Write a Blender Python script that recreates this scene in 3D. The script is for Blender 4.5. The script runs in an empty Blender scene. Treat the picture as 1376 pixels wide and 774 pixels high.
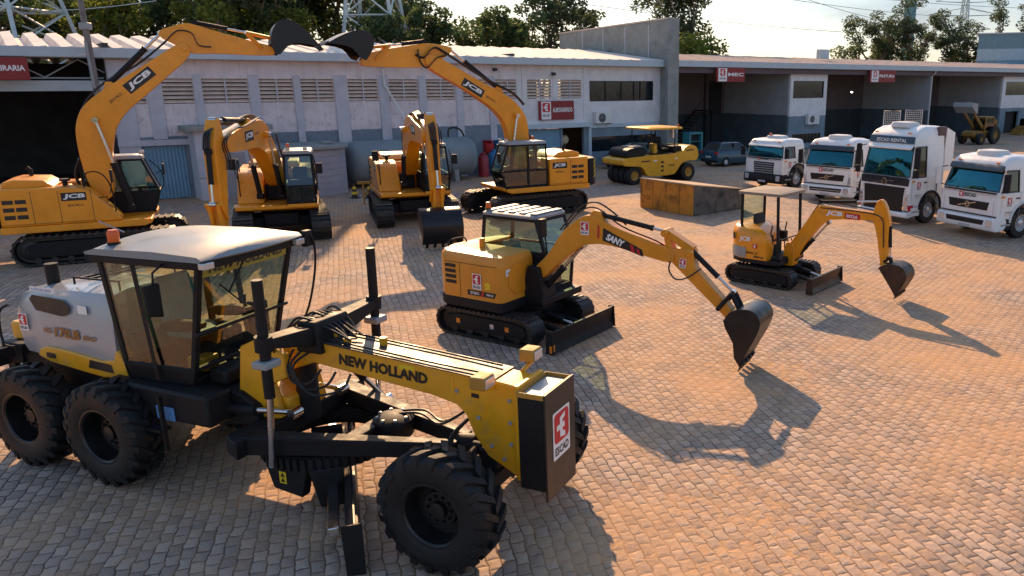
import bpy, bmesh, math, random
from mathutils import Vector, Matrix
R = math.radians
random.seed(7)
SC = bpy.context.scene
COL = SC.collection

# ------------------------------------------------------------------ camera geometry (photo pixels, 1376 wide)
F = 1050.0; CX = 850.0; CY = 387.0; CAMH = 5.2; PIT = math.atan(275 / 1050.0)
SP, CP = math.sin(PIT), math.cos(PIT)
def ray(u, v):
    x = (u - CX) / F; y = (v - CY) / F
    return (x, CP - y * SP, -(SP + y * CP))
def ground(u, v, z=0.0):
    r = ray(u, v); t = (z - CAMH) / r[2]
    return Vector((r[0] * t, r[1] * t, z))
def at_depth(u, v, Y):
    r = ray(u, v); t = Y / r[1]
    return Vector((r[0] * t, Y, CAMH + r[2] * t))

# ------------------------------------------------------------------ materials
def P(name, col, rough=.5, metal=0., var=.12, sc=3., dirt=None, damt=.0, dsc=1.2, bump=0., bsc=40., coat=0., spec=.5, rvar=.12, tint=None):
    m = bpy.data.materials.new(name); m.use_nodes = True
    nt = m.node_tree; N = nt.nodes; L = nt.links
    b = N['Principled BSDF']
    tc = N.new('ShaderNodeTexCoord'); oi = N.new('ShaderNodeObjectInfo')
    va = N.new('ShaderNodeVectorMath'); va.operation = 'MULTIPLY_ADD'
    L.new(oi.outputs['Random'], va.inputs[0]); va.inputs[1].default_value = (17, 9, 5)
    L.new(tc.outputs['Object'], va.inputs[2])
    n1 = N.new('ShaderNodeTexNoise'); n1.inputs['Scale'].default_value = sc; n1.inputs['Detail'].default_value = 5
    n1.inputs['Roughness'].default_value = .65
    L.new(va.outputs[0], n1.inputs['Vector'])
    mx = N.new('ShaderNodeMix'); mx.data_type = 'RGBA'
    c2 = tint or [min(1, c * (1 + var)) for c in col]
    mx.inputs[6].default_value = [max(0, c * (1 - var)) for c in col] + [1]
    mx.inputs[7].default_value = list(c2) + [1]
    rp = N.new('ShaderNodeMapRange'); rp.inputs[1].default_value = .3; rp.inputs[2].default_value = .7
    L.new(n1.outputs['Fac'], rp.inputs[0]); L.new(rp.outputs[0], mx.inputs[0])
    out = mx.outputs[2]
    rr = N.new('ShaderNodeMapRange'); rr.inputs[1].default_value = .3; rr.inputs[2].default_value = .7
    rr.inputs[3].default_value = max(.02, rough - rvar); rr.inputs[4].default_value = min(1, rough + rvar)
    L.new(n1.outputs['Fac'], rr.inputs[0]); rout = rr.outputs[0]
    if dirt:
        n2 = N.new('ShaderNodeTexNoise'); n2.inputs['Scale'].default_value = dsc; n2.inputs['Detail'].default_value = 8
        n2.inputs['Roughness'].default_value = .72; n2.inputs['Distortion'].default_value = .6
        L.new(va.outputs[0], n2.inputs['Vector'])
        r2 = N.new('ShaderNodeMapRange'); r2.inputs[1].default_value = .62 - .3 * damt; r2.inputs[2].default_value = .80 - .25 * damt
        r2.inputs[4].default_value = min(1, .35 + damt)
        L.new(n2.outputs['Fac'], r2.inputs[0])
        m2 = N.new('ShaderNodeMix'); m2.data_type = 'RGBA'; m2.inputs[7].default_value = list(dirt) + [1]
        L.new(r2.outputs[0], m2.inputs[0]); L.new(out, m2.inputs[6]); out = m2.outputs[2]
        m3 = N.new('ShaderNodeMix'); m3.inputs[3].default_value = .9
        L.new(r2.outputs[0], m3.inputs[0]); L.new(rout, m3.inputs[2]); rout = m3.outputs[0]
    L.new(out, b.inputs['Base Color']); L.new(rout, b.inputs['Roughness'])
    b.inputs['Metallic'].default_value = metal
    b.inputs['Specular IOR Level'].default_value = spec
    b.inputs['Coat Weight'].default_value = coat; b.inputs['Coat Roughness'].default_value = .08
    if bump:
        n3 = N.new('ShaderNodeTexNoise'); n3.inputs['Scale'].default_value = bsc; n3.inputs['Detail'].default_value = 4
        L.new(va.outputs[0], n3.inputs['Vector'])
        bp = N.new('ShaderNodeBump'); bp.inputs['Strength'].default_value = bump; bp.inputs['Distance'].default_value = .02
        L.new(n3.outputs['Fac'], bp.inputs['Height']); L.new(bp.outputs[0], b.inputs['Normal'])
    return m

def glass(name, tint, refl=.12, rough=.03, gcol=(.9, .95, 1)):
    m = bpy.data.materials.new(name); m.use_nodes = True
    nt = m.node_tree; N = nt.nodes; L = nt.links; N.clear()
    o = N.new('ShaderNodeOutputMaterial'); t = N.new('ShaderNodeBsdfTransparent'); g = N.new('ShaderNodeBsdfGlossy')
    t.inputs[0].default_value = (*tint, 1); g.inputs['Roughness'].default_value = rough
    g.inputs[0].default_value = (*gcol, 1)
    fr = N.new('ShaderNodeFresnel'); fr.inputs[0].default_value = 1.5
    mr = N.new('ShaderNodeMapRange'); mr.inputs[3].default_value = refl; mr.inputs[4].default_value = 1
    L.new(fr.outputs[0], mr.inputs[0])
    ge = N.new('ShaderNodeNewGeometry'); ib = N.new('ShaderNodeMath'); ib.operation = 'SUBTRACT'; ib.inputs[0].default_value = 1; L.new(ge.outputs['Backfacing'], ib.inputs[1])
    mf = N.new('ShaderNodeMath'); mf.operation = 'MULTIPLY'; L.new(mr.outputs[0], mf.inputs[0]); L.new(ib.outputs[0], mf.inputs[1])
    mx = N.new('ShaderNodeMixShader'); L.new(mf.outputs[0], mx.inputs[0]); L.new(t.outputs[0], mx.inputs[1]); L.new(g.outputs[0], mx.inputs[2])
    L.new(mx.outputs[0], o.inputs[0]); return m

def emit(name, col, s):
    m = bpy.data.materials.new(name); m.use_nodes = True
    b = m.node_tree.nodes['Principled BSDF']; b.inputs['Base Color'].default_value = (*col, 1)
    b.inputs['Emission Color'].default_value = (*col, 1); b.inputs['Emission Strength'].default_value = s
    return m

DUST = (.36, .25, .17)
M = {}
M['yel'] = P('digger_yellow', (.84, .305, .006), .38, var=.12, sc=1.5, dirt=(.34, .17, .06), damt=.17, dsc=2.2, coat=.25)
M['yeld'] = P('digger_yellow_dusty', (.70, .27, .014), .42, var=.12, sc=1.5, dirt=(.34, .19, .08), damt=.22, dsc=2.5, coat=.15)
M['nhyel'] = P('grader_yellow', (.76, .355, .011), .38, var=.12, sc=2, dirt=(.32, .20, .08), damt=.20, dsc=3.5, coat=.25)
M['rolyel'] = P('roller_yellow', (.72, .36, .018), .42, var=.1, sc=2, dirt=(.3, .18, .06), damt=.12, dsc=2)
M['oldyel'] = P('faded_yellow', (.42, .22, .03), .6, var=.2, sc=2, dirt=(.12, .08, .04), damt=.25, dsc=2)
M['blk'] = P('machine_black', (.010, .010, .012), .58, var=.3, sc=4, dirt=(.045, .036, .03), damt=.04, dsc=3, spec=.28)
M['track'] = P('track_steel', (.032, .029, .028), .5, metal=.35, var=.4, sc=6, dirt=(.17, .125, .09), damt=.22, dsc=4, bump=.3)
M['rub'] = P('tyre_rubber', (.010, .010, .011), .6, var=.3, sc=5, dirt=(.05, .04, .033), damt=.06, dsc=3.5, bump=.15, spec=.4)
M['steel'] = P('chrome_rod', (.62, .62, .62), .2, metal=1., var=.05)
M['buck'] = P('bucket_black', (.012, .012, .015), .38, metal=.2, var=.3, sc=3, dirt=(.06, .045, .035), damt=.08, dsc=3)
M['rust'] = P('bucket_rusty', (.05, .03, .02), .45, metal=.35, var=.4, sc=4, dirt=(.14, .06, .025), damt=.35, dsc=3)
M['gry'] = P('cab_grey', (.30, .31, .32), .4, var=.1, sc=3, dirt=(.2, .16, .12), damt=.1)
M['silver'] = P('hood_silver', (.37, .385, .41), .32, metal=.15, var=.07, sc=2, dirt=DUST, damt=.04, coat=.4)
M['roofm'] = P('cab_roof', (.22, .245, .262), .42, metal=.0, var=.10, sc=1.2, dirt=(.33, .27, .21), damt=.03, dsc=.8)
M['wht'] = P('white_paint', (.80, .80, .79), .35, var=.04, sc=2, dirt=(.42, .36, .3), damt=.03, dsc=2.2, coat=.35)
M['whtd'] = P('white_plastic', (.66, .66, .65), .5, var=.06, sc=3, dirt=(.4, .34, .28), damt=.08)
M['lets'] = P('decal_white', (.82, .82, .82), .45, var=.03)
M['letk'] = P('decal_black', (.012, .012, .014), .42, var=.1)
M['letr'] = P('decal_red', (.55, .012, .025), .42, var=.05)
M['letb'] = P('decal_bronze', (.30, .12, .02), .45, var=.1)
M['lety'] = P('decal_yellow', (.8, .55, .02), .45, var=.05)
M['letblue'] = P('decal_blue', (.10, .25, .5), .45, var=.05)
M['dblue'] = P('truck_dark_panel', (.014, .022, .034), .25, var=.2, coat=.5)
M['navy'] = P('roof_sign_blue', (.012, .06, .11), .3, var=.1, coat=.3)
M['seat'] = P('seat_fabric', (.03, .03, .033), .85, var=.3, sc=8)
M['orange'] = P('beacon_orange', (.75, .12, .01), .3, var=.1)
M['amber'] = P('amber_lens', (.8, .25, .02), .2, var=.05)
M['lens'] = P('lamp_lens', (.55, .57, .6), .12, metal=.4, var=.1, coat=.6)
M['hose'] = P('rubber_hose', (.014, .014, .014), .5, var=.2)
M['plate'] = P('number_plate', (.45, .46, .47), .45, var=.05)
M['gl_green'] = glass('cab_glass', (.78, .88, .82), .07)
M['gl_dark'] = glass('tinted_glass', (.13, .17, .17), .07)
M['gl_blue'] = glass('windscreen_glass', (.22, .62, .68), .10, .04, (.20, .66, .78))
M['gl_brown'] = glass('bronze_side_glass', (.84, .87, .78), .06)
M['rimk'] = P('rim_black', (.010, .010, .011), .4, var=.2)
M['teal'] = P('seat_blue', (.02, .20, .26), .55, var=.2, sc=5)
M['redc'] = P('red_paint', (.42, .015, .02), .45, var=.15, sc=4)
M['bluec'] = P('blue_paint', (.03, .18, .38), .45, var=.15, sc=4)
M['greenc'] = P('green_paint', (.02, .28, .12), .5, var=.15, sc=4)
M['carb'] = P('car_blue_paint', (.012, .055, .095), .25, var=.08, coat=.7)

# ------------------------------------------------------------------ mesh builder
class MB:
    def __init__(s): s.v = []; s.f = []; s.m = []; s.mi = 0
    def add(s, vs, fs, T=None):
        o = len(s.v)
        s.v += [tuple(T @ Vector(p)) if T else tuple(p) for p in vs]
        s.f += [tuple(o + i for i in f) for f in fs]; s.m += [s.mi] * len(fs); return s
    def hexa(s, p):
        return s.add(p, [(0, 3, 2, 1), (4, 5, 6, 7), (0, 1, 5, 4), (1, 2, 6, 5), (2, 3, 7, 6), (3, 0, 4, 7)])
    def bx(s, x0, x1, y0, y1, z0, z1, T=None):
        p = [(x0, y0, z0), (x1, y0, z0), (x1, y1, z0), (x0, y1, z0), (x0, y0, z1), (x1, y0, z1), (x1, y1, z1), (x0, y1, z1)]
        return s.add(p, [(0, 3, 2, 1), (4, 5, 6, 7), (0, 1, 5, 4), (1, 2, 6, 5), (2, 3, 7, 6), (3, 0, 4, 7)], T)
    def prism(s, poly, a0, a1, ax='y', T=None):
        mk = {'y': lambda p, a: (p[0], a, p[1]), 'x': lambda p, a: (a, p[0], p[1]), 'z': lambda p, a: (p[0], p[1], a)}[ax]
        n = len(poly)
        vs = [mk(p, a0) for p in poly] + [mk(p, a1) for p in poly]
        area = sum(poly[i][0] * poly[(i + 1) % n][1] - poly[(i + 1) % n][0] * poly[i][1] for i in range(n))
        fl = (area > 0) ^ (ax == 'y')
        A = tuple(range(n)); B = tuple(range(n, 2 * n))
        fs = [A[::-1] if fl else A, B if fl else B[::-1]]
        for i in range(n):
            j = (i + 1) % n
            fs.append((i, j, n + j, n + i) if fl else (j, i, n + i, n + j))
        return s.add(vs, fs, T)
    def tube(s, path, r, n=8, caps=True):
        path = [Vector(p) for p in path]; k = len(path); rs = r if isinstance(r, (list, tuple)) else [r] * k
        vs = []; up = None
        for i, p in enumerate(path):
            d = (path[min(i + 1, k - 1)] - path[max(i - 1, 0)])
            d = d.normalized() if d.length > 1e-9 else Vector((0, 0, 1))
            if up is None: up = Vector((0, 0, 1)) if abs(d.z) < .9 else Vector((1, 0, 0))
            a = d.cross(up).normalized(); up = a.cross(d).normalized()
            for j in range(n):
                t = 2 * math.pi * j / n
                vs.append(p + rs[i] * (math.cos(t) * a + math.sin(t) * up))
        fs = []
        for i in range(k - 1):
            for j in range(n):
                q = (j + 1) % n
                fs.append((i * n + j, i * n + q, (i + 1) * n + q, (i + 1) * n + j))
        if caps: fs += [tuple(range(n))[::-1], tuple(range((k - 1) * n, k * n))]
        return s.add(vs, fs)
    def cyl(s, p0, p1, r0, r1=None, n=12): return s.tube([p0, p1], [r0, r0 if r1 is None else r1], n)
    def lathe(s, prof, c=(0, 0, 0), ax='y', n=24, closed=False, caps=False):
        vs = []; k = len(prof)
        for (r, h) in prof:
            for j in range(n):
                t = 2 * math.pi * j / n; a, b = r * math.cos(t), r * math.sin(t)
                q = {'y': (a, h, b), 'x': (h, b, a), 'z': (b, a, h)}[ax]
                vs.append((q[0] + c[0], q[1] + c[1], q[2] + c[2]))
        fs = []
        for i in range(k if closed else k - 1):
            i2 = (i + 1) % k
            for j in range(n):
                q = (j + 1) % n; fs.append((i * n + j, i2 * n + j, i2 * n + q, i * n + q))
        if caps and not closed:
            if prof[0][0] > 1e-4: fs.append(tuple(range(n)))
            if prof[-1][0] > 1e-4: fs.append(tuple(range((k - 1) * n, k * n))[::-1])
        return s.add(vs, fs)
    def loft(s, rings, caps=True):
        n = len(rings[0]); vs = [p for r in rings for p in r]; fs = []
        for i in range(len(rings) - 1):
            for j in range(n):
                q = (j + 1) % n; fs.append((i * n + j, i * n + q, (i + 1) * n + q, (i + 1) * n + j))
        if caps: fs += [tuple(range(n))[::-1], tuple(range((len(rings) - 1) * n, len(rings) * n))]
        return s.add(vs, fs)
    def slab(s, q, th):
        """a thin plate on four points (seen anticlockwise from outside), thickness inwards"""
        q = [Vector(p) for p in q]; n = (q[1] - q[0]).cross(q[3] - q[0]).normalized()
        return s.hexa([p - n * th for p in q] + list(q))
    def ring(s, q, b, th):
        """a frame round a quad: b = border widths (left, right, bottom, top) in metres"""
        q = [Vector(p) for p in q]; i = inner(q, b); n = (q[1] - q[0]).cross(q[3] - q[0]).normalized()
        for a in range(4):
            c = (a + 1) % 4
            s.hexa([p - n * th for p in (q[a], q[c], i[c], i[a])] + [q[a], q[c], i[c], i[a]])
        return s
    def build(s, name, mat, parent=None, bevel=0., smooth=40, seg=2):
        me = bpy.data.meshes.new(name)
        me.from_pydata([tuple(p) for p in s.v], [], s.f)
        mats = mat if isinstance(mat, (list, tuple)) else [mat]
        for m in mats: me.materials.append(M[m] if isinstance(m, str) else m)
        if len(mats) > 1: me.polygons.foreach_set('material_index', s.m)
        bm = bmesh.new(); bm.from_mesh(me); bmesh.ops.recalc_face_normals(bm, faces=bm.faces); bm.to_mesh(me); bm.free()
        if smooth:
            me.polygons.foreach_set('use_smooth', [True] * len(me.polygons)); me.set_sharp_from_angle(angle=R(smooth))
        me.update()
        o = bpy.data.objects.new(name, me); COL.objects.link(o)
        if parent: o.parent = parent
        if bevel:
            b = o.modifiers.new('edge', 'BEVEL'); b.width = bevel; b.segments = seg; b.limit_method = 'ANGLE'; b.angle_limit = R(40)
            w = o.modifiers.new('normals', 'WEIGHTED_NORMAL'); w.keep_sharp = True
        return o

def inner(q, b):
    q = [Vector(p) for p in q]
    wl = (q[1] - q[0]).length; wt = (q[2] - q[3]).length; hl = (q[3] - q[0]).length; hr = (q[2] - q[1]).length
    def bl(u, v): return (q[0] * (1 - u) + q[1] * u) * (1 - v) + (q[3] * (1 - u) + q[2] * u) * v
    l, r, d, t = b
    return [bl(l / wl, d / hl), bl(1 - r / wl, d / hr), bl(1 - r / wt, 1 - t / hr), bl(l / wt, 1 - t / hl)]

def bowed(q, bow, n=8, th=.008):
    """a pane on four points that bulges outwards"""
    q = [Vector(p) for p in q]; nn = (q[1] - q[0]).cross(q[3] - q[0]).normalized(); m = MB(); vs = []
    for d in (0, -th):
        for j in range(n + 1):
            for i in range(n + 1):
                u, v = i / n, j / n; p = (q[0] * (1 - u) + q[1] * u) * (1 - v) + (q[3] * (1 - u) + q[2] * u) * v
                vs.append(p + nn * (bow * (1 - (2 * u - 1) ** 4) * (1 - .5 * (2 * v - 1) ** 2) * min(1, 6 * min(u, 1 - u) + .0) + d))
    k = (n + 1) ** 2; fs = []
    for j in range(n):
        for i in range(n):
            a = j * (n + 1) + i; fs += [(a, a + 1, a + n + 2, a + n + 1), (k + a, k + a + n + 1, k + a + n + 2, k + a + 1)]
    return m.add(vs, fs)

def rbox(x0, x1, y0, y1, r, n=4):
    """rounded rectangle polygon"""
    out = []
    for cx, cy, a in ((x1 - r, y0 + r, -90), (x1 - r, y1 - r, 0), (x0 + r, y1 - r, 90), (x0 + r, y0 + r, 180)):
        for k in range(n + 1):
            t = R(a + 90 * k / n); out.append((cx + r * math.cos(t), cy + r * math.sin(t)))
    return out

def smooth_poly(pts, it=1, keep=()):
    """corner-cutting of a closed polygon (keep = indices left sharp)"""
    for _ in range(it):
        out = []; kp = []
        n = len(pts)
        for i in range(n):
            a, b, c = pts[i - 1], pts[i], pts[(i + 1) % n]
            if i in keep: kp.append(len(out)); out.append(b)
            else:
                out.append((b[0] * .75 + a[0] * .25, b[1] * .75 + a[1] * .25))
                out.append((b[0] * .75 + c[0] * .25, b[1] * .75 + c[1] * .25))
        pts = out; keep = tuple(kp)
    return pts

def spline(pts, n=5):
    """Catmull-Rom through open points"""
    P_ = [Vector(p) for p in pts]; out = []
    for i in range(len(P_) - 1):
        a = P_[max(i - 1, 0)]; b = P_[i]; c = P_[i + 1]; d = P_[min(i + 2, len(P_) - 1)]
        for k in range(n):
            t = k / n
            out.append(.5 * ((2 * b) + (c - a) * t + (2 * a - 5 * b + 4 * c - d) * t * t + (3 * b - a - 3 * c + d) * t ** 3))
    out.append(P_[-1]); return out

# ------------------------------------------------------------------ things
def tag(o, label=None, cat=None, group=None, kind=None):
    if label: o['label'] = label
    if cat: o['category'] = cat
    if group: o['group'] = group
    if kind: o['kind'] = kind
    return o
def thing(name, label, cat, loc=(0, 0, 0), deg=0, group=None):
    o = bpy.data.objects.new(name, None); COL.objects.link(o); o.location = loc; o.rotation_euler = (0, 0, R(deg))
    o.empty_display_size = .3
    return tag(o, label, cat, group)
def children(o): return [c for c in bpy.data.objects if c.parent == o]
def copy_tree(o, parent=None):
    c = o.copy(); COL.objects.link(c)
    if parent: c.parent = parent
    for ch in children(o): copy_tree(ch, c)
    return c

# ------------------------------------------------------------------ lettering and emblems
_tc = {}
def text_mesh(s, bold=.0, shear=0.):
    k = (s, bold, shear)
    if k in _tc: return _tc[k]
    cu = bpy.data.curves.new('lettering', 'FONT'); cu.body = s; cu.resolution_u = 2; cu.offset = bold; cu.shear = shear
    cu.size = 1
    o = bpy.data.objects.new('lettering', cu); COL.objects.link(o)
    dg = bpy.context.evaluated_depsgraph_get(); me = bpy.data.meshes.new_from_object(o.evaluated_get(dg))
    vs = [tuple(v.co) for v in me.vertices]; fs = [tuple(p.vertices) for p in me.polygons]
    bpy.data.objects.remove(o); bpy.data.curves.remove(cu); bpy.data.meshes.remove(me)
    x0 = min(v[0] for v in vs); x1 = max(v[0] for v in vs); y0 = min(v[1] for v in vs); y1 = max(v[1] for v in vs)
    vs = [((v[0] - x0) / (x1 - x0), (v[1] - y0) / (y1 - y0)) for v in vs]
    _tc[k] = (vs, fs); return _tc[k]

class Decal(MB):
    """flat marks on a plane: o = lower left corner, ux and uz = unit directions to the right and up as read"""
    def __init__(s, o, ux, uz, off=.004):
        super().__init__(); s.o = Vector(o); s.ux = Vector(ux).normalized(); s.uz = Vector(uz).normalized(); s.n = s.ux.cross(s.uz).normalized(); s.off = off; s.lay = 0
    def pt(s, x, y, lay): return s.o + s.ux * x + s.uz * y + s.n * (s.off + .003 * lay)
    def poly(s, pts, mi, lay=0, th=True):
        s.mi = mi; n = len(pts)
        s.add([s.pt(x, y, lay) for x, y in pts], [tuple(range(n))])
    def rect(s, x, y, w, h, mi, lay=0): s.poly([(x, y), (x + w, y), (x + w, y + h), (x, y + h)], mi, lay)
    def rrect(s, x, y, w, h, r, mi, lay=0): s.poly(rbox(x, x + w, y, y + h, r), mi, lay)
    def text(s, t, x, y, w, h, mi, lay=1, bold=.02, shear=0.):
        vs, fs = text_mesh(t, bold, shear); s.mi = mi
        s.add([s.pt(x + a * w, y + b * h, lay) for a, b in vs], fs)
    def emblem(s, x, y, w, red, white, lay=1):
        """red rounded square with a white E-shaped mark whose middle bar runs out to the left"""
        s.rrect(x, y, w, w, w * .16, red, lay)
        g = [(655, 405), (728, 383), (728, 418), (693, 430), (693, 450), (722, 450), (722, 487), (693, 487), (693, 508), (728, 520), (728, 556), (655, 540), (655, 487), (610, 487), (610, 450), (655, 450)]
        s.poly([(x + w * (a - 580) / 206, y + w * (572 - b) / 206) for a, b in g][::-1], white, lay + 1)
    def build(s, name, mats, parent=None):
        me = bpy.data.meshes.new(name); me.from_pydata([tuple(p) for p in s.v], [], s.f)
        for m in mats: me.materials.append(M[m])
        me.polygons.foreach_set('material_index', s.m); me.update()
        bm = bmesh.new(); bm.from_mesh(me)
        for f in bm.faces:
            if f.normal.dot(s.n) < 0: f.normal_flip()
        bm.to_mesh(me); bm.free()
        o = bpy.data.objects.new(name, me); COL.objects.link(o); o.parent = parent; return o

def escad_label(parent, o, ux, uz, w, name='logo_label'):
    d = Decal(o, ux, uz); d.rrect(0, 0, w, w * 1.38, w * .06, 1)
    d.emblem(w * .07, w * .45, w * .86, 0, 1, 1)
    d.text('ESCAD', w * .1, w * .1, w * .8, w * .24, 2, 1, .03)
    return d.build(name, ['letr', 'lets', 'letk'], parent)
def escad_strip(parent, o, ux, uz, w, name='logo_strip'):
    d = Decal(o, ux, uz); d.emblem(0, 0, w * .26, 0, 1, 0)
    d.text('ESCAD', w * .32, w * .05, w * .68, w * .16, 2, 0, .03)
    return d.build(name, ['letr', 'lets', 'letk'], parent)
# ------------------------------------------------------------------ camera, sun, sky
cam = bpy.data.cameras.new('camera'); camo = bpy.data.objects.new('camera', cam); COL.objects.link(camo)
cam.sensor_width = 36; cam.lens = 36 * F / 1376; cam.shift_x = -(CX - 688) / 1376; cam.clip_end = 3000; cam.clip_start = .1
camo.location = (0, 0, CAMH); camo.rotation_euler = (math.pi / 2 - PIT, 0, 0); SC.camera = camo
SUN_EL, SUN_AZ = 28.0, 14.0     # azimuth: degrees left of the view axis
sd = bpy.data.lights.new('sun', 'SUN'); sd.energy = 4.3; sd.angle = R(.5); sd.color = (1, .63, .33)
so = bpy.data.objects.new('sun', sd); COL.objects.link(so)
to_sun = Vector((-math.sin(R(SUN_AZ)) * math.cos(R(SUN_EL)), math.cos(R(SUN_AZ)) * math.cos(R(SUN_EL)), math.sin(R(SUN_EL))))
so.rotation_euler = to_sun.to_track_quat('Z', 'Y').to_euler(); so.location = (0, 20, 40)
w = bpy.data.worlds.new('World'); SC.world = w; w.use_nodes = True
nt = w.node_tree; bg = nt.nodes['Background']; sk = nt.nodes.new('ShaderNodeTexSky'); sk.sky_type = 'NISHITA'
sk.sun_disc = False; sk.sun_elevation = R(SUN_EL); sk.sun_rotation = R(-SUN_AZ); sk.air_density = 1.0; sk.dust_density = .9; sk.ozone_density = 1.8
tcw = nt.nodes.new('ShaderNodeTexCoord'); mpw = nt.nodes.new('ShaderNodeMapping'); mpw.inputs['Scale'].default_value = (1, 1, 3.5)
nz = nt.nodes.new('ShaderNodeTexNoise'); nz.inputs['Scale'].default_value = 2.2; nz.inputs['Detail'].default_value = 7; nz.inputs['Roughness'].default_value = .6
nt.links.new(tcw.outputs['Generated'], mpw.inputs[0]); nt.links.new(mpw.outputs[0], nz.inputs['Vector'])
mr = nt.nodes.new('ShaderNodeMapRange'); mr.inputs[1].default_value = .35; mr.inputs[2].default_value = .7; mr.inputs[3].default_value = .50; mr.inputs[4].default_value = .98; nt.links.new(nz.outputs['Fac'], mr.inputs[0])
mxw = nt.nodes.new('ShaderNodeMix'); mxw.data_type = 'RGBA'; vr = nt.nodes.new('ShaderNodeMapRange'); vr.inputs[1].default_value = -.005; vr.inputs[2].default_value = .085
vc = nt.nodes.new('ShaderNodeMix'); vc.data_type = 'RGBA'; vc.inputs[6].default_value = (3.6, 3.25, 2.6, 1); vc.inputs[7].default_value = (1.9, 2.25, 2.6, 1)
nt.links.new(vr.outputs[0], vc.inputs[0]); nt.links.new(vc.outputs[2], mxw.inputs[7])      # thin bright cloud veil, creamy low down
sxw = nt.nodes.new('ShaderNodeSeparateXYZ'); nt.links.new(tcw.outputs['Generated'], sxw.inputs[0])
nt.links.new(sxw.outputs[2], vr.inputs[0])
el = nt.nodes.new('ShaderNodeMapRange'); el.interpolation_type = 'SMOOTHSTEP'; el.inputs[1].default_value = .10; el.inputs[2].default_value = .38; el.inputs[3].default_value = 1.0; el.inputs[4].default_value = .22; nt.links.new(sxw.outputs[2], el.inputs[0])
ml = nt.nodes.new('ShaderNodeMath'); ml.operation = 'MULTIPLY'; nt.links.new(mr.outputs[0], ml.inputs[0]); nt.links.new(el.outputs[0], ml.inputs[1])
nt.links.new(ml.outputs[0], mxw.inputs[0]); nt.links.new(sk.outputs[0], mxw.inputs[6])
nt.links.new(mxw.outputs[2], bg.inputs[0]); bg.inputs[1].default_value = .128
SC.view_settings.view_transform = 'Standard'; SC.view_settings.look = 'None'; SC.view_settings.exposure = 0.76; SC.view_settings.gamma = 1
SC.cycles.max_bounces = 8; SC.cycles.transparent_max_bounces = 16; SC.cycles.use_denoising = True

# ------------------------------------------------------------------ ground and paving
def ground_mat():
    m = P('dry_grass_ground', (.10, .10, .045), .95, var=.35, sc=.15)
    return m
mb = MB(); mb.add([(-1500, -300, -.02), (1500, -300, -.02), (1500, 2500, -.02), (-1500, 2500, -.02)], [(0, 1, 2, 3)])
tag(mb.build('ground', ground_mat(), smooth=0), kind='structure')

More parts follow.
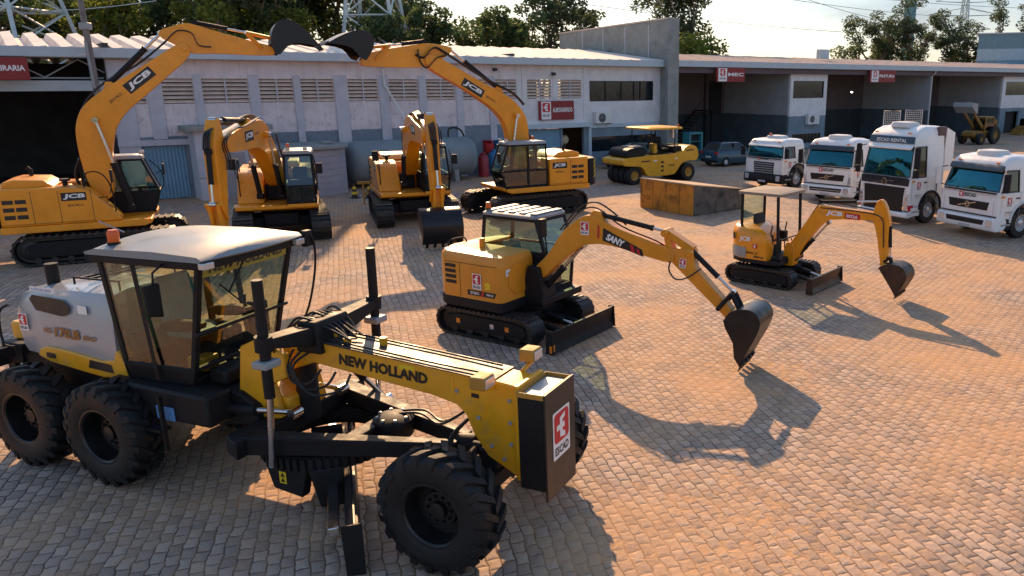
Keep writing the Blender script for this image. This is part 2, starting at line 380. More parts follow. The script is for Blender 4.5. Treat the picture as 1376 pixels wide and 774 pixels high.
def paving_mat():
    m = bpy.data.materials.new('stone_setts'); m.use_nodes = True
    nt = m.node_tree; N = nt.nodes; L = nt.links; b = N['Principled BSDF']
    tc = N.new('ShaderNodeTexCoord'); mp = N.new('ShaderNodeMapping'); mp.inputs['Rotation'].default_value = (0, 0, R(-110))
    L.new(tc.outputs['Object'], mp.inputs['Vector'])
    def noise(sc, det=4, ro=.6, src=None):
        n = N.new('ShaderNodeTexNoise'); n.inputs['Scale'].default_value = sc; n.inputs['Detail'].default_value = det; n.inputs['Roughness'].default_value = ro
        L.new(src or tc.outputs['Object'], n.inputs['Vector']); return n
    def dist(prev, sc, amp):
        n = noise(sc, 2); s_ = N.new('ShaderNodeVectorMath'); s_.operation = 'SUBTRACT'; s_.inputs[1].default_value = (.5, .5, .5)
        L.new(n.outputs['Color'], s_.inputs[0])
        a_ = N.new('ShaderNodeVectorMath'); a_.operation = 'MULTIPLY_ADD'; a_.inputs[1].default_value = (amp, amp, 0)
        L.new(s_.outputs[0], a_.inputs[0]); L.new(prev, a_.inputs[2]); return a_.outputs[0]
    v = dist(dist(mp.outputs[0], .35, .22), 4.0, .10)
    br = N.new('ShaderNodeTexBrick'); L.new(v, br.inputs['Vector'])
    br.inputs['Scale'].default_value = 1; br.inputs['Brick Width'].default_value = .215; br.inputs['Row Height'].default_value = .155
    br.inputs['Mortar Size'].default_value = .014; br.inputs['Mortar Smooth'].default_value = .7; br.inputs['Bias'].default_value = 0
    br.inputs['Color1'].default_value = (.265, .212, .182, 1); br.inputs['Color2'].default_value = (.48, .375, .305, 1); br.inputs['Mortar'].default_value = (.075, .052, .04, 1)
    def mix(a, bcol, fac, amt=None):
        x = N.new('ShaderNodeMix'); x.data_type = 'RGBA'
        L.new(a, x.inputs[6])
        if isinstance(bcol, tuple): x.inputs[7].default_value = (*bcol, 1)
        else: L.new(bcol, x.inputs[7])
        L.new(fac, x.inputs[0]); return x.outputs[2]
    def ramp(src, a, c, lo=0., hi=1.):
        r = N.new('ShaderNodeMapRange'); r.interpolation_type = 'SMOOTHSTEP'; r.inputs[1].default_value = a; r.inputs[2].default_value = c
        r.inputs[3].default_value = lo; r.inputs[4].default_value = hi; L.new(src, r.inputs[0]); return r.outputs[0]
    def mth(op, a, c):
        x = N.new('ShaderNodeMath'); x.operation = op
        for i, q in enumerate((a, c)):
            if isinstance(q, (int, float)): x.inputs[i].default_value = q
            else: L.new(q, x.inputs[i])
        return x.outputs[0]
    col = br.outputs['Color']
    col = mix(col, (.47, .32, .23), ramp(noise(1.7, 5).outputs['Fac'], .45, .75, 0, .55))
    col = mix(col, (.17, .15, .145), ramp(noise(.42, 6, .7).outputs['Fac'], .56, .78, 0, .6))
    col = mix(col, (.20, .19, .20), ramp(noise(9, 5, .75).outputs['Fac'], .52, .78, 0, .6))
    col = mix(col, (.62, .54, .49), ramp(noise(13, 4, .7).outputs['Fac'], .60, .80, 0, .5))
    # dry sand lying over the setts: large drifts plus a few thick patches
    n = noise(.22, 7, .66).outputs['Fac']; fine = noise(7, 5, .7).outputs['Fac']
    sand = ramp(mth('ADD', n, mth('MULTIPLY', fine, .22)), .48, .78, 0, .80)
    for (cx, cy, r0, r1, a) in ((1.2, 8.1, .5, 2.9, 1.0), (2.3, 13.6, .2, 2.4, .9), (7.4, 10.0, .5, 4.0, .85), (6.0, 19.6, .2, 2.6, .8), (3.6, 12.0, .3, 2.6, .6), (9.5, 7.8, .5, 3.2, .8)):
        d = N.new('ShaderNodeVectorMath'); d.operation = 'DISTANCE'; d.inputs[1].default_value = (cx, cy, 0); L.new(tc.outputs['Object'], d.inputs[0])
        k = ramp(mth('ADD', d.outputs['Value'], mth('MULTIPLY', mth('SUBTRACT', noise(1.1, 6, .7).outputs['Fac'], .5), 4.5)), r0, r1, a, 0)
        k = mth('MULTIPLY', k, ramp(fine, .32, .62, .20, 1.0)); k = mth('MULTIPLY', k, ramp(noise(2.6, 6, .75).outputs['Fac'], .38, .6, .35, 1.0))
        sand = mth('MAXIMUM', sand, k)
    # joints fill with sand less than the stone tops look dusty
    sandc = mix(col, (.55, .315, .155), sand)
    sandc = mix(sandc, (.62, .41, .25), mth('MULTIPLY', sand, ramp(noise(3.2, 6, .7).outputs['Fac'], .5, .72, 0, .6)))
    # oil spots and wheel marks
    oil = ramp(noise(.9, 3, .5).outputs['Fac'], .70, .76, 0, .65)
    out = mix(sandc, (.05, .04, .035), oil)
    L.new(out, b.inputs['Base Color']); b.inputs['Roughness'].default_value = .88; b.inputs['Specular IOR Level'].default_value = .25
    b2 = N.new('ShaderNodeTexBrick'); L.new(v, b2.inputs['Vector']); b2.inputs['Scale'].default_value = 1; b2.inputs['Brick Width'].default_value = .215; b2.inputs['Row Height'].default_value = .155
    b2.inputs['Mortar Size'].default_value = .060; b2.inputs['Mortar Smooth'].default_value = 1.0
    h = mth('ADD', mth('ADD', mth('MULTIPLY', b2.outputs['Fac'], -1.3), mth('MULTIPLY', br.outputs['Fac'], -.5)), mth('ADD', mth('MULTIPLY', noise(26, 5, .7).outputs['Fac'], .6), mth('ADD', mth('MULTIPLY', noise(6, 3).outputs['Fac'], 1.1), mth('MULTIPLY', noise(1.6, 3).outputs['Fac'], 3.0))))
    h = mth('MULTIPLY', h, ramp(sand, 0, 1, 1.0, .35))
    bp = N.new('ShaderNodeBump'); bp.inputs['Strength'].default_value = .42; bp.inputs['Distance'].default_value = .022
    L.new(h, bp.inputs['Height']); L.new(bp.outputs[0], b.inputs['Normal'])
    return m
mb = MB(); mb.add([(-70, -12, 0), (120, -12, 0), (120, 130, 0), (-70, 130, 0)], [(0, 1, 2, 3)])
tag(mb.build('paved_yard', paving_mat(), smooth=0), kind='structure')

# ------------------------------------------------------------------ warehouse frame: x along the front, y into the building
WP = Vector((-22.1, 35.6, 0)); WA = math.degrees(math.atan2(.625, .781))
def wpt(t, y, z=0): # world point from warehouse coordinates
    c, s = math.cos(R(WA)), math.sin(R(WA)); return Vector((WP.x + t * c - y * s, WP.y + t * s + y * c, z))
def wall_mat(name, white, band, zb, mould=1.0):
    m = bpy.data.materials.new(name); m.use_nodes = True
    nt = m.node_tree; N = nt.nodes; L = nt.links; b = N['Principled BSDF']; tc = N.new('ShaderNodeTexCoord')
    sx = N.new('ShaderNodeSeparateXYZ'); L.new(tc.outputs['Object'], sx.inputs[0])
    def noise(sc, det=6, ro=.65, st=None):
        n = N.new('ShaderNodeTexNoise'); n.inputs['Scale'].default_value = sc; n.inputs['Detail'].default_value = det; n.inputs['Roughness'].default_value = ro
        src = tc.outputs['Object']
        if st:
            mp = N.new('ShaderNodeMapping'); mp.inputs['Scale'].default_value = st; L.new(src, mp.inputs[0]); src = mp.outputs[0]
        L.new(src, n.inputs['Vector']); return n.outputs['Fac']
    def rg(src, a, c, lo, hi):
        r = N.new('ShaderNodeMapRange'); r.inputs[1].default_value = a; r.inputs[2].default_value = c; r.inputs[3].default_value = lo; r.inputs[4].default_value = hi
        L.new(src, r.inputs[0]); return r.outputs[0]
    def mth(op, a, c):
        x = N.new('ShaderNodeMath'); x.operation = op
        for i, q in enumerate((a, c)):
            if isinstance(q, (int, float)): x.inputs[i].default_value = q
            else: L.new(q, x.inputs[i])
        return x.outputs[0]
    def mix(a, c, f):
        x = N.new('ShaderNodeMix'); x.data_type = 'RGBA'
        for i, q in ((6, a), (7, c)):
            if isinstance(q, tuple): x.inputs[i].default_value = (*q, 1)
            else: L.new(q, x.inputs[i])
        L.new(f, x.inputs[0]); return x.outputs[2]
    zz = sx.outputs[2]
    edge = mth('ADD', zz, mth('MULTIPLY', mth('SUBTRACT', noise(3, 5), .5), .12))
    isw = rg(edge, zb - .02, zb + .02, 0, 1)
    wc = mix(white, tuple(c * .80 for c in white), rg(noise(1.3), .4, .7, 0, 1))
    bc = mix(band, tuple(c * .7 for c in band), rg(noise(1.0), .4, .7, 0, 1))
    col = mix(bc, wc, isw)
    if mould:
        band2 = mth('MULTIPLY', rg(zz, zb - 1.0, zb + .1, .25, 1), rg(zz, zb + .5, zb + 1.6, 1, .12))
        k = mth('MULTIPLY', rg(noise(2.4, 10, .8), .53, .68, 0, .75 * mould), band2)
        col = mix(col, (.10, .085, .09), k)
        st = mth('MULTIPLY', rg(noise(1.0, 7, .75, (9, 9, .28)), .54, .72, 0, .6 * mould), 1.0)
        col = mix(col, (.17, .13, .115), st)
    L.new(col, b.inputs['Base Color']); b.inputs['Roughness'].default_value = .85
    # block courses as shallow joints
    br = N.new('ShaderNodeTexBrick'); mp = N.new('ShaderNodeMapping'); mp.inputs['Rotation'].default_value = (R(-90), 0, 0)
    L.new(tc.outputs['Object'], mp.inputs[0]); L.new(mp.outputs[0], br.inputs['Vector']); br.inputs['Scale'].default_value = 1
    br.inputs['Brick Width'].default_value = .4; br.inputs['Row Height'].default_value = .2; br.inputs['Mortar Size'].default_value = .012
    h = mth('ADD', mth('MULTIPLY', br.outputs['Fac'], -1), mth('MULTIPLY', noise(14, 4), .3))
    bp = N.new('ShaderNodeBump'); bp.inputs['Strength'].default_value = .45; bp.inputs['Distance'].default_value = .012; L.new(h, bp.inputs['Height']); L.new(bp.outputs[0], b.inputs['Normal'])
    return m
M['wall'] = wall_mat('block_wall_paint', (.74, .69, .71), (.20, .26, .32), 2.86)
M['wall2'] = wall_mat('clean_wall_paint', (.74, .74, .76), (.20, .27, .33), 2.66, .12)
M['inwall'] = wall_mat('bay_wall_shade_paint', (.135, .105, .115), (.035, .042, .05), 2.75, .5)  # wall and band colours darkened to carry the shade inside the bays
M['shadewall'] = P('shade_dark_wall', (.05, .05, .055), .9, var=.4, sc=1)  # near-black colour stands in for the unlit depth of the hall
M['conc'] = P('concrete', (.27, .29, .28), .9, var=.2, sc=1.5, dirt=(.08, .08, .08), damt=.25, dsc=1.0, bump=.3)
M['pil'] = P('painted_concrete', (.50, .51, .57), .85, var=.12, sc=1.5, dirt=(.15, .13, .12), damt=.15, dsc=1.3, bump=.2)
M['louv'] = P('concrete_louvre', (.66, .54, .46), .85, var=.15, sc=3, dirt=(.2, .15, .12), damt=.2)
M['fasc'] = P('fascia_paint', (.45, .54, .60), .55, var=.08, sc=.7, dirt=(.2, .22, .22), damt=.1)
M['roof1'] = P('fibre_cement_roof', (.76, .69, .62), .85, var=.15, sc=.6, dirt=(.24, .19, .16), damt=.15, dsc=.8, bump=.2)
M['roof2'] = P('old_clay_coloured_roof', (.60, .47, .39), .88, var=.22, sc=.9, dirt=(.18, .11, .08), damt=.3, dsc=1.2, bump=.3)
M['bdoor'] = P('blue_door_paint', (.15, .30, .42), .5, var=.12, sc=1, dirt=(.08, .11, .13), damt=.1)
M['dark'] = P('dark_interior', (.02, .02, .022), .8, var=.3)
M['wgl'] = P('dark_window_glass', (.012, .018, .022), .12, var=.2, coat=.3)
M['sred'] = P('sign_red', (.24, .018, .022), .5, var=.08, sc=2)

def wall_open(mb, t0, t1, z0, z1, y0, y1, ops):
    ts = sorted({t0, t1, *[min(max(o[i], t0), t1) for o in ops for i in (0, 1)]})
    for a, c in zip(ts, ts[1:]):
        mid = (a + c) / 2; hs = sorted([(o[2], o[3]) for o in ops if o[0] <= mid <= o[1]]); z = z0
        for lo, hi in hs:
            if lo > z: mb.bx(a, c, y0, y1, z, lo)
            z = max(z, hi)
        if z < z1: mb.bx(a, c, y0, y1, z, z1)
LOUV = [(-.55, .48), (1.16, 2.41), (2.78, 4.75), (5.27, 6.82), (7.19, 8.78), (9.53, 11.1), (11.7, 13.33), (13.82, 15.49), (16.0, 17.6), (18.08, 19.7), (20.23, 21.92), (22.45, 24.18)]
W1 = thing('warehouse', 'long white block warehouse with louvred openings and blue grey lower band', 'warehouse', WP, WA)
T0, T1 = -24.0, 31.0
ops = [(a, c, 4.30, 5.41) for a, c in LOUV if c < 19.6 or a > 20] + [(18.08, 19.5, 4.30, 5.41)]
mb = MB(); wall_open(mb, -.85, 19.5, 0, 6.24, 0, .25, [o for o in ops if o[1] <= 19.5] + [(-.9, 1.75, 0, 2.45)])
mb.build('front_wall', 'wall', W1, smooth=0)
mb = MB(); wall_open(mb, 19.5, T1 - .3, 0, 6.24, 0, .25, [o for o in ops if o[0] > 19.6] + [(20.2, 22.55, 0, 2.5), (22.7, 24.35, 0, 2.52), (24.8, 30.1, 4.08, 5.35), (24.8, 30.4, .9, 1.85)])
mb.build('front_wall', 'wall2', W1, smooth=0)
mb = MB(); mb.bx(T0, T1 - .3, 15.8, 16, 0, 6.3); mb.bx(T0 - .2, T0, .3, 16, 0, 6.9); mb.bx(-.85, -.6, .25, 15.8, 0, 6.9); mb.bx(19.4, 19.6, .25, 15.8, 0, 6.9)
mb.build('inner_wall', 'shadewall', W1, smooth=0)
for k, c in enumerate((.82, 2.6, 5.01, 7.0, 9.15, 11.4, 13.57, 15.75, 17.84)):
    ww = (.55, .34, .46, .34, .66, .52, .42, .42, .4)[k]
    zl = 2.74 if k == 0 else 0; mb = MB(); mb.prism([(-.10, zl), (-.10, 5.25), (.0, 5.62), (.02, 5.62), (.02, zl)], c - ww / 2, c + ww / 2, 'x'); mb.build('pilaster', 'pil', W1, bevel=.012)
for c in (20.0, 22.18, 24.45):
    MB().bx(c - .14, c + .14, -.05, .02, 2.95, 6.22).build('pilaster', 'wall2', W1, bevel=.01)
MB().bx(-.85, .0, -.12, .02, 0, 6.2).build('corner_column', 'pil', W1, bevel=.02)
for a, c in LOUV:
    o = MB()
    for k in range(6):
        z = 4.33 + k * .185
        o.prism([(.02, z), (.06, z), (.20, z + .10), (.20, z + .14), (.15, z + .14), (.02, z + .05)], a + .003, c - .003, 'x')
    l = o.build('louvre_window', 'louv', W1, smooth=0)
    if c - a > 1.4:
        q = MB(); q.bx((a + c) / 2 - .035, (a + c) / 2 + .035, -.012, .019, 4.305, 5.405); q.build('mullion', 'pil', l)
# corrugated sheet doors
def corr_door(name, a, c, z1, parent, y=.06):
    n = int((c - a) / .075); prof = []
    for k in range(n + 1):
        prof.append((a + (c - a) * k / n, y + (.03 if k % 2 else 0)))
    prof += [(c, y + .06), (a, y + .06)]
    return MB().prism(prof, .03, z1, 'z').build(name, 'bdoor', parent, smooth=0)
corr_door('sheet_door', -.82, 1.73, 2.43, W1); corr_door('sheet_door', 20.22, 22.53, 2.48, W1)
MB().bx(-.86, 1.95, -.16, .0, 2.46, 2.72).build('door_lintel', 'pil', W1, bevel=.01)
MB().bx(19.6, 24.7, -.30, .0, 2.52, 2.78).build('door_lintel', 'fasc', W1, bevel=.01)
MB().bx(24.62, 24.8, -.18, .0, 0, 2.5).build('door_post', 'fasc', W1, bevel=.01)
MB().bx(24.8, 30.6, -.08, .0, 2.42, 2.66).build('wall_ledge', 'fasc', W1, bevel=.01)
o = MB().bx(24.803, 30.097, .10, .13, 4.083, 5.347).build('ribbon_window', 'wgl', W1, smooth=0)
q = MB().ring([(24.8, .03, 4.08), (30.1, .03, 4.08), (30.1, .03, 5.35), (24.8, .03, 5.35)], (.05, .05, .05, .05), .08)
for c in (26.1, 27.4, 28.45, 29.0): q.bx(c, c + .045, .04, .1, 4.13, 5.3)
q.build('frame', 'letk', o, smooth=0)
MB().bx(24.803, 30.397, .14, .17, .903, 1.847).build('low_window', 'wgl', W1, smooth=0)
MB().bx(T0, T1 - .32, -.62, -.45, 6.26, 6.66).build('fascia', 'fasc', W1, bevel=.015)
MB().bx(T0, T1 - .32, -.45, .3, 6.24, 6.27).build('soffit', 'fasc', W1, smooth=0)
def corr_roof(name, t0, t1, ye, ze, yr, zr, yb, zb, per, prof, mat, parent):
    xs = []; t = t0; k = 0
    while t < t1 - .01:
        for fx, fz in prof:
            if t + fx * per <= t1: xs.append((t + fx * per, fz, k))
        t += per; k += 1
    xs.append((t1, prof[0][1], k))
    rnd = random.Random(3); vs = []; lines = []
    jit = [rnd.uniform(-.03, .03) for _ in range(k + 2)]; jz = [rnd.uniform(-.02, .03) for _ in range(k + 2)]
    for th in (0, -.05):
        for (y, z) in ((ye, ze), ((ye + yr) / 2, (ze + zr) / 2 + .02), (yr, zr), (yr + .02, zr), (yb, zb)):
            lines.append([(x, y + jit[kk] * (y == ye), z + fz + th + (jz[kk] if y >= yr - .1 else 0)) for x, fz, kk in xs])
    n = len(xs); vs = [p for l in lines for p in l]; fs = []
    for a in range(4):
        for j in range(n - 1):
            fs.append((a * n + j, a * n + j + 1, (a + 1) * n + j + 1, (a + 1) * n + j))
            fs.append(((a + 5) * n + j, (a + 6) * n + j, (a + 6) * n + j + 1, (a + 5) * n + j + 1))
    for j in range(n - 1):
        fs.append((j, 5 * n + j, 5 * n + j + 1, j + 1)); fs.append((4 * n + j, 4 * n + j + 1, 9 * n + j + 1, 9 * n + j))
    return MB().add(vs, fs).build(name, mat, parent, smooth=0)
corr_roof('corrugated_roof', T0 - .3, T1 - .33, -.60, 6.40, 8, 7.34, 16.3, 6.3, .9, [(0, 0), (.30, 0), (.42, .24), (.86, .30), (.98, 0)], 'roof1', W1)
# things inside the dark left bay
MB().bx(T0, -.86, .4, .6, 4.88, 5.32).build('bay_beam', 'fasc', W1, bevel=.01)
o = MB()
for k in range(9):
    x = T0 + 1 + k * 2.5; o.tube([(x, .8, 5.45), (x + 1.25, .8, 6.2), (x + 2.5, .8, 5.45)], .03, 6)
o.tube([(T0, .8, 5.42), (-.9, .8, 5.42)], .04, 6); o.build('roof_truss', 'fasc', W1)

# fire wall between the two halls
FW = thing('fire_wall', 'tall bare grey concrete wall dividing the two halls above their roofs', 'wall', WP, WA)
mb = MB(); mb.prism([(-.75, 0), (12.2, 0), (12.2, 8.95), (-.75, 9.3)], T1 - .3, T1 + .05, 'x'); wob = mb.build('panel', 'conc', FW, bevel=.01)
MB().bx(T1 - .5, T1 + .45, -1.05, -.751, 0, 9.34).build('column', 'conc', FW, bevel=.02)
for k in range(4): MB().bx(T1 - .325, T1 - .301, 1.2 + k * 2.6, 1.28 + k * 2.6, 6.9, 9.0).build('joint_cover', 'pil', FW)
mb = MB(); mb.prism([(-.78, 9.30), (12.25, 8.952), (12.25, 9.03), (-.78, 9.40)], T1 - .36, T1 + .11, 'x'); mb.build('coping', 'louv', FW)

# second hall: open bays
W2 = thing('open_bay_hall', 'row of open workshop bays under a pinkish roof on the right', 'workshop', WP, WA)
U0, U1 = T1 + .1, 112.0
M['bayfl'] = P('shade_dark_bay_floor', (.05, .047, .047), .8, var=.3, sc=.8, dirt=(.03, .028, .026), damt=.3)  # floor added in a dark colour to cut bounce light and deepen bay shade
MB().bx(U0, U1, .3, 7.1, .004, .012).build('bay_floor', 'bayfl', W2, smooth=0); MB().bx(T0, -.9, .3, 15.7, .004, .012).build('bay_floor', 'bayfl', W1, smooth=0)
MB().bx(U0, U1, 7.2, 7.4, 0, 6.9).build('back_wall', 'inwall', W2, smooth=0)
MB().bx(U0, U1, -.62, -.45, 6.30, 6.72).build('fascia', 'fasc', W2, bevel=.015)
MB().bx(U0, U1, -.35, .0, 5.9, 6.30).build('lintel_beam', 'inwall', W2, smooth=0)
corr_roof('corrugated_roof', U0, U1, -.60, 6.56, 8.5, 7.42, 16.9, 6.5, .62, [(0, 0), (.35, 0), (.5, .12), (.85, .12), (.98, 0)], 'roof2', W2)
mb = MB(); wall_open(mb, 44.15, 48.7, 0, 6.28, 0, .2, [(44.5, 48.3, 4.05, 5.38), (44.6, 48.2, .5, 1.25)]); 
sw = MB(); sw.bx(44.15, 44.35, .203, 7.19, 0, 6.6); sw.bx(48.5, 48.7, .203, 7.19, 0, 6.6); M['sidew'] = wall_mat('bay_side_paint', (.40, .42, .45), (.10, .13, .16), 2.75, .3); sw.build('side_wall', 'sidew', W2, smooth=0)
mb.build('office_wall', 'wall2', W2, smooth=0)
o = MB().bx(44.503, 48.297, .08, .11, 4.053, 5.377).build('office_window', 'wgl', W2, smooth=0)
MB().ring([(44.5, .02, 4.05), (48.3, .02, 4.05), (48.3, .02, 5.38), (44.5, .02, 5.38)], (.05,) * 4, .08).build('frame', 'letk', o, smooth=0)
o = MB().bx(44.603, 48.197, .1, .13, .503, 1.247).build('low_window', 'wgl', W2, smooth=0)
q = MB()
for k in range(9): q.bx(44.65 + k * .44, 44.69 + k * .44, .0, .04, .52, 1.23)
q.build('bars', 'letk', o)
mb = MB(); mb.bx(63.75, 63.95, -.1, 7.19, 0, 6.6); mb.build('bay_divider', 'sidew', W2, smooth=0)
mb = MB(); wall_open(mb, 77.8, U1, 0, 6.28, 0, .2, [(78.5, 83.4, 3.98, 5.36), (79, 82, 0, 2.3)]); mb.build('office_wall', 'wall2', W2, smooth=0)
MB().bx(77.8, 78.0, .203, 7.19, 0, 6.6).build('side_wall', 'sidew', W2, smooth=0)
MB().bx(78.503, 83.397, .08, .11, 3.983, 5.357).build('office_window', 'wgl', W2, smooth=0)
MB().bx(79.003, 81.997, .5, .55, 0, 2.29).build('dark_door', 'dark', W2, smooth=0)
q = MB(); q.tube([(63.85, -.55, 6.3), (63.85, -.5, 6.1), (63.85, -.22, 5.9), (63.85, -.22, .1)], .06, 8); q.build('downpipe', 'whtd', W2)
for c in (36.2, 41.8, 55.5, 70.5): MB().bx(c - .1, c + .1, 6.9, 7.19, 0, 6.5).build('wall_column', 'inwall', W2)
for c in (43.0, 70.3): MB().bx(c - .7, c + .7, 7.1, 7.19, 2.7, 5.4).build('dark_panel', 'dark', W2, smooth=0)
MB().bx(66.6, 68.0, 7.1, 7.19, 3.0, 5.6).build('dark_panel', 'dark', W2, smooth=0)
q = MB(); q.bx(52.7, 53.9, 4, 4.5, 7.3, 8.1); tag(q.build('roof_vent', 'fasc', W2, bevel=.03))

# signs
def bay_sign(t0, t1, z0, z1, y, text, label, lw=.27, deep=.12, margin=0.06):
    s = thing('bay_sign', label, 'sign', wpt(t0, y, z0), WA)
    wd = t1 - t0; h = z1 - z0
    MB().bx(0, wd, 0, deep, 0, h).build('panel', 'sred', s, bevel=.012)
    a = wd * lw
    d = Decal((0, 0, 0), (1, 0, 0), (0, 0, 1))
    d.rect(wd * margin, .04, a, h - .08, 1)
    e = min(a * .8, h * .5); d.emblem(wd * margin + (a - e) / 2, h * .42, e, 0, 1, 1)
    d.text('ESCAD', wd * margin + a * .15, h * .18, a * .7, h * .13, 2, 1, .03)
    d.text(text, wd * (margin + lw) + .12, h * .40, wd * (1 - margin - lw) - .24, h * .25, 1, 0, .03)
    d.build('lettering', ['letr', 'lets', 'letk'], s); return s
bay_sign(20.95, 23.5, 3.02, 4.16, -.14, 'ALMOXARIFADO', 'red and white sign above the blue sheet door beside the low air conditioner')
bay_sign(35.3, 38.15, 5.30, 6.28, -.75, 'MEC', 'red and white hanging sign over the first open bay behind the roller', .3)
bay_sign(53.4, 57.1, 5.28, 6.28, -.75, 'PINTURA', 'red and white hanging sign over the bay behind the tall truck', .27)
bay_sign(-6.15, -3.55, 5.33, 6.22, -.75, 'CALDEIRARIA', 'large red sign ending in DEIRARIA over the dark bay at the picture edge', .24)

def ac_unit(t, z, label, w=1.0, h=.72):
    s = thing('air_conditioner', label, 'air conditioner', wpt(t, -.36, z), WA, 'outdoor air conditioning units')
    MB().bx(0, w, 0, .33, 0, h).build('casing', 'whtd', s, bevel=.03)
    q = MB(); q.lathe([(.0, -.012), (.27, -.012), (.29, .0), (.0, .002)], (w * .36, 0, h / 2), 'y', 20); q.build('fan_hole', 'letk', s)
    q = MB()
    for r_ in (.10, .18, .26): q.lathe([(r_ - .008, -.03), (r_ + .008, -.03), (r_ + .008, -.018), (r_ - .008, -.018)], (w * .36, 0, h / 2), 'y', 20, True)
    q.bx(w * .36 - .27, w * .36 + .27, -.03, -.018, h / 2 - .01, h / 2 + .01); q.bx(w * .36 - .01, w * .36 + .01, -.03, -.018, h / 2 - .27, h / 2 + .27); q.build('fan_grille', 'gry', s)
    q = MB()
    for k in (.15, w - .2): q.bx(k, k + .05, -.0, .36, -.06, 0); q.bx(k, k + .05, .30, .36, -.3, -.06)
    q.build('bracket', 'gry', s)
ac_unit(25.05, 2.70, 'white air conditioner unit under the long dark ribbon window', 1.35, .72)
ac_unit(46.1, 1.98, 'white air conditioner unit on the office wall above the second truck', 1.4, .85)
# loose pipe from the eaves
q = MB(); q.tube([(11.45, -.55, 6.25), (11.38, -.2, 5.95), (11.38, -.2, 5.1), (11.5, -.3, 4.9), (12.4, -.9, 2.75)], .055, 8)
o = q.build('downpipe', 'whtd'); o.location = WP; o.rotation_euler = (0, 0, R(WA)); tag(o, 'pale rain pipe bending out diagonally from the warehouse eaves towards the tank', 'pipe')
q = MB().tube([(12.4, -.9, 2.76), (12.47, -.95, 2.6)], .08, 8).build('pipe_end', 'letk', o)
# bulkhead and camera under the eaves
for t, z, nm, lb in ((18.0, 6.0, 'security_camera', 'small dark camera under the eaves left of the ribbon window'), (22.0, 5.78, 'wall_lamp', 'small dark lamp fixed on the wall above two louvres')):
    s = thing(nm, lb, 'camera' if 'cam' in nm else 'lamp', wpt(t, -.02, z), WA)
    MB().bx(-.09, .09, -.32, -.05, -.12, .06).build('housing', 'letk', s, bevel=.02); MB().bx(-.03, .03, -.06, .02, -.03, .1).build('arm', 'gry', s)

# lamps burning in the bays
for (t, y, z) in ((50.6, 5.5, 4.7), (58.9, 5.0, 4.5), (72.6, 5.5, 4.5)):
    s = thing('bay_lamp', '', 'lamp', wpt(t, y, z), WA, 'lit lamps hanging in the open bays')
    MB().lathe([(.0, .0), (.20, .0), (.24, -.06), (.0, -.0601)], ax='z', n=16).build('shade', 'gry', s)
    MB().lathe([(0, -.065), (.09, -.08), (.10, -.13), (0, -.18)], ax='z', n=14).build('bulb', 'bulb' if 'bulb' in M else M.setdefault('bulb', emit('lamp_glow', (1, .95, .85), 8)), s)
    MB().cyl((0, 0, 0), (0, 0, 6.9 - z), .015, n=6).build('cable', 'letk', s)
    s['label'] = {50: 'bright lamp hanging left of the hanging sign above the second truck', 58: 'bright lamp hanging below the hanging sign behind the tall truck', 72: 'bright lamp hanging above the yellow backhoe in the right bay'}[int(t)]
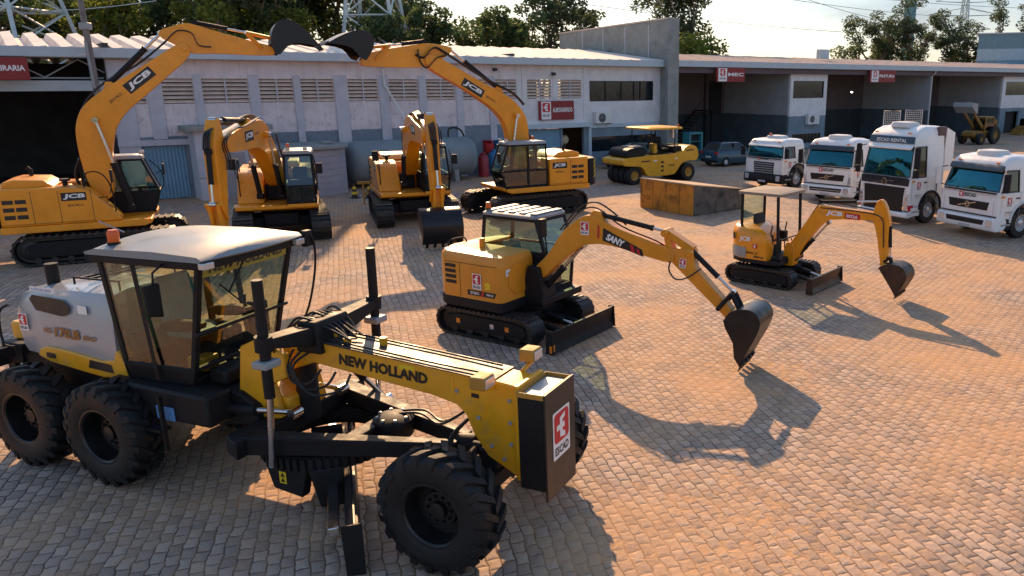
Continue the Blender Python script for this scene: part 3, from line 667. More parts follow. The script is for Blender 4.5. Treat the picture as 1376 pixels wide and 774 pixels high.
# ------------------------------------------------------------------ digger components (x forward, y left, z up)
def stadium(L, r, n):
    """n points with tangents evenly along a track loop of overall length L, height 2r, starting at the bottom rear"""
    s = L - 2 * r; per = 2 * s + 2 * math.pi * r; out = []
    for k in range(n):
        d = per * k / n
        if d < s: out.append((-s / 2 + d, 0, 1, 0)); continue
        d -= s
        if d < math.pi * r:
            a = d / r; out.append((s / 2 + r * math.sin(a), r - r * math.cos(a), math.cos(a), math.sin(a))); continue
        d -= math.pi * r
        if d < s: out.append((s / 2 - d, 2 * r, -1, 0)); continue
        d -= s; a = d / r; out.append((-s / 2 - r * math.sin(a), r + r * math.cos(a), -math.cos(a), -math.sin(a)))
    return out
def track(parent, cx, cy, L, r, w, pads, rubber=False, grouser=.035):
    tr = MB(); th = .03
    pts = stadium(L, r, pads); pl = (2 * (L - 2 * r) + 2 * math.pi * r) / pads * .47
    for (x, z, tx, tz) in pts:
        nx, nz = tz, -tx                       # outward normal
        def q(a, b): return (cx + x + tx * a - nx * b, cy, z + tz * a - nz * b)
        for (a0, a1, b0, b1, ww) in ((-pl, pl, 0 if not rubber else .0, th + grouser * .0 + .02, w), (-pl * .35 if not rubber else -pl * .5, pl * .35 if not rubber else pl * .5, -grouser + .0, .001, w * (.98))):
            b0 += grouser; b1 += grouser
            p = []
            for yy in (-ww / 2, ww / 2):
                for (a, b) in ((a0, b1), (a1, b1), (a1, b0), (a0, b0)):
                    v = q(a, b); p.append((v[0], v[1] + yy, v[2]))
            tr.hexa(p)
    # chain under the pads
    n = len(pts); vs = []
    for (x, z, tx, tz) in pts:
        for b in (.08 + grouser, .15 + grouser):
            for yy in (-w * .25, w * .25): vs.append((cx + x - tz * b, cy + yy, z + tx * b))
    fs = []
    for k in range(n):
        a, c = 4 * k, 4 * ((k + 1) % n)
        fs += [(a, a + 1, c + 1, c), (a + 2, c + 2, c + 3, a + 3), (a, c, c + 2, a + 2), (a + 1, a + 3, c + 3, c + 1)]
    tr.add(vs, fs)
    t = tr.build('track_belt', 'track', parent, smooth=0)
    s = L - 2 * r
    fr = MB(); fr.prism([(cx - s / 2 - .05, r * .55), (cx + s / 2 + .05, r * .55), (cx + s / 2 + .05, r * 1.35), (cx + s / 2 - .3, r * 1.55), (cx - s / 2 + .3, r * 1.55), (cx - s / 2 - .05, r * 1.35)], cy - w * .34, cy + w * .34)
    fr.build('track_frame', 'blk', parent, bevel=.015)
    for sx, nm in ((-1, 'sprocket'), (1, 'idler')):
        rr = r - .13 - grouser * .5; m = MB(); y0 = cy - w * .30; y1 = cy + w * .30
        m.lathe([(0, y0), (rr * .35, y0 - .02), (rr * .45, y0 + .02), (rr * .85, y0 + .03), (rr, y0 + .06), (rr, y1 - .06), (rr * .85, y1 - .03), (rr * .45, y1 - .02), (rr * .35, y1 + .02), (0, y1)], (cx + sx * s / 2, 0, r), 'y', 22)
        if sx < 0:
            for k in range(13):
                a = 2 * math.pi * k / 13; X, Z = cx - s / 2, r
                m.tube([(X + rr * .9 * math.cos(a), cy, Z + rr * .9 * math.sin(a)), (X + (rr + .06) * math.cos(a), cy, Z + (rr + .06) * math.sin(a))], [.05, .02], 6)
        m.build(nm, 'track', parent)
    nr = max(4, int(s / .38))
    for k in range(nr):
        x = cx - s / 2 + .15 + (s - .3) * k / (nr - 1)
        MB().cyl((x, cy - w * .32, .13 + grouser), (x, cy + w * .32, .13 + grouser), .095, n=12).build('track_roller', 'track', parent)
    return t

def ram(parent, p0, p1, r, frac, y=0., name='hydraulic_ram', mat='blk', z0=None):
    a = Vector((p0[0], y, p0[1])) if len(p0) == 2 else Vector(p0); c = Vector((p1[0], y, p1[1])) if len(p1) == 2 else Vector(p1)
    m = a.lerp(c, frac); q = MB()
    q.tube([a, m.lerp(a, .04), m.lerp(a, .035), m], [r, r, r * 1.18, r * 1.18], 12)
    ax = Vector((0, 1, 0)) if abs((c - a).normalized().y) < .8 else Vector((1, 0, 0))
    q.cyl(a - ax * r * 1.2, a + ax * r * 1.2, r * 1.25, n=12)
    b = q.build(name, mat, parent)
    q = MB(); q.tube([m, c], r * .55, 10); q.cyl(c - ax * r * 1.2, c + ax * r * 1.2, r * 1.0, n=12); q.build('rod', 'steel', b)
    return b

def plate_xz(parent, name, poly, w, mat, y=0., bevel=.018, it=1, keep=()):
    return MB().prism(smooth_poly(poly, it, keep) if it else poly, y - w / 2, y + w / 2).build(name, mat, parent, bevel=bevel)

def pin(parent, x, z, w, r, y=0., mat='blk', name='pin_boss'):
    return MB().lathe([(0, y - w / 2), (r * .55, y - w / 2), (r * .6, y - w / 2 + .015), (r, y - w / 2 + .02), (r, y + w / 2 - .02), (r * .6, y + w / 2 - .015), (r * .55, y + w / 2), (0, y + w / 2)], (x, 0, z), 'y', 16).build(name, mat, parent)

def bucket(parent, outer, edge, w, mat='buck', teeth=5, y=0., th=.035, tl=.16):
    """outer = shell curve from hinge to lip, edge = side plate edge from lip back to hinge"""
    oc = [(p.x, p.y) for p in spline([(a, c, 0) for a, c in outer], 4)]
    m = MB(); poly = oc + list(edge)
    for s in (-1, 1):
        m.prism(poly, y + s * w / 2 - .016, y + s * w / 2 + .016)
    cx = sum(p[0] for p in poly) / len(poly); cz = sum(p[1] for p in poly) / len(poly)
    n = len(oc); vs = []
    for i, p in enumerate(oc):
        a = Vector(oc[max(i - 1, 0)]); c = Vector(oc[min(i + 1, n - 1)]); d = (c - a).normalized(); nn = Vector((-d.y, d.x))
        if nn.dot(Vector((cx - p[0], cz - p[1]))) < 0: nn = -nn
        q = Vector(p) + nn * th
        for yy in (-w / 2 + .0161, w / 2 - .0161):
            vs.append((p[0] + nn.x * .002, y + yy, p[1] + nn.y * .002)); vs.append((q.x, y + yy, q.y))
    fs = []
    for i in range(n - 1):
        a, c = 4 * i, 4 * (i + 1)
        fs += [(a, c, c + 2, a + 2), (a + 1, a + 3, c + 3, c + 1), (a, a + 1, c + 1, c), (a + 2, c + 2, c + 3, a + 3)]
    fs += [(0, 2, 3, 1), (4 * n - 4, 4 * n - 3, 4 * n - 1, 4 * n - 2)]
    m.add(vs, fs)
    b = m.build('bucket', mat, parent, bevel=.008)
    lip = Vector(oc[-1]); d = (lip - Vector(oc[-4])).normalized(); nn = Vector((-d.y, d.x))
    for k in range(teeth):
        yy = y - w / 2 + w * (k + .5) / teeth; tw = min(.055, w / teeth * .28)
        base = lip - d * .10; tip = lip + d * tl
        MB().hexa([(base.x - nn.x * .03, yy - tw, base.y - nn.y * .03), (base.x - nn.x * .03, yy + tw, base.y - nn.y * .03), (base.x + nn.x * .045, yy + tw, base.y + nn.y * .045), (base.x + nn.x * .045, yy - tw, base.y + nn.y * .045),
                   (tip.x - nn.x * .006, yy - tw * .75, tip.y - nn.y * .006), (tip.x - nn.x * .006, yy + tw * .75, tip.y - nn.y * .006), (tip.x + nn.x * .006, yy + tw * .75, tip.y + nn.y * .006), (tip.x + nn.x * .006, yy - tw * .75, tip.y + nn.y * .006)]).build('tooth', mat, b, bevel=.005)
    return b

def cabin(parent, levels, y0, y1, frame='blk', gl='gl_green', border=.06, top=None, roofmat='gry', solid=(), th=.05, name='cab', over=.03, rear_in=0., roof_h=.09):
    """glazed box cab; levels = [(z, x rear, x front, inset in y)] from floor to eaves; frame is the cab, its windows are children"""
    fr = MB(); panes = []
    for li in range(len(levels) - 1):
        (za, xa, fa, ia), (zb, xb, fb, ib) = levels[li], levels[li + 1]
        A = [(xa, y0 + ia, za), (fa, y0 + ia, za), (fa, y1 - ia, za), (xa, y1 - ia, za)]
        B = [(xb, y0 + ib, zb), (fb, y0 + ib, zb), (fb, y1 - ib, zb), (xb, y1 - ib, zb)]
        for nm, i, j in (('right', 0, 1), ('front', 1, 2), ('left', 2, 3), ('rear', 3, 0)):
            q = [A[i], A[j], B[j], B[i]]
            if (li, nm) in solid or nm in solid: fr.slab(q, th)
            else:
                lo = border if li == 0 else border * .4; hi = border if li == len(levels) - 2 else border * .4
                fr.ring(q, (border, border, lo, hi), th); panes.append((nm, inner(q, (border * .95, border * .95, lo * .95, hi * .95))))
    z, x0, x1, ins = levels[0]; fr.bx(x0, x1, y0 + ins, y1 - ins, z - .06, z + .002)
    c = fr.build(name, frame, parent, bevel=.012)
    for nm, q in panes:
        q = [Vector(p) for p in q]; n = (q[1] - q[0]).cross(q[3] - q[0]).normalized()
        MB().slab([p - n * .018 for p in q], .008).build('windscreen' if nm == 'front' else 'side_window' if nm != 'rear' else 'rear_window', gl, c, smooth=0)
    z, x0, x1, ins = levels[-1]
    a = rbox(x0 - over, x1 + over, y0 + ins - over, y1 - ins + over, .12); k = .88
    mx, my = (x0 + x1) / 2, (y0 + y1) / 2
    rings = [[(x, y, z) for x, y in a], [(x, y, z + roof_h * .55) for x, y in a], [(mx + (x - mx) * .95, my + (y - my) * .93, z + roof_h * .9) for x, y in a], [(mx + (x - mx) * .6, my + (y - my) * .6, z + roof_h * 1.08) for x, y in a]]
    MB().loft(rings).build('cab_roof', roofmat, c, bevel=0, smooth=50)
    return c

def seat(parent, x, y, z, mat='seat', s=1.0):
    o = MB().prism(smooth_poly([(x - .25 * s, z), (x + .27 * s, z + .02), (x + .27 * s, z + .13 * s), (x - .25 * s, z + .10 * s)], 1), y - .24 * s, y + .24 * s).build('seat', mat, parent, bevel=.03)
    MB().prism(smooth_poly([(x - .28 * s, z + .08), (x - .13 * s, z + .10), (x - .25 * s, z + .72 * s), (x - .36 * s, z + .72 * s)], 1), y - .23 * s, y + .23 * s).build('backrest', mat, o, bevel=.03)
    return o

def rot(poly, pv, deg, to=None):
    c, s = math.cos(R(deg)), math.sin(R(deg)); to = to or pv
    return [(to[0] + (x - pv[0]) * c - (z - pv[1]) * s, to[1] + (x - pv[0]) * s + (z - pv[1]) * c) for x, z in poly]

def jcb_plate(parent, o, ux, uz, w, h, name='brand_lettering', bg=True):
    d = Decal(o, ux, uz)
    if bg: d.rect(0, 0, w, h, 0)
    d.text('JCB', w * .07, h * .17, w * .86, h * .66, 1, 1, .045, .12)
    return d.build(name, ['letk', 'lets'], parent)

def beacon(parent, x, y, z, s=1.):
    o = MB().lathe([(0, 0), (.06 * s, 0), (.06 * s, .03 * s), (.0, .031 * s)], (x, y, z), 'z', 12).build('beacon', 'blk', parent)
    MB().lathe([(.05 * s, .03 * s), (.055 * s, .12 * s), (.04 * s, .15 * s), (0, .155 * s)], (x, y, z), 'z', 12).build('lens', 'orange', o)

# ------------------------------------------------------------------ the four big diggers
FOOT = (.15, 1.95); TIP = (2.83, 6.25)
BOOM_A = [(-.10, 1.70), (-.32, 2.66), (-.36, 3.70), (-.25, 4.18), (-.02, 4.59), (.68, 5.13), (1.43, 5.56), (2.55, 6.32), (2.86, 6.46), (3.02, 6.30), (2.98, 6.02), (2.24, 5.38), (1.71, 4.91), (1.12, 4.43), (.78, 4.02), (.60, 3.6), (.48, 3.0), (.40, 1.95), (.25, 1.70)]
STICK_A = [(2.18, 6.60), (2.22, 6.78), (2.60, 6.92), (2.99, 7.03), (3.23, 6.97), (4.6, 6.56), (5.42, 6.37), (5.46, 6.15), (5.30, 6.07), (3.7, 6.12), (3.30, 6.10), (2.98, 6.12), (2.62, 6.36)]
def big_digger(label, O, ang, under, boom, stick, bk_outer, bk_edge, foot_ram, arm_ram, bkt_ram, link, blabel, group='yellow tracked excavators along the warehouse', pan=(0, 0), rails=True, cab_glass='gl_green', cabframe='blk'):
    t = thing('excavator', label, 'excavator', (O[0], O[1], 0), ang, group)
    # undercarriage, turned by `under` degrees: built rotated
    ug = MB(); ug.bx(-.9, .9, -.55, .55, .45, .85); ug.cyl((0, 0, .8), (0, 0, 1.0), .62, n=24)
    for sx in (-1, 1):
        ug.prism([(sx * .55 - .2, .35), (sx * .55 + .2, .35), (sx * .55 + .2, .7), (sx * .55 - .2, .7)], -.95, .95)
    parts0 = set(bpy.data.objects)
    ug.build('undercarriage', 'blk', t, bevel=.02)
    for s in (-1, 1): track(t, 0, s * 1.2, 4.4, .46, .62, 50)
    for o in set(bpy.data.objects) - parts0:
        if o.parent == t: o.rotation_euler = (0, 0, R(under))
    # house
    MB().prism([(-2.4, .98), (1.15, .98), (1.35, 1.06), (1.35, 1.18), (-2.4, 1.18)], -1.30, 1.30).build('revolving_deck', 'yel', t, bevel=.02)
    rp = MB().prism(smooth_poly([(-2.36, 1.182), (-2.36, 2.28), (-.55, 2.26), (-.1, 2.12), (.22, 1.72), (.52, 1.36), (.60, 1.182)], 1, (0, 1, 6)), -1.27, -.44).build('side_panel', 'yel', t, bevel=.05, seg=3)
    lp = MB().prism([(-2.36, 1.182), (-2.36, 2.27), (-.56, 2.25), (-.56, 1.182)], .44, 1.27).build('side_panel', 'yel', t, bevel=.05, seg=3)
    MB().prism([(-2.35, 1.19), (-2.35, 2.22), (-.75, 2.20), (-.6, 2.05), (-.6, 1.19)], -.438, .438).build('engine_cover', 'yel', t, bevel=.03)
    MB().prism([(-2.25, 2.24), (-2.25, 2.42), (-1.95, 2.50), (-1.25, 2.46), (-.98, 2.24)], -.95, .75).build('hood', 'yel', t, bevel=.05, seg=3)
    cw = MB(); a = [(-2.38, -1.29), (-2.6, -1.27), (-2.86, -1.0), (-2.98, -.4), (-2.98, .4), (-2.86, 1.0), (-2.6, 1.27), (-2.38, 1.29)]
    cw.prism(a, 1.08, 2.2, 'z'); cwo = cw.build('counterweight', 'blk', t, bevel=.05, seg=3)
    for s in (-1, 1):
        d = Decal((-2.61, s * 1.262, 1.3), (-.26 * s if s > 0 else .26, -.27 if s > 0 else .27, 0) if False else ((-.26, -.27, 0) if s > 0 else (.26, -.27, 0)), (0, 0, 1), .012)
        if s < 0: d.o = Vector((-2.86, -1.0, 1.3))
        for k in range(4): d.poly([(.04, .05 + k * .2), (.33, .19 + k * .2), (.33, .29 + k * .2), (.04, .15 + k * .2)], 0)
        d.build('hazard_marks', ['lety'], cwo)
    # marks on the flanks: brand plate, seams, vents
    for s, p in ((-1, rp), (1, lp)):
        o = (-2.36, -1.27, 1.18) if s < 0 else (-.56, 1.27, 1.18); ux = (1, 0, 0) if s < 0 else (-1, 0, 0)
        ex = 0.0
        d = Decal(o, ux, (0, 0, 1))
        W = 2.36 + .2 if s < 0 else 1.8
        vx = .12 if s < 0 else 1.02
        for r_ in range(3):
            for k in range(2): d.rect(vx + k * .30, .22 + r_ * .22, .26, .12, 0)
        for x in ((.80, 1.45, 2.25) if s < 0 else (.95,)): d.rect(x, .04, .012, .95, 0)
        d.rect(.02, .06, W - .3, .012, 0)
        bx_ = 1.52 if s < 0 else .14
        d.rect(bx_, .68, .62 if s < 0 else .66, .24, 0, 1); d.text('JCB', bx_ + .05, .72, .54, .16, 1, 2, .045, .12)
        d.text('JS210LC', bx_ + .12, .50, .40, .075, 0, 1, .02)
        d.build('brand_lettering', ['letk', 'lets'], p)
    # deck fittings
    o = MB().cyl((-.75, -.75, 2.26), (-.75, -.75, 2.40), .07, n=12); o.cyl((-.75, -.75, 2.40), (-.75, -.75, 2.46), .15, .13, n=14); o.build('air_intake', 'blk', t)
    MB().tube([(-1.7, .35, 2.48), (-1.7, .35, 2.66), (-1.78, .35, 2.74)], .055, 10).build('exhaust_pipe', 'blk', t)
    q = MB(); q.tube(spline([(.45, -1.18, 1.3), (.42, -1.18, 2.2), (.2, -1.18, 2.62), (-.15, -1.18, 2.62), (-.25, -1.18, 2.2)], 4), .02, 6); q.tube([(.3, -1.18, 1.9), (-.2, -1.18, 1.9)], .016, 6)
    if rails: q.build('handrail', 'blk', t)
    m = MB(); m.tube([(.38, -1.2, 2.0), (.5, -1.3, 2.5)], .015, 6); m.bx(.46, .52, -1.42, -1.2, 2.35, 2.72); m.build('mirror', 'blk', t, bevel=.01)
    # pump bay behind the boom foot
    MB().bx(-.58, -.1, -.40, .20, 1.19, 1.75).build('valve_block', 'blk', t, bevel=.03)
    for k, (ya, yb) in enumerate(((-.1, -.16), (.02, -.05), (.12, .1))):
        MB().tube(spline([(-.35, ya, 1.75), (-.55, ya, 2.5), (-.3, yb, 3.1), (-.12, yb, 3.5)], 5), .028, 7).build('hose', 'hose', t)
    # cab on the left
    c = cabin(t, [(1.22, -.46, 1.40, 0), (1.85, -.48, 1.60, 0), (2.88, -.46, 1.22, .03)], .30, 1.27, cabframe, cab_glass, .07, roofmat='gry', solid=((0, 'right'), (0, 'rear')), over=.02, roof_h=.11)
    if c:
        MB().bx(.35, .43, 1.275, 1.285, 1.3, 2.8).build('door_post', 'blk', c); MB().bx(-.4, 1.45, 1.272, 1.282, 1.83, 1.90).build('door_rail', 'blk', c)
        seat(c, .25, .78, 1.62, 'seat'); MB().bx(.95, 1.2, .45, .75, 1.3, 2.0).build('console', 'blk', c, bevel=.03)
        m = MB(); m.tube(spline([(1.35, 1.28, 1.6), (1.66, 1.33, 1.9), (1.62, 1.34, 2.4), (1.35, 1.30, 2.75)], 4), .017, 6); m.build('grab_rail', 'blk', c)
        q = MB(); q.tube([(1.5, 1.3, 2.3), (1.72, 1.42, 2.42)], .015, 6); q.bx(1.68, 1.74, 1.34, 1.54, 2.25, 2.6); q.build('mirror', 'blk', c, bevel=.01)
        for yy in (.5, 1.05): MB().bx(1.15, 1.27, yy - .07, yy + .07, 3.0, 3.1).build('work_lamp', 'lens', c, bevel=.015)
        beacon(c, -.25, .45, 2.99)
        MB().bx(1.30, 1.44, .32, 1.25, 1.1, 1.22).build('step', 'yel', c, bevel=.015)
    # boom, stick, bucket
    b = plate_xz(t, 'boom', boom, .46, 'yel', it=2)
    st = plate_xz(t, 'stick', stick, .32, 'yel', it=1)
    return t, b, st

def boom_hoses(t, pts, y, r=.02, n=3):
    for k in range(n):
        MB().tube(spline([(x, y + (k - 1) * .055, z + .02 * k) for x, z in pts], 5), r, 6).build('hose', 'hose', t)

def pose(boom_deg, stick_deg):
    """joint positions for a digger whose boom and stick are turned from the pose of the leftmost one"""
    bm_ = rot(BOOM_A, FOOT, boom_deg); tip = rot([TIP], FOOT, boom_deg)[0]
    sk_ = rot(STICK_A, TIP, stick_deg, tip)
    f = lambda p: rot([p], FOOT, boom_deg)[0]; g_ = lambda p: rot([p], TIP, stick_deg, tip)[0]
    return bm_, sk_, tip, f, g_

def rig(t, b, st, tip, fb, sb, arm, bkt, bk_out, bk_edge, links, teeth=5, w=1.28, lab=None, labw=.95):
    for s in (-1, 1): ram(t, (.80, 1.45), fb, .085, .52, s * .36, 'boom_ram')
    ram(t, arm[0], arm[1], .085, .70, 0, 'stick_ram'); ram(t, bkt[0], bkt[1], .07, .62, 0, 'bucket_ram')
    pin(t, fb[0], fb[1], .80, .10, mat='yel'); pin(t, tip[0], tip[1], .52, .13, mat='yel')
    for (a, c, yy) in links:
        for s in (-1, 1):
            MB().tube([(a[0], s * yy, a[1]), (c[0], s * yy, c[1])], .055, 8).build('bucket_link', 'yel', t)
    q = arm[0]; MB().prism([(q[0] - .2, q[1] - .22), (q[0] + .25, q[1] - .12), (q[0] + .08, q[1] + .07), (q[0] - .08, q[1] + .07)], -.14, .14).build('ram_lug', 'yel', t, bevel=.01)
    bucket(t, bk_out, bk_edge, w, 'buck', teeth)
    if lab:
        (cx, cz), a = lab; ux = Vector((math.cos(R(a)), 0, math.sin(R(a)))); uz = Vector((-math.sin(R(a)), 0, math.cos(R(a)))); h = .32; ww = labw
        jcb_plate(b, Vector((cx, -.231, cz)) - ux * ww / 2 - uz * h / 2, ux, uz, ww, h)
        jcb_plate(b, Vector((cx, .231, cz)) + ux * ww / 2 - uz * h / 2, -ux, uz, ww, h)
        for s in (-1, 1):
            d = Decal(Vector((cx, s * .231, cz)) - (ux if s < 0 else -ux) * (ww * .5 + .55) - uz * .06 if False else Vector((cx, s * .231, cz)) - ux * (ww * .5 + (.62 if s < 0 else .12)) - uz * .05, ux if s < 0 else -ux, uz)
            if s < 0: d.text('JS210LC', 0, 0, .46, .10, 0, 0, .02)
            else: d.text('JS210LC', 0, 0, .46, .10, 0, 0, .02)
            d.build('model_lettering', ['letk'], b)

# leftmost: side view, boom raised to the right
A_OUT = [(5.30, 6.42), (5.38, 6.82), (5.55, 7.08), (5.78, 7.2), (6.03, 7.15), (6.41, 6.85), (6.80, 6.38)]
A_EDGE = [(6.62, 6.40), (6.30, 6.46), (6.05, 6.46), (5.81, 6.38), (5.66, 6.22), (5.54, 6.10), (5.40, 6.12)]
t, b, st = big_digger('big yellow excavator at the far left, its boom raised to the right in an arch', (-16.58, 24.3), 28, -2, BOOM_A, STICK_A, None, None, None, None, None, None, None)
rig(t, b, st, TIP, (.22, 4.12), None, ((.70, 5.18), (2.26, 6.70)), ((3.23, 7.04), (4.66, 6.78)), A_OUT, A_EDGE, [((4.66, 6.78), (5.05, 6.30), .19), ((4.66, 6.78), (5.42, 6.62), .12)], lab=((1.52, 5.30), 38))
boom_hoses(t, [(-.2, 4.3), (.1, 4.78), (.7, 5.3), (1.5, 5.75), (2.4, 6.5), (2.7, 6.9), (3.1, 6.6), (3.3, 6.3)], .27)
boom_hoses(t, [(2.3, 6.35), (2.7, 6.75), (3.1, 6.7), (3.25, 6.35), (3.6, 6.3)], -.28, .016, 2)

# right-hand one of the arch: mirrored view
BOOM_D = [(-.05, 1.7), (-.22, 2.4), (-.20, 3.0), (-.17, 3.74), (.08, 4.22), (.55, 4.66), (1.51, 5.14), (2.29, 5.55), (3.3, 6.1), (3.7, 6.28), (3.95, 6.15), (3.92, 5.88), (3.55, 5.58), (2.76, 5.17), (1.88, 4.64), (1.12, 4.09), (.76, 3.53), (.66, 2.9), (.45, 1.95), (.3, 1.7)]
STICK_D = [(2.84, 6.36), (2.88, 6.52), (3.3, 6.60), (3.88, 6.64), (4.2, 6.58), (5.85, 6.30), (6.22, 6.08), (6.28, 5.86), (6.1, 5.78), (5.18, 5.77), (4.2, 5.76), (3.7, 5.86), (3.26, 6.06)]
D_OUT = [(6.1, 6.10), (5.90, 6.46), (5.95, 6.82), (6.2, 6.98), (6.45, 6.97), (6.77, 6.88), (7.15, 6.70), (7.46, 6.52)]
D_EDGE = [(7.20, 6.50), (6.91, 6.46), (6.66, 6.38), (6.52, 6.24), (6.40, 6.06), (6.2, 5.98)]
t, b, st = big_digger('big yellow excavator whose boom reaches left to meet the other raised bucket', (-4.51, 32.42), 213.8, 4, BOOM_D, STICK_D, None, None, None, None, None, None, None)
rig(t, b, st, (3.70, 6.05), (.35, 3.95), None, ((1.0, 5.02), (2.90, 6.45)), ((3.88, 6.70), (5.2, 6.52)), D_OUT, D_EDGE, [((5.2, 6.52), (5.75, 6.02), .19), ((5.2, 6.52), (6.02, 6.42), .12)], lab=((2.12, 5.03), 31))
boom_hoses(t, [(.0, 4.35), (.5, 4.82), (1.4, 5.25), (2.3, 5.75), (3.2, 6.3), (3.6, 6.45), (4.0, 6.1), (4.3, 6.2)], .27)
boom_hoses(t, [(3.1, 6.2), (3.5, 6.1), (3.9, 5.75), (4.15, 6.0), (4.2, 6.4)], .28, .018, 2)

# two facing the camera with the stick hanging down
def hanging(label, O, ang, under, swing=0):
    bm_, sk_, tip, f, g_ = pose(-40, -73)
    t, b, st = big_digger(label, O, ang, under, bm_, sk_, None, None, None, None, None, None, None)
    hin = g_((5.38, 6.2))
    out = [(hin[0] - .05, hin[1] + .12), (hin[0] + .25, hin[1] + .20), (hin[0] + .62, hin[1] + .10), (hin[0] + .86, hin[1] - .25), (hin[0] + .84, hin[1] - .62), (hin[0] + .62, .12)]
    edge = [(hin[0] + .40, .45), (hin[0] + .08, hin[1] - .30), (hin[0] - .12, hin[1] - .05)]
    la = g_((4.66, 6.78))
    lc = (1.75, 5.42); l2 = f(lc)
    rig(t, b, st, tip, f((.22, 4.12)), None, (f((.70, 5.18)), g_((2.26, 6.70))), (g_((3.23, 7.04)), la), out, edge, [(la, g_((5.0, 6.25)), .19), (la, (hin[0] + .2, hin[1] + .18), .12)], lab=(f((1.30, 5.10)), -2), labw=.8)
    boom_hoses(t, [f(p) for p in ((-.2, 4.3), (.1, 4.78), (.7, 5.3), (1.5, 5.75), (2.3, 6.5))] + [g_(p) for p in ((2.7, 7.0), (3.2, 7.1))], -.05, .024, 4)
    boom_hoses(t, [f(p) for p in ((.3, 4.9), (1.5, 5.65), (2.2, 6.2))] + [g_(p) for p in ((2.9, 6.6), (3.3, 6.3), (3.6, 6.3))], .27, .02, 3)
    if swing:
        for o in children(t):
            if o.name.split('.')[0] in ('boom', 'stick', 'boom_ram', 'stick_ram', 'bucket_ram', 'pin_boss', 'bucket_link', 'ram_lug', 'bucket', 'hose'): o.rotation_euler = (0, 0, R(swing))
    return t
hanging('yellow excavator facing the camera between the concrete kiosk and the round tank', (-12.55, 27.65), -69, 4, -13)
hanging('yellow excavator facing the camera before the long steel tank, bucket on the ground', (-8.76, 30.87), -66, -2)
# ------------------------------------------------------------------ small diggers
def turned(t, before, loc, deg, names=None):
    for o in set(bpy.data.objects) - before:
        if o.parent == t: o.location = loc; o.rotation_euler = (0, 0, R(deg))
def dozer_blade(t, x, w, h, mat, arm_y=.35, arm_x=.5):
    prof = [(x + .06, .03), (x - .02, .0), (x - .06, .12), (x - .075, h * .5), (x - .03, h), (x + .03, h), (x - .01, h * .5), (x + .01, .12)]
    b = MB().prism(prof, -w / 2, w / 2).build('dozer_blade', mat, t, bevel=.006)
    for s in (-1, 1):
        MB().prism([(x - .12, .02), (x + .07, .02), (x + .04, h + .01), (x - .1, h + .01)], s * w / 2 - .012, s * w / 2 + .012).build('end_plate', mat, b)
        MB().tube([(arm_x, s * arm_y, .36), (x - .4, s * arm_y, .25), (x - .07, s * (arm_y + .02), .2)], [.07, .06, .055], 8).build('blade_arm', 'blk' if mat != 'rust' else 'track', t)
    q = MB(); q.tube([(x - .32, -arm_y, .24), (x - .32, arm_y, .24)], .045, 8); q.build('cross_tube', 'gry' if mat != 'rust' else 'track', t)
    ram(t, (arm_x + .05, .0, .5), (x - .07, 0, .28), .05, .6, name='blade_ram')
    return b

def strut(t, name, a, c, w0, w1, yw, mat, bevel=.012):
    a = Vector((a[0], a[1])); c = Vector((c[0], c[1])); d = (c - a).normalized(); n = Vector((-d.y, d.x))
    return MB().prism([tuple(a + n * w0), tuple(a - n * w0), tuple(c - n * w1), tuple(c + n * w1)], -yw / 2, yw / 2).build(name, mat, t, bevel=bevel)

t = thing('compact_excavator', 'yellow midi excavator with glazed cab, black dozer blade and bucket resting on the setts', 'excavator', (-2.5, 16.43, 0), -31)
SANY = t
for s in (-1, 1): track(t, -.05, s * .90, 2.62, .31, .46, 44, rubber=True, grouser=.022)
q = MB(); q.bx(-.75, .7, -.66, .66, .32, .56); q.cyl((0, 0, .5), (0, 0, .72), .48, n=24); q.build('undercarriage', 'blk', t, bevel=.02)
for x in (-.78, .15, .55):
    MB().bx(x - .05, x + .05, -1.062, -1.055, .27, .37).build('reflector', 'amber' if x != .15 else 'lens', t)
dozer_blade(t, 1.72, 2.26, .47, 'blk')
MB().bx(1.70, 1.76, -1.15, -1.05, .05, .2).build('reflector', 'amber', t)
# house
pl = [(.48, -1.06), (.48, 1.10), (-.9, 1.10), (-1.28, .95), (-1.45, .5), (-1.45, -.5), (-1.30, -.95), (-1.05, -1.10), (.35, -1.10)]
MB().prism(pl, .64, .86, 'z').build('revolving_deck', 'blk', t, bevel=.03)
MB().prism([(.48, .70), (.95, .70), (.95, .84), (.48, .84)], -.35, 1.08).build('floor_plate', 'blk', t, bevel=.015)
hd = MB(); z0, z1, z2 = .862, 1.66, 1.82
hp = [(.40, -1.09), (.46, -1.0), (.46, -.06), (-1.0, -.06), (-1.0, 1.08), (-.95, 1.09), (-1.25, .95), (-1.43, .5), (-1.43, -.5), (-1.28, -.93), (-1.05, -1.09)]
hp = [(.40, -1.09), (.47, -1.0), (.47, -.04), (-.98, -.04), (-.98, 1.06), (-1.22, .93), (-1.43, .5), (-1.43, -.5), (-1.28, -.93), (-1.05, -1.09)]
cx_, cy_ = -.4, -.25
def shrink(k, kx=None): return [(cx_ + (x - cx_) * k, cy_ + (y - cy_) * k) for x, y in hp]
rings = [[(x, y, z0) for x, y in hp], [(x, y, 1.55) for x, y in hp], [(x, y, 1.70 + .05 * (x < 0)) for x, y in shrink(.985)], [(x, y, 1.79 + .02 * (x < -.2)) for x, y in shrink(.93)], [(x, y, 1.82) for x, y in shrink(.80)]]
hood = hd.loft(rings).build('engine_hood', 'yeld', t, bevel=.0, smooth=38)
d = Decal((-1.05, -1.09, .86), (1, 0, 0), (0, 0, 1), .006)
for k in range(4): d.rrect(.02, .28 + k * .115, .30, .075, .02, 0)
d.rect(.42, .02, .010, .72, 0); d.rect(.02, .74, 1.40, .010, 0)
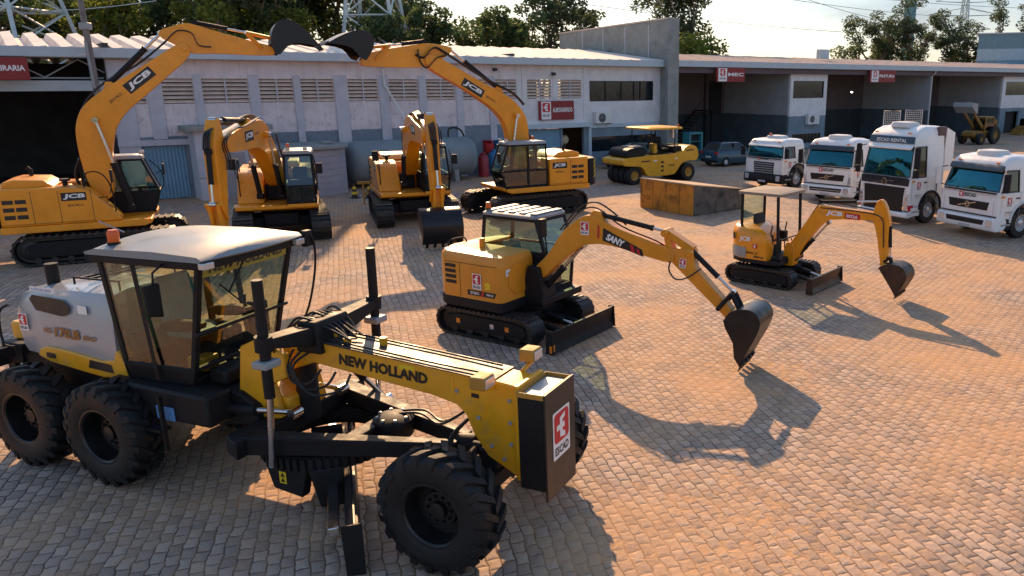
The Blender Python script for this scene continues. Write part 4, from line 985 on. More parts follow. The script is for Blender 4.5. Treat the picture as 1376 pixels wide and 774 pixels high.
d.poly([(.62, .09), (1.34, .09), (1.40, .20), (.62, .20)], 0, 0); d.text('SY60C', .70, .115, .24, .06, 1, 1, .03); d.poly([(.98, .09), (1.03, .09), (1.08, .20), (1.03, .20)], 2, 1); d.text('PRO', 1.14, .12, .18, .05, 1, 1, .02)
d.rrect(1.1, .25, .14, .15, .02, 3, 0)
d.build('side_lettering', ['letk', 'lets', 'letr', 'lety'], hood)
escad_label(hood, (-.28, -1.098, 1.09), (1, 0, 0), (0, 0, 1), .24)
d = Decal((.473, -.96, .9), (0, 1, 0), (0, 0, 1), .006)
d.rrect(.03, .50, .30, .14, .02, 1)
d.text('SERVICE', .06, .55, .2, .035, 2, 1)
for k in range(4): d.rect(.45, .12 + k * .12, .34, .012, 0)
d.build('panel_marks', ['letk', 'lets', 'letblue'], hood)
pp = MB().prism(smooth_poly([(-.85, .98), (-.08, 1.0), (-.10, 1.48), (-.2, 1.62), (-.85, 1.62)], 1), .472, .492, 'x').build('vent_panel', 'yeld', hood, bevel=.008)
MB().tube([(-.55, -.45, 1.8), (-.55, -.45, 2.02)], .06, 10).build('filler_neck', 'yeld', t)
q = MB(); q.tube(spline([(-1.3, -.7, 1.78), (-1.32, -.6, 1.92), (-1.32, -.2, 1.92), (-1.3, -.1, 1.8)], 4), .018, 6); q.build('grab_rail', 'blk', t)
c = cabin(t, [(.86, -.97, .70, 0), (1.72, -1.0, .78, 0), (2.44, -.92, .55, .02)], .0, 1.08, 'blk', 'gl_green', .075, roofmat='roofm', solid=((0, 'rear'), (0, 'right')), over=.03, roof_h=.08)
q = MB()
for k in range(5): q.bx(-.85 + k * .30, -.68 + k * .30, .06, 1.02, 2.52, 2.548)
q.build('roof_ribs', 'roofm', c, bevel=.01)
seat(c, -.25, .55, 1.0, 'teal', 1.15)
MB().bx(.35, .62, .3, .8, .9, 1.45).build('console', 'blk', c, bevel=.04)
for yy in (.2, .9): MB().bx(-.2, .15, yy - .07, yy + .07, 1.0, 1.35).build('arm_console', 'blk', c, bevel=.03)
MB().tube(spline([(.45, .55, 1.45), (.38, .55, 1.6), (.3, .55, 1.9)], 3), .02, 6).build('lever', 'blk', c)
beacon(c, -.83, .12, 2.53, 1.1)
q = MB(); q.tube([(.60, .02, 2.3), (.8, -.08, 2.38)], .015, 6); q.bx(.76, .86, -.2, -.02, 2.12, 2.5); q.build('mirror', 'blk', c, bevel=.015)
MB().tube(spline([(.74, -.02, 1.0), (.86, -.04, 1.5), (.82, -.04, 2.1), (.62, -.02, 2.4)], 4), .018, 6).build('grab_rail', 'blk', c)
# swing post, boom, stick, bucket
b4 = set(bpy.data.objects)
MB().prism([(.42, .55), (.95, .60), (1.0, .95), (.88, 1.50), (.62, 1.52), (.45, 1.0)], -.24, .24).build('swing_post', 'blk', t, bevel=.02)
bp = [(.64, 1.30), (.72, 1.49), (1.04, 1.76), (1.42, 2.31), (1.80, 2.60), (2.02, 2.69), (2.24, 2.67), (2.63, 2.47), (3.65, 2.21), (3.87, 2.14), (3.90, 1.96), (3.79, 1.90), (3.61, 1.91), (2.73, 2.09), (2.23, 2.13), (1.88, 2.05), (1.55, 1.82), (1.4, 1.70), (.92, 1.27), (.74, 1.14)]
bm_ = plate_xz(t, 'boom', bp, .27, 'yeld', it=2)
st = MB().prism([(3.70, 2.02), (3.80, 2.16), (4.24, 2.22), (4.33, 1.84), (5.08, 1.12), (5.06, .94), (4.98, .93), (4.16, 1.63), (3.94, 1.82)], -.11, .11).build('stick', 'yeld', t, bevel=.018)
strut(t, 'stick_bracket', (3.72, 2.46), (3.80, 2.04), .06, .07, .21, 'yeld'); strut(t, 'stick_bracket', (3.70, 2.48), (4.24, 2.16), .055, .085, .215, 'yeld')
for a, r_ in (((3.70, 2.46), .075), ((3.82, 1.99), .09), ((4.20, 2.12), .07)): pin(t, a[0], a[1], .36, r_, mat='yeld')
ram(t, (.74, .86), (1.82, 2.01), .065, .58, 0, 'boom_ram'); ram(t, (2.20, 2.70), (3.66, 2.47), .052, .82, 0, 'stick_ram'); ram(t, (4.15, 2.20), (5.06, 1.44), .05, .66, 0, 'bucket_ram')
MB().prism([(2.0, 2.64), (2.36, 2.60), (2.28, 2.76), (2.14, 2.78)], -.1, .1).build('ram_lug', 'yeld', t, bevel=.01)
for s in (-1, 1):
    MB().tube([(5.06, s * .14, 1.43), (4.80, s * .14, 1.10)], .042, 8).build('bucket_link', 'blk', t); MB().tube([(5.06, s * .09, 1.43), (5.22, s * .09, 1.14)], .045, 8).build('bucket_link', 'blk', t)
MB().tube(spline([(1.3, .0, 2.3), (1.7, .03, 2.75), (2.1, .05, 2.92), (2.5, .04, 2.75), (2.8, .03, 2.52)], 5), .018, 6).build('hose', 'hose', t)
MB().tube(spline([(1.35, .05, 2.3), (1.8, -.05, 2.72), (2.2, -.06, 2.82), (2.75, -.05, 2.5), (3.5, -.06, 2.28), (3.75, -.06, 2.15)], 5), .016, 6).build('hose', 'hose', t)
MB().tube(spline([(3.85, -.14, 1.98), (3.83, -.2, 1.78), (3.98, -.22, 1.62), (4.2, -.18, 1.66), (4.45, -.12, 1.85)], 5), .016, 6).build('hose', 'hose', t)
bucket(t, [(5.02, .98), (5.14, 1.16), (5.38, 1.25), (5.60, 1.22), (5.72, 1.05), (5.66, .78), (5.44, .34), (5.36, .14)], [(5.25, .30), (5.22, .58), (5.06, .85)], .78, 'buck', 4, tl=.13)
an = -18; ux = Vector((math.cos(R(an)), 0, math.sin(R(an)))); uz = Vector((-math.sin(R(an)), 0, math.cos(R(an))))
for s in (-1, 1):
    e = ux if s < 0 else -ux
    o = Vector((2.30, s * .137, 2.22)) if s < 0 else Vector((3.15, s * .137, 1.95))
    d = Decal(o, e, uz, .004)
    d.poly([(.06, 0), (1.0, .05), (.92, .17), (.0, .25)], 0); d.text('SANY', .12, .045, .42, .14, 1, 1, .05, .2)
    d.poly([(-.06, .0), (-.02, .0), (-.09, .26), (-.13, .26)], 2, 1); d.poly([(.72, .05), (.80, .05), (.72, .17), (.64, .17)], 2, 1); d.poly([(.86, .06), (.92, .06), (.86, .15), (.80, .15)], 2, 1)
    d.build('brand_lettering', ['letk', 'lets', 'letr'], bm_)
escad_label(bm_, (1.86, -.137, 2.28), (1, 0, 0), (0, 0, 1), .19)
escad_label(st, (4.0, -.112, 1.83), (1, 0, -.12), (.12, 0, 1), .13)
turned(t, b4, (-.07, -.14, 0), 4)

t = thing('mini_excavator', 'small yellow mini excavator with open canopy and rusty bucket', 'excavator', (3.86, 20.75, 0), -38)
for s in (-1, 1): track(t, -.02, s * .70, 2.02, .25, .36, 40, rubber=True, grouser=.02)
q = MB(); q.bx(-.55, .6, -.5, .5, .25, .46); q.cyl((0, 0, .42), (0, 0, .6), .38, n=20); q.build('undercarriage', 'blk', t, bevel=.02)
dozer_blade(t, 1.52, 1.84, .42, 'rust', .28, .45)
pl = [(.50, -.72), (.50, .74), (-.55, .78), (-.95, .55), (-1.08, .2), (-1.08, -.25), (-.95, -.58), (-.6, -.78), (.2, -.78)]
MB().prism(pl, .56, .68, 'z').build('revolving_deck', 'blk', t, bevel=.02)
hp = [(.16, -.78), (.2, -.6), (.0, -.1), (.0, .2), (-.2, .76), (-.62, .77), (-.94, .55), (-1.09, .2), (-1.09, -.25), (-.95, -.6), (-.62, -.79)]
cx_, cy_ = -.62, -.05
def sh2(k, dx=0): return [(cx_ + (x - cx_) * k + dx, cy_ + (y - cy_) * k) for x, y in hp]
rings = [[(x, y, .68) for x, y in hp], [(x, y, 1.02) for x, y in sh2(1.0)], [(x, y, 1.30 - .14 * max(0, x + .3)) for x, y in sh2(.97, -.02)], [(x, y, 1.46 - .22 * max(0, x + .4)) for x, y in sh2(.88, -.06)], [(x, y, 1.53 - .2 * max(0, x + .5)) for x, y in sh2(.68, -.1)]]
hood = MB().loft(rings).build('engine_hood', 'yel', t, smooth=50)
MB().prism([(-1.10, -.25), (-.96, -.61), (-.62, -.80), (-.45, -.80), (-.6, -.78), (-.94, -.58), (-1.08, -.22)], .70, .98, 'z').build('rear_guard', 'gry', t)
d = Decal((-.66, -.795, .7), (1, -.0, 0), (0, 0, 1), .008)
d.text('JCB', .0, .42, .34, .15, 1, 0, .04, .12); d.rect(-.0, .0, .001, .001, 0)
d.emblem(.42, .28, .12, 2, 1, 0); d.text('80Z-2', .22, .12, .34, .06, 0, 0, .02); d.text('MINI', .46, .03, .28, .05, 0, 0, .02)
d.build('brand_lettering', ['letk', 'lets', 'letr'], hood)
d = Decal((-.93, -.62, 1.15), (.33, -.20, 0), (0, 0, 1), .02); d.poly([(0, .0), (.12, 0), (.12, .16), (0, .2)], 0); d.build('vent_mark', ['letk'], hood)
MB().bx(-.0, .48, -.6, .7, .68, .74).build('floor_plate', 'blk', t, bevel=.01)
seat(t, -.28, .10, 1.02, 'seat', 1.05); MB().bx(-.55, .0, -.2, .4, .7, 1.02).build('seat_box', 'blk', t, bevel=.03)
for yy in (-.32, .5): MB().bx(-.3, .08, yy - .08, yy + .08, 1.0, 1.3).build('arm_console', 'blk', t, bevel=.03); MB().tube([(.02, yy, 1.3), (.06, yy, 1.55)], .018, 6).build('lever', 'blk', t)
for yy in (-.1, .1, .3): MB().tube([(.35, yy, .74), (.32, yy, 1.15)], .015, 6).build('travel_lever', 'blk', t)
for (x, y, xt) in ((-.72, -.58, -.72), (-.72, .64, -.72), (.40, -.60, .34), (.40, .66, .34)):
    MB().tube([(x, y, .72 if x > 0 else 1.35), (xt, y, 2.37)], .042, 8).build('canopy_post', 'blk', t)
q = MB(); q.tube([(.40, -.60, 1.22), (.40, .66, 1.22)], .02, 6); q.tube(spline([(.41, .66, 1.2), (.60, .70, 1.25), (.62, .70, .85), (.45, .68, .8)], 4), .018, 6); q.build('guard_rail', 'blk', t)
MB().loft([[(x, y, 2.37) for x, y in rbox(-.82, .48, -.68, .74, .08)], [(x, y, 2.44) for x, y in rbox(-.82, .48, -.68, .74, .08)], [(x, y, 2.465) for x, y in rbox(-.74, .40, -.60, .66, .08)]]).build('canopy_roof', P('dusty_canopy', (.24, .20, .16), .7, var=.15, sc=2, dirt=DUST, damt=.3), t, smooth=30)
MB().slab([(-.76, .60, 1.5), (-.76, -.54, 1.5), (-.76, -.54, 2.33), (-.76, .60, 2.33)], .01).build('rear_screen', 'gl_green', t, smooth=0)
b4 = set(bpy.data.objects)
MB().prism([(.30, .48), (.62, .50), (.66, .85), (.60, 1.12), (.40, 1.12), (.34, .9)], -.16, .16).build('swing_post', 'yel', t, bevel=.02)
bp = [(.38, .96), (.53, 1.16), (1.15, 2.07), (1.27, 2.20), (1.45, 2.17), (2.71, 2.13), (2.88, 2.12), (2.92, 1.98), (2.82, 1.90), (2.66, 1.93), (1.60, 1.86), (1.42, 1.76), (1.22, 1.56), (.80, .93), (.74, .70), (.48, .62)]
bm_ = plate_xz(t, 'boom', bp, .20, 'yel', it=1, bevel=.012)
st = plate_xz(t, 'stick', [(2.72, 2.38), (2.82, 2.48), (2.96, 2.38), (3.10, 1.95), (3.08, 1.7), (3.10, 1.0), (3.04, .80), (2.95, .82), (2.92, .98), (2.78, 1.66), (2.64, 2.0)], .16, 'yel', it=1, bevel=.012)
for a, r_ in (((2.82, 2.03), .08), ((2.80, 2.38), .05), ((.55, 1.0), .09), ((3.0, .88), .06)): pin(t, a[0], a[1], .25, r_, mat='yel')
ram(t, (.62, .68), (1.50, 1.74), .05, .55, 0, 'boom_ram'); ram(t, (1.25, 2.26), (2.78, 2.40), .042, .62, 0, 'stick_ram'); ram(t, (3.10, 1.78), (3.16, 1.06), .038, .66, 0, 'bucket_ram')
for s in (-1, 1): MB().tube([(3.16, s * .08, 1.06), (3.02, s * .08, .92)], .028, 6).build('bucket_link', 'blk', t); MB().tube([(3.16, s * .05, 1.06), (3.20, s * .05, .88)], .03, 6).build('bucket_link', 'blk', t)
MB().tube(spline([(.5, .09, 1.1), (1.1, .11, 2.1), (1.3, .1, 2.27), (2.2, .11, 2.2), (2.85, .12, 2.1), (3.02, .1, 1.85)], 5), .018, 6).build('hose', 'hose', t)
MB().tube(spline([(1.3, -.11, 2.12), (2.4, -.12, 2.12), (2.9, -.12, 2.02), (2.98, -.11, 1.6), (3.0, -.1, 1.3)], 5), .014, 6).build('hose', 'hose', t)
bucket(t, [(2.98, .82), (3.12, .92), (3.36, .95), (3.57, .89), (3.68, .74), (3.66, .55), (3.45, .16)], [(3.32, .36), (3.07, .70)], .58, 'rust', 4, tl=.10)
an = -1.5; ux = Vector((1, 0, -.03)); uz = Vector((.03, 0, 1))
for s in (-1, 1):
    d = Decal((1.45, -.102, 1.93) if s < 0 else (2.3, .102, 1.93), ux if s < 0 else -ux, uz)
    d.text('JCB', 0, .0, .44, .15, 0, 0, .045, .12); d.rect(.50, .0, .40, .14, 1); d.text('8026', .54, .03, .3, .08, 0, 1, .02)
    d.build('brand_lettering', ['lets', 'letr'], bm_)
turned(t, b4, (0, 0, 0), 0)

# ------------------------------------------------------------------ road roller
t = thing('road_roller', 'yellow pneumatic tyred road roller with flat yellow canopy', 'road roller', (.05, 41.2, 0), 37); t.scale = (.86, .86, .86)
def smooth_tyre(t, x, y, r, w):
    o = MB().lathe([(r * .55, y - w / 2), (r * .9, y - w / 2), (r, y - w * .38), (r, y + w * .38), (r * .9, y + w / 2), (r * .55, y + w / 2)], (x, 0, r), 'y', 28, True).build('tyre', 'rub', t)
    MB().lathe([(0, y - w * .2), (r * .2, y - w * .28), (r * .3, y - w * .2), (r * .56, y - w * .42), (r * .56, y + w * .42), (r * .3, y + w * .2), (0, y + w * .2)], (x, 0, r), 'y', 18).build('rim', 'oldyel', o)
for y in (.28, .86, 1.44, 2.02): smooth_tyre(t, .15, y, .56, .46)
for y in (.10, .62, 1.14, 1.66, 2.18): smooth_tyre(t, 4.35, y, .56, .44)
prof = [(-.75, 1.20), (-.80, 1.52), (-.55, 1.66), (1.6, 1.74), (2.2, 1.74), (3.9, 1.80), (4.2, 2.16), (4.75, 2.26), (5.15, 2.08), (5.30, 1.6), (5.22, 1.30), (4.95, 1.22), (4.4, 1.26), (3.85, 1.12), (3.45, .62), (3.2, .42), (1.35, .42), (1.0, .55), (.72, 1.08), (-.1, 1.14)]
bd = MB().prism(smooth_poly(prof, 1), .0, 2.2).build('body', 'rolyel', t, bevel=.03)
d = Decal((0, 0, 0), (1, 0, 0), (0, 0, 1), .006)
for k in range(3): d.rect(2.15, .70 + k * .26, .22, .12, 0)
d.poly([(.6, 1.36), (1.3, 1.36), (1.25, 1.44), (.6, 1.44)], 0); d.text('CP224', 2.75, 1.0, .5, .12, 0, 0, .03); d.rect(1.55, 1.36, .3, .07, 1); d.poly([(4.2, 1.86), (4.85, 1.90), (4.85, 1.98), (4.2, 1.94)], 0); d.rect(3.3, 1.42, .18, .08, 1)
d.build('side_marks', ['letk', 'lets'], bd)
MB().prism(smooth_poly([(-.45, 1.6), (-.40, 2.05), (-.1, 2.22), (1.1, 2.25), (1.25, 1.7)], 1), .15, 2.05).build('engine_hood', 'blk', t, bevel=.05)
MB().bx(.35, 1.05, .5, 1.7, 2.22, 2.30).build('hood_cover', 'gry', t, bevel=.03)
MB().bx(3.4, 4.1, .3, 1.9, 1.78, 2.2).build('rear_cover', 'blk', t, bevel=.06)
MB().bx(1.7, 3.4, .15, 2.05, 1.76, 1.80).build('platform', 'blk', t)
for y in (.75, 1.5): seat(t, 2.85, y, 1.95, 'seat', 1.2)
MB().bx(2.0, 2.25, .5, 1.0, 1.64, 2.4).build('console', 'rolyel', t, bevel=.05)
o = MB().tube([(2.2, .75, 2.3), (2.4, .75, 2.55)], .025, 8).build('steering_column', 'blk', t)
MB().lathe([(.19, -.015), (.22, -.015), (.22, .015), (.19, .015)], (2.42, .75, 2.57), 'z', 20, True).build('steering_wheel', 'blk', o)
for x in (1.45, 3.35):
    for y in (.12, 2.08): MB().tube([(x, y, 1.6), (x, y, 3.28)], .035, 8).build('canopy_post', 'blk', t)
q = MB()
for y in (.12, 2.08): q.tube([(1.5, y, 2.35), (3.3, y, 2.35)], .02, 6)
q.tube([(1.5, .12, 2.35), (1.5, 2.08, 2.35)], .02, 6); q.build('guard_rail', 'blk', t)
MB().loft([[(x, y, 3.28) for x, y in rbox(1.05, 3.85, -.1, 2.3, .12)], [(x, y, 3.38) for x, y in rbox(1.05, 3.85, -.1, 2.3, .12)], [(x, y, 3.43) for x, y in rbox(1.25, 3.65, .1, 2.1, .12)]]).build('canopy_roof', 'rolyel', t, smooth=30)
MB().bx(3.4, 3.6, .4, .75, 2.7, 3.25).build('canopy_screen', 'lens', t)
beacon(t, 3.6, .1, 3.42)

# ------------------------------------------------------------------ concrete block
def block_mat():
    return P('stained_yellow_concrete', (.70, .33, .03), .85, var=.22, sc=1.6, dirt=(.05, .03, .018), damt=.50, dsc=1.5, bump=.35, bsc=25, tint=(.62, .22, .03))
    return P('stained_yellow_concrete', (.62, .29, .03), .85, var=.25, sc=1.2, dirt=(.05, .03, .02), damt=.42, dsc=1.5, bump=.35, bsc=25)
t = thing('concrete_block', 'low concrete ramp block with yellow painted stained front and sandy sloping top', 'block', (.34, 33.7, 0), -49)
LW, DW = 3.20, 3.0
MB().prism([(.02, 0), (DW, 0), (DW, .82), (.02, 1.22)], 0, LW, 'x').build('core', P('grimy_concrete', (.13, .11, .09), .95, var=.4, sc=2.2, dirt=(.018, .016, .014), damt=.5, dsc=1.8, bump=.5), t, bevel=.03)
MB().bx(.0, LW, -.012, .018, .01, 1.22).build('painted_face', block_mat(), t, bevel=.008)
MB().prism([(-.03, 1.228), (DW + .02, .822), (DW + .02, .875), (-.03, 1.285)], -.02, LW + .02, 'x').build('top_screed', P('sandy_screed', (.46, .33, .22), .95, var=.2, sc=2, dirt=(.15, .1, .07), damt=.15, bump=.3), t, bevel=.015)
for k in (.8, 1.62, 2.4): MB().bx(k, k + .02, -.016, -.0125, .02, 1.2).build('board_mark', 'rust', t)

# ------------------------------------------------------------------ tanks, kiosk and small things along the front
def wh(name, label, cat, t_, y, z=0, group=None): return thing(name, label, cat, wpt(t_, y, z), WA, group)
s = wh('round_water_tank', 'round grey concrete water tank with flat slab lid against the wall', 'tank', 6.6, -1.95)
q = MB(); zz = 0; prof = [(1.70, 0)]
for k in range(7): prof += [(1.70, .02 + k * .31), (1.72, .03 + k * .31), (1.72, .29 + k * .31), (1.70, .30 + k * .31)]
prof += [(1.70, 2.2), (0, 2.2)]
M['tankc'] = P('ring_concrete', (.34, .34, .38), .9, var=.12, sc=1.2, dirt=(.14, .13, .13), damt=.15, bump=.2)
q.lathe([(0, 0)] + prof, ax='z', n=40).build('rings', 'tankc', s, smooth=30)
MB().lathe([(0, 2.2), (1.86, 2.2), (1.88, 2.22), (1.88, 2.33), (1.84, 2.36), (.4, 2.42), (0, 2.42)], ax='z', n=40).build('lid', 'conc', s, smooth=30)
MB().bx(.5, 1.0, -.9, -.3, 2.40, 2.5).build('hatch', 'conc', s, bevel=.02)
s = wh('concrete_kiosk', 'small grey concrete kiosk with overhanging slab roof beside the blue sheet door', 'kiosk', 1.9, -1.55)
MB().bx(0, 2.85, 0, 1.5, 0, 3.12).build('walls', 'pil', s, bevel=.01); MB().bx(-.35, 3.3, -.3, 1.54, 3.122, 3.34).build('roof_slab', 'conc', s, bevel=.02)
MB().bx(1.1, 2.0, -.02, .01, .0, 2.1).build('door', 'gry', s); MB().bx(-.02, 2.87, -.03, 0, 1.0, 1.03).build('groove', 'conc', s)
s = wh('horizontal_tank', 'long grey steel tank lying on saddles behind the yellow excavators', 'tank', 8.75, -1.25, 0)
M['htk'] = P('tank_paint', (.20, .25, .27), .55, var=.15, sc=.8, dirt=(.1, .1, .1), damt=.2, dsc=.7)
MB().lathe([(0, -.18), (.5, -.12), (.85, 0), (1.02, .22), (1.05, .4), (1.05, 6.5), (1.02, 6.7), (.85, 6.9), (.5, 7.02), (0, 7.08)], (0, 0, 1.30), 'x', 32).build('shell', 'htk', s)
for x in (1.2, 5.6): MB().prism([(-.9, 0), (.9, 0), (.8, .75), (.4, .45), (-.4, .45), (-.8, .75)], x - .12, x + .12, 'x').build('saddle', 'conc', s)
MB().tube(spline([(5.6, 0, 2.3), (5.65, 0, 2.75), (6.0, 0, 2.85), (6.35, 0, 2.7), (6.6, .1, 2.35), (6.75, .1, 1.9)], 5), .05, 8).build('filler_pipe', 'letk', s)
MB().lathe([(0, 2.33), (.25, 2.33), (.25, 2.46), (0, 2.48)], (3.0, 0, 0), 'z', 16).build('manhole', 'htk', s)
M['dimyel'] = P('shade_dimmed_yellow', (.26, .135, .018), .6, var=.25, sc=2, dirt=(.06, .04, .02), damt=.3)  # loader yellow with the building's shadow put into its colour
M['redcyl'] = P('gas_red', (.30, .02, .03), .4, var=.15)
def gas(t_, y, r, h, mat, label, nm):
    s = wh(nm, label, 'cylinder', t_, y); MB().lathe([(0, 0), (r, 0), (r, h * .78), (r * .8, h * .88), (r * .35, h * .93), (0, h * .94)], ax='z', n=18).build('shell', mat, s)
    q = MB(); q.cyl((0, 0, h * .93), (0, 0, h), r * .22, n=8); q.lathe([(r * .42, h * .9), (r * .5, h * .9), (r * .5, h), (r * .42, h)], ax='z', n=14, closed=True); q.build('valve_guard', mat, s)
gas(16.6, -.9, .30, 1.35, 'redcyl', 'red gas cylinder standing by the wall left of the blue drum', 'gas_cylinder')
gas(17.4, -.8, .34, 1.5, 'bluec', 'tall blue drum standing by the wall under the coloured boxes', 'drum')
for k, (c, m, lb) in enumerate(((17.35, 'redc', 'red wall box, first of three above the blue drum'), (17.98, 'bluec', 'blue wall box between the red and the green one'), (18.6, 'greenc', 'green wall box nearest the raised excavator cab'))):
    s = wh('wall_bin', lb, 'box', c - .25, -.42, 1.25, 'coloured boxes on the wall'); MB().prism([(.0, 0), (.40, 0), (.40, .7), (-.04, .55)], .0, .5, 'x').build('box', m, s, bevel=.02); MB().bx(-.02, .52, -.05, .41, .702, .74).build('lid', m, s, bevel=.01)
g = ground(490, 274); s = thing('trestle', 'yellow steel trestle bench beside the excavator before the tank', 'trestle', g, 20)
MB().bx(-.25, 1.5, -.06, .06, .88, 1.0).build('top_rail', 'oldyel', s, bevel=.01)
for x in (0, 1.3):
    for y in (-1, 1): MB().tube([(x, 0, .9), (x, y * .28, 0)], .045, 6).build('leg', 'oldyel', s)
MB().tube([(0.02, 0, .35), (.45, 0, .9)], .035, 6).build('brace', 'oldyel', s)
def cone(u, v, label):
    s = thing('traffic_cone', label, 'cone', ground(u, v), 0, 'striped cones by the trestle')
    MB().bx(-.2, .2, -.2, .2, 0, .04).build('base', 'letk', s, bevel=.02)
    o = MB(); o.lathe([(.15, .04), (.03, .72), (0, .73)], ax='z', n=16); o.build('body', 'letk', s)
    for z in (.18, .42): MB().lathe([(.15 - .176 * (z - .04) + .002, z), (.15 - .176 * (z + .08) + .002, z + .12)], ax='z', n=16).build('stripe', 'lety', s)
cone(477, 266, 'striped cone standing left of the yellow trestle'); cone(497, 266, 'striped cone standing under the yellow trestle')
# bay contents
def bay(name, label, cat, u, v, deg=WA): return thing(name, label, cat, ground(u, v), deg)
s = bay('steel_cabinet', 'turquoise steel cabinet inside the first open bay behind the roller', 'cabinet', 926, 217)
M['turq'] = P('turquoise_paint', (.03, .20, .24), .5, var=.1)
MB().ring([(0, 0, 0), (1.25, 0, 0), (1.25, 0, 1.95), (0, 0, 1.95)], (.14, .14, .12, .14), .7).build('carcass', 'turq', s); MB().bx(.1, 1.15, .3, .35, .1, 1.85).build('back', 'dark', s)
for z in (.7, 1.3): MB().bx(.12, 1.13, .02, .29, z, z + .04).build('shelf', 'turq', s)
s = thing('metal_staircase', 'dark metal staircase with handrail at the back of the first bay', 'staircase', wpt(37.3, 5.8), WA)
q = MB()
for k in range(12): q.bx(k * .26, k * .26 + .28, 0, 1.0, .2 + k * .24, .25 + k * .24)
q.build('treads', 'blk', s)
for y in (-.03, 1.03): MB().prism([(0, .1), (3.1, 2.95), (3.1, 3.12), (0, .3)], y - .02, y + .02).build('stringer', 'blk', s)
for k in (0, 3.1): MB().tube([(k, -.03, .2 + k * .92), (k, -.03, 1.25 + k * .92)], .02, 6).build('baluster', 'blk', s)
MB().tube([(0, -.03, 1.25), (3.1, -.03, 4.1), (4.6, -.03, 4.1)], .025, 6).build('handrail', 'blk', s)
MB().bx(3.1, 4.6, 0, 1.0, 3.0, 3.08).build('landing', 'blk', s); MB().bx(4.4, 4.5, .45, .55, 0, 3.0).build('landing_leg', 'blk', s)
s = thing('pedestal_fan', 'cream round fan on a dark stand inside the doorway by the sheet door', 'fan', wpt(23.45, .9), WA)
MB().lathe([(0, 0), (.3, 0), (.3, .05), (.04, .08), (.04, 1.5), (0, 1.5)], ax='z', n=14).build('stand', 'dark', s); MB().lathe([(0, -.12), (.22, -.1), (.30, 0), (.22, .1), (0, .12)], (0, 0, 1.7), 'y', 18).build('head', P('cream_plastic', (.6, .5, .32), .5), s)
# engine on a stand, second bay
s = thing('engine_on_stand', 'blue engine block on a stand in the bay behind the tall truck', 'engine', wpt(53.5, 5.0), WA)
MB().bx(0, 1.6, 0, .9, .7, 1.5).build('block', 'bluec', s, bevel=.08); MB().bx(.2, 1.3, .1, .8, 1.5, 1.75).build('head', 'turq', s, bevel=.05); MB().lathe([(0, 0), (.4, 0), (.4, .08), (0, .08)], (-.08, .45, 1.1), 'x', 20).build('flywheel', 'blk', s)
for x in (.1, 1.5):
    for y in (.1, .8): MB().bx(x - .05, x + .05, y - .05, y + .05, 0, .72).build('leg', 'blk', s)
# backhoe in the right bay
s = thing('backhoe_loader', 'yellow backhoe with raised bucket inside the right hand bay', 'backhoe', ground(1316, 193), 215); s.scale = (.9, .9, .9)
for x, r_ in ((1.5, .55), (-.8, .85)):
    for y in (-.95, .95): 
        o = MB().lathe([(r_ * .5, y - .22), (r_ * .92, y - .22), (r_, y - .15), (r_, y + .15), (r_ * .92, y + .22), (r_ * .5, y + .22)], (x, 0, r_), 'y', 22, True).build('tyre', 'rub', s); MB().lathe([(0, y - .1), (r_ * .52, y - .16), (r_ * .52, y + .16), (0, y + .1)], (x, 0, r_), 'y', 14).build('rim', 'dimyel', o)
MB().prism(smooth_poly([(-1.2, .6), (-1.2, 1.2), (.6, 1.25), (2.2, 1.35), (2.3, .7), (1.0, .5)], 1), -.6, .6).build('body', 'dimyel', s, bevel=.03)
cabin(s, [(1.2, -1.1, .6, 0), (2.55, -1.0, .45, .03)], -.75, .75, 'dimyel', 'gl_dark', .1, roofmat='dimyel')
for y in (-.5, .5): MB().prism([(-.2, 1.2), (.1, 1.35), (2.6, 3.4), (2.75, 3.3), (2.6, 3.1), (.2, 1.1)], y - .08, y + .08).build('loader_arm', 'dimyel', s)
MB().prism([(2.5, 3.0), (2.6, 3.9), (3.4, 4.0), (3.5, 3.6), (2.8, 3.0)], -1.05, 1.05).build('loader_bucket', 'gry', s, bevel=.03)
plate_xz(s, 'backhoe_boom', [(-1.2, .9), (-1.5, .8), (-2.5, 2.2), (-2.3, 2.35)], .2, 'dimyel', it=0); plate_xz(s, 'backhoe_stick', [(-2.5, 2.3), (-2.3, 2.2), (-2.9, .7), (-3.1, .7)], .18, 'dimyel', it=0)
s = thing('skid_loader', 'small yellow loader partly hidden at the far right edge of the bays', 'loader', wpt(79.2, -2.0), 215); s.scale = (.72, .72, .72)
MB().prism(smooth_poly([(-1.2, .4), (-1.3, 1.5), (.3, 1.4), (1.1, .7), (1.1, .4)], 1), -.7, .7).build('body', 'dimyel', s, bevel=.04)
for x in (-.75, .65):
    for y in (-.85, .85): MB().lathe([(0, y - .14), (.3, y - .16), (.42, y - .16), (.45, y - .1), (.45, y + .1), (.42, y + .16), (.3, y + .16), (0, y + .14)], (x, 0, .45), 'y', 20).build('wheel', 'rub', s)
cabin(s, [(1.3, -.8, .3, 0), (2.2, -.75, .2, .02)], -.55, .55, 'blk', 'gl_dark', .07, roofmat='blk')
for y in (-.75, .75): MB().prism([(-1.1, 1.5), (-1.0, 1.7), (1.3, .8), (1.5, .3), (1.3, .3), (1.1, .7)], y - .06, y + .06).build('loader_arm', 'dimyel', s)
MB().prism([(1.4, .05), (2.2, .05), (1.5, .75), (1.35, .7)], -.85, .85).build('loader_bucket', 'dimyel', s, bevel=.02)
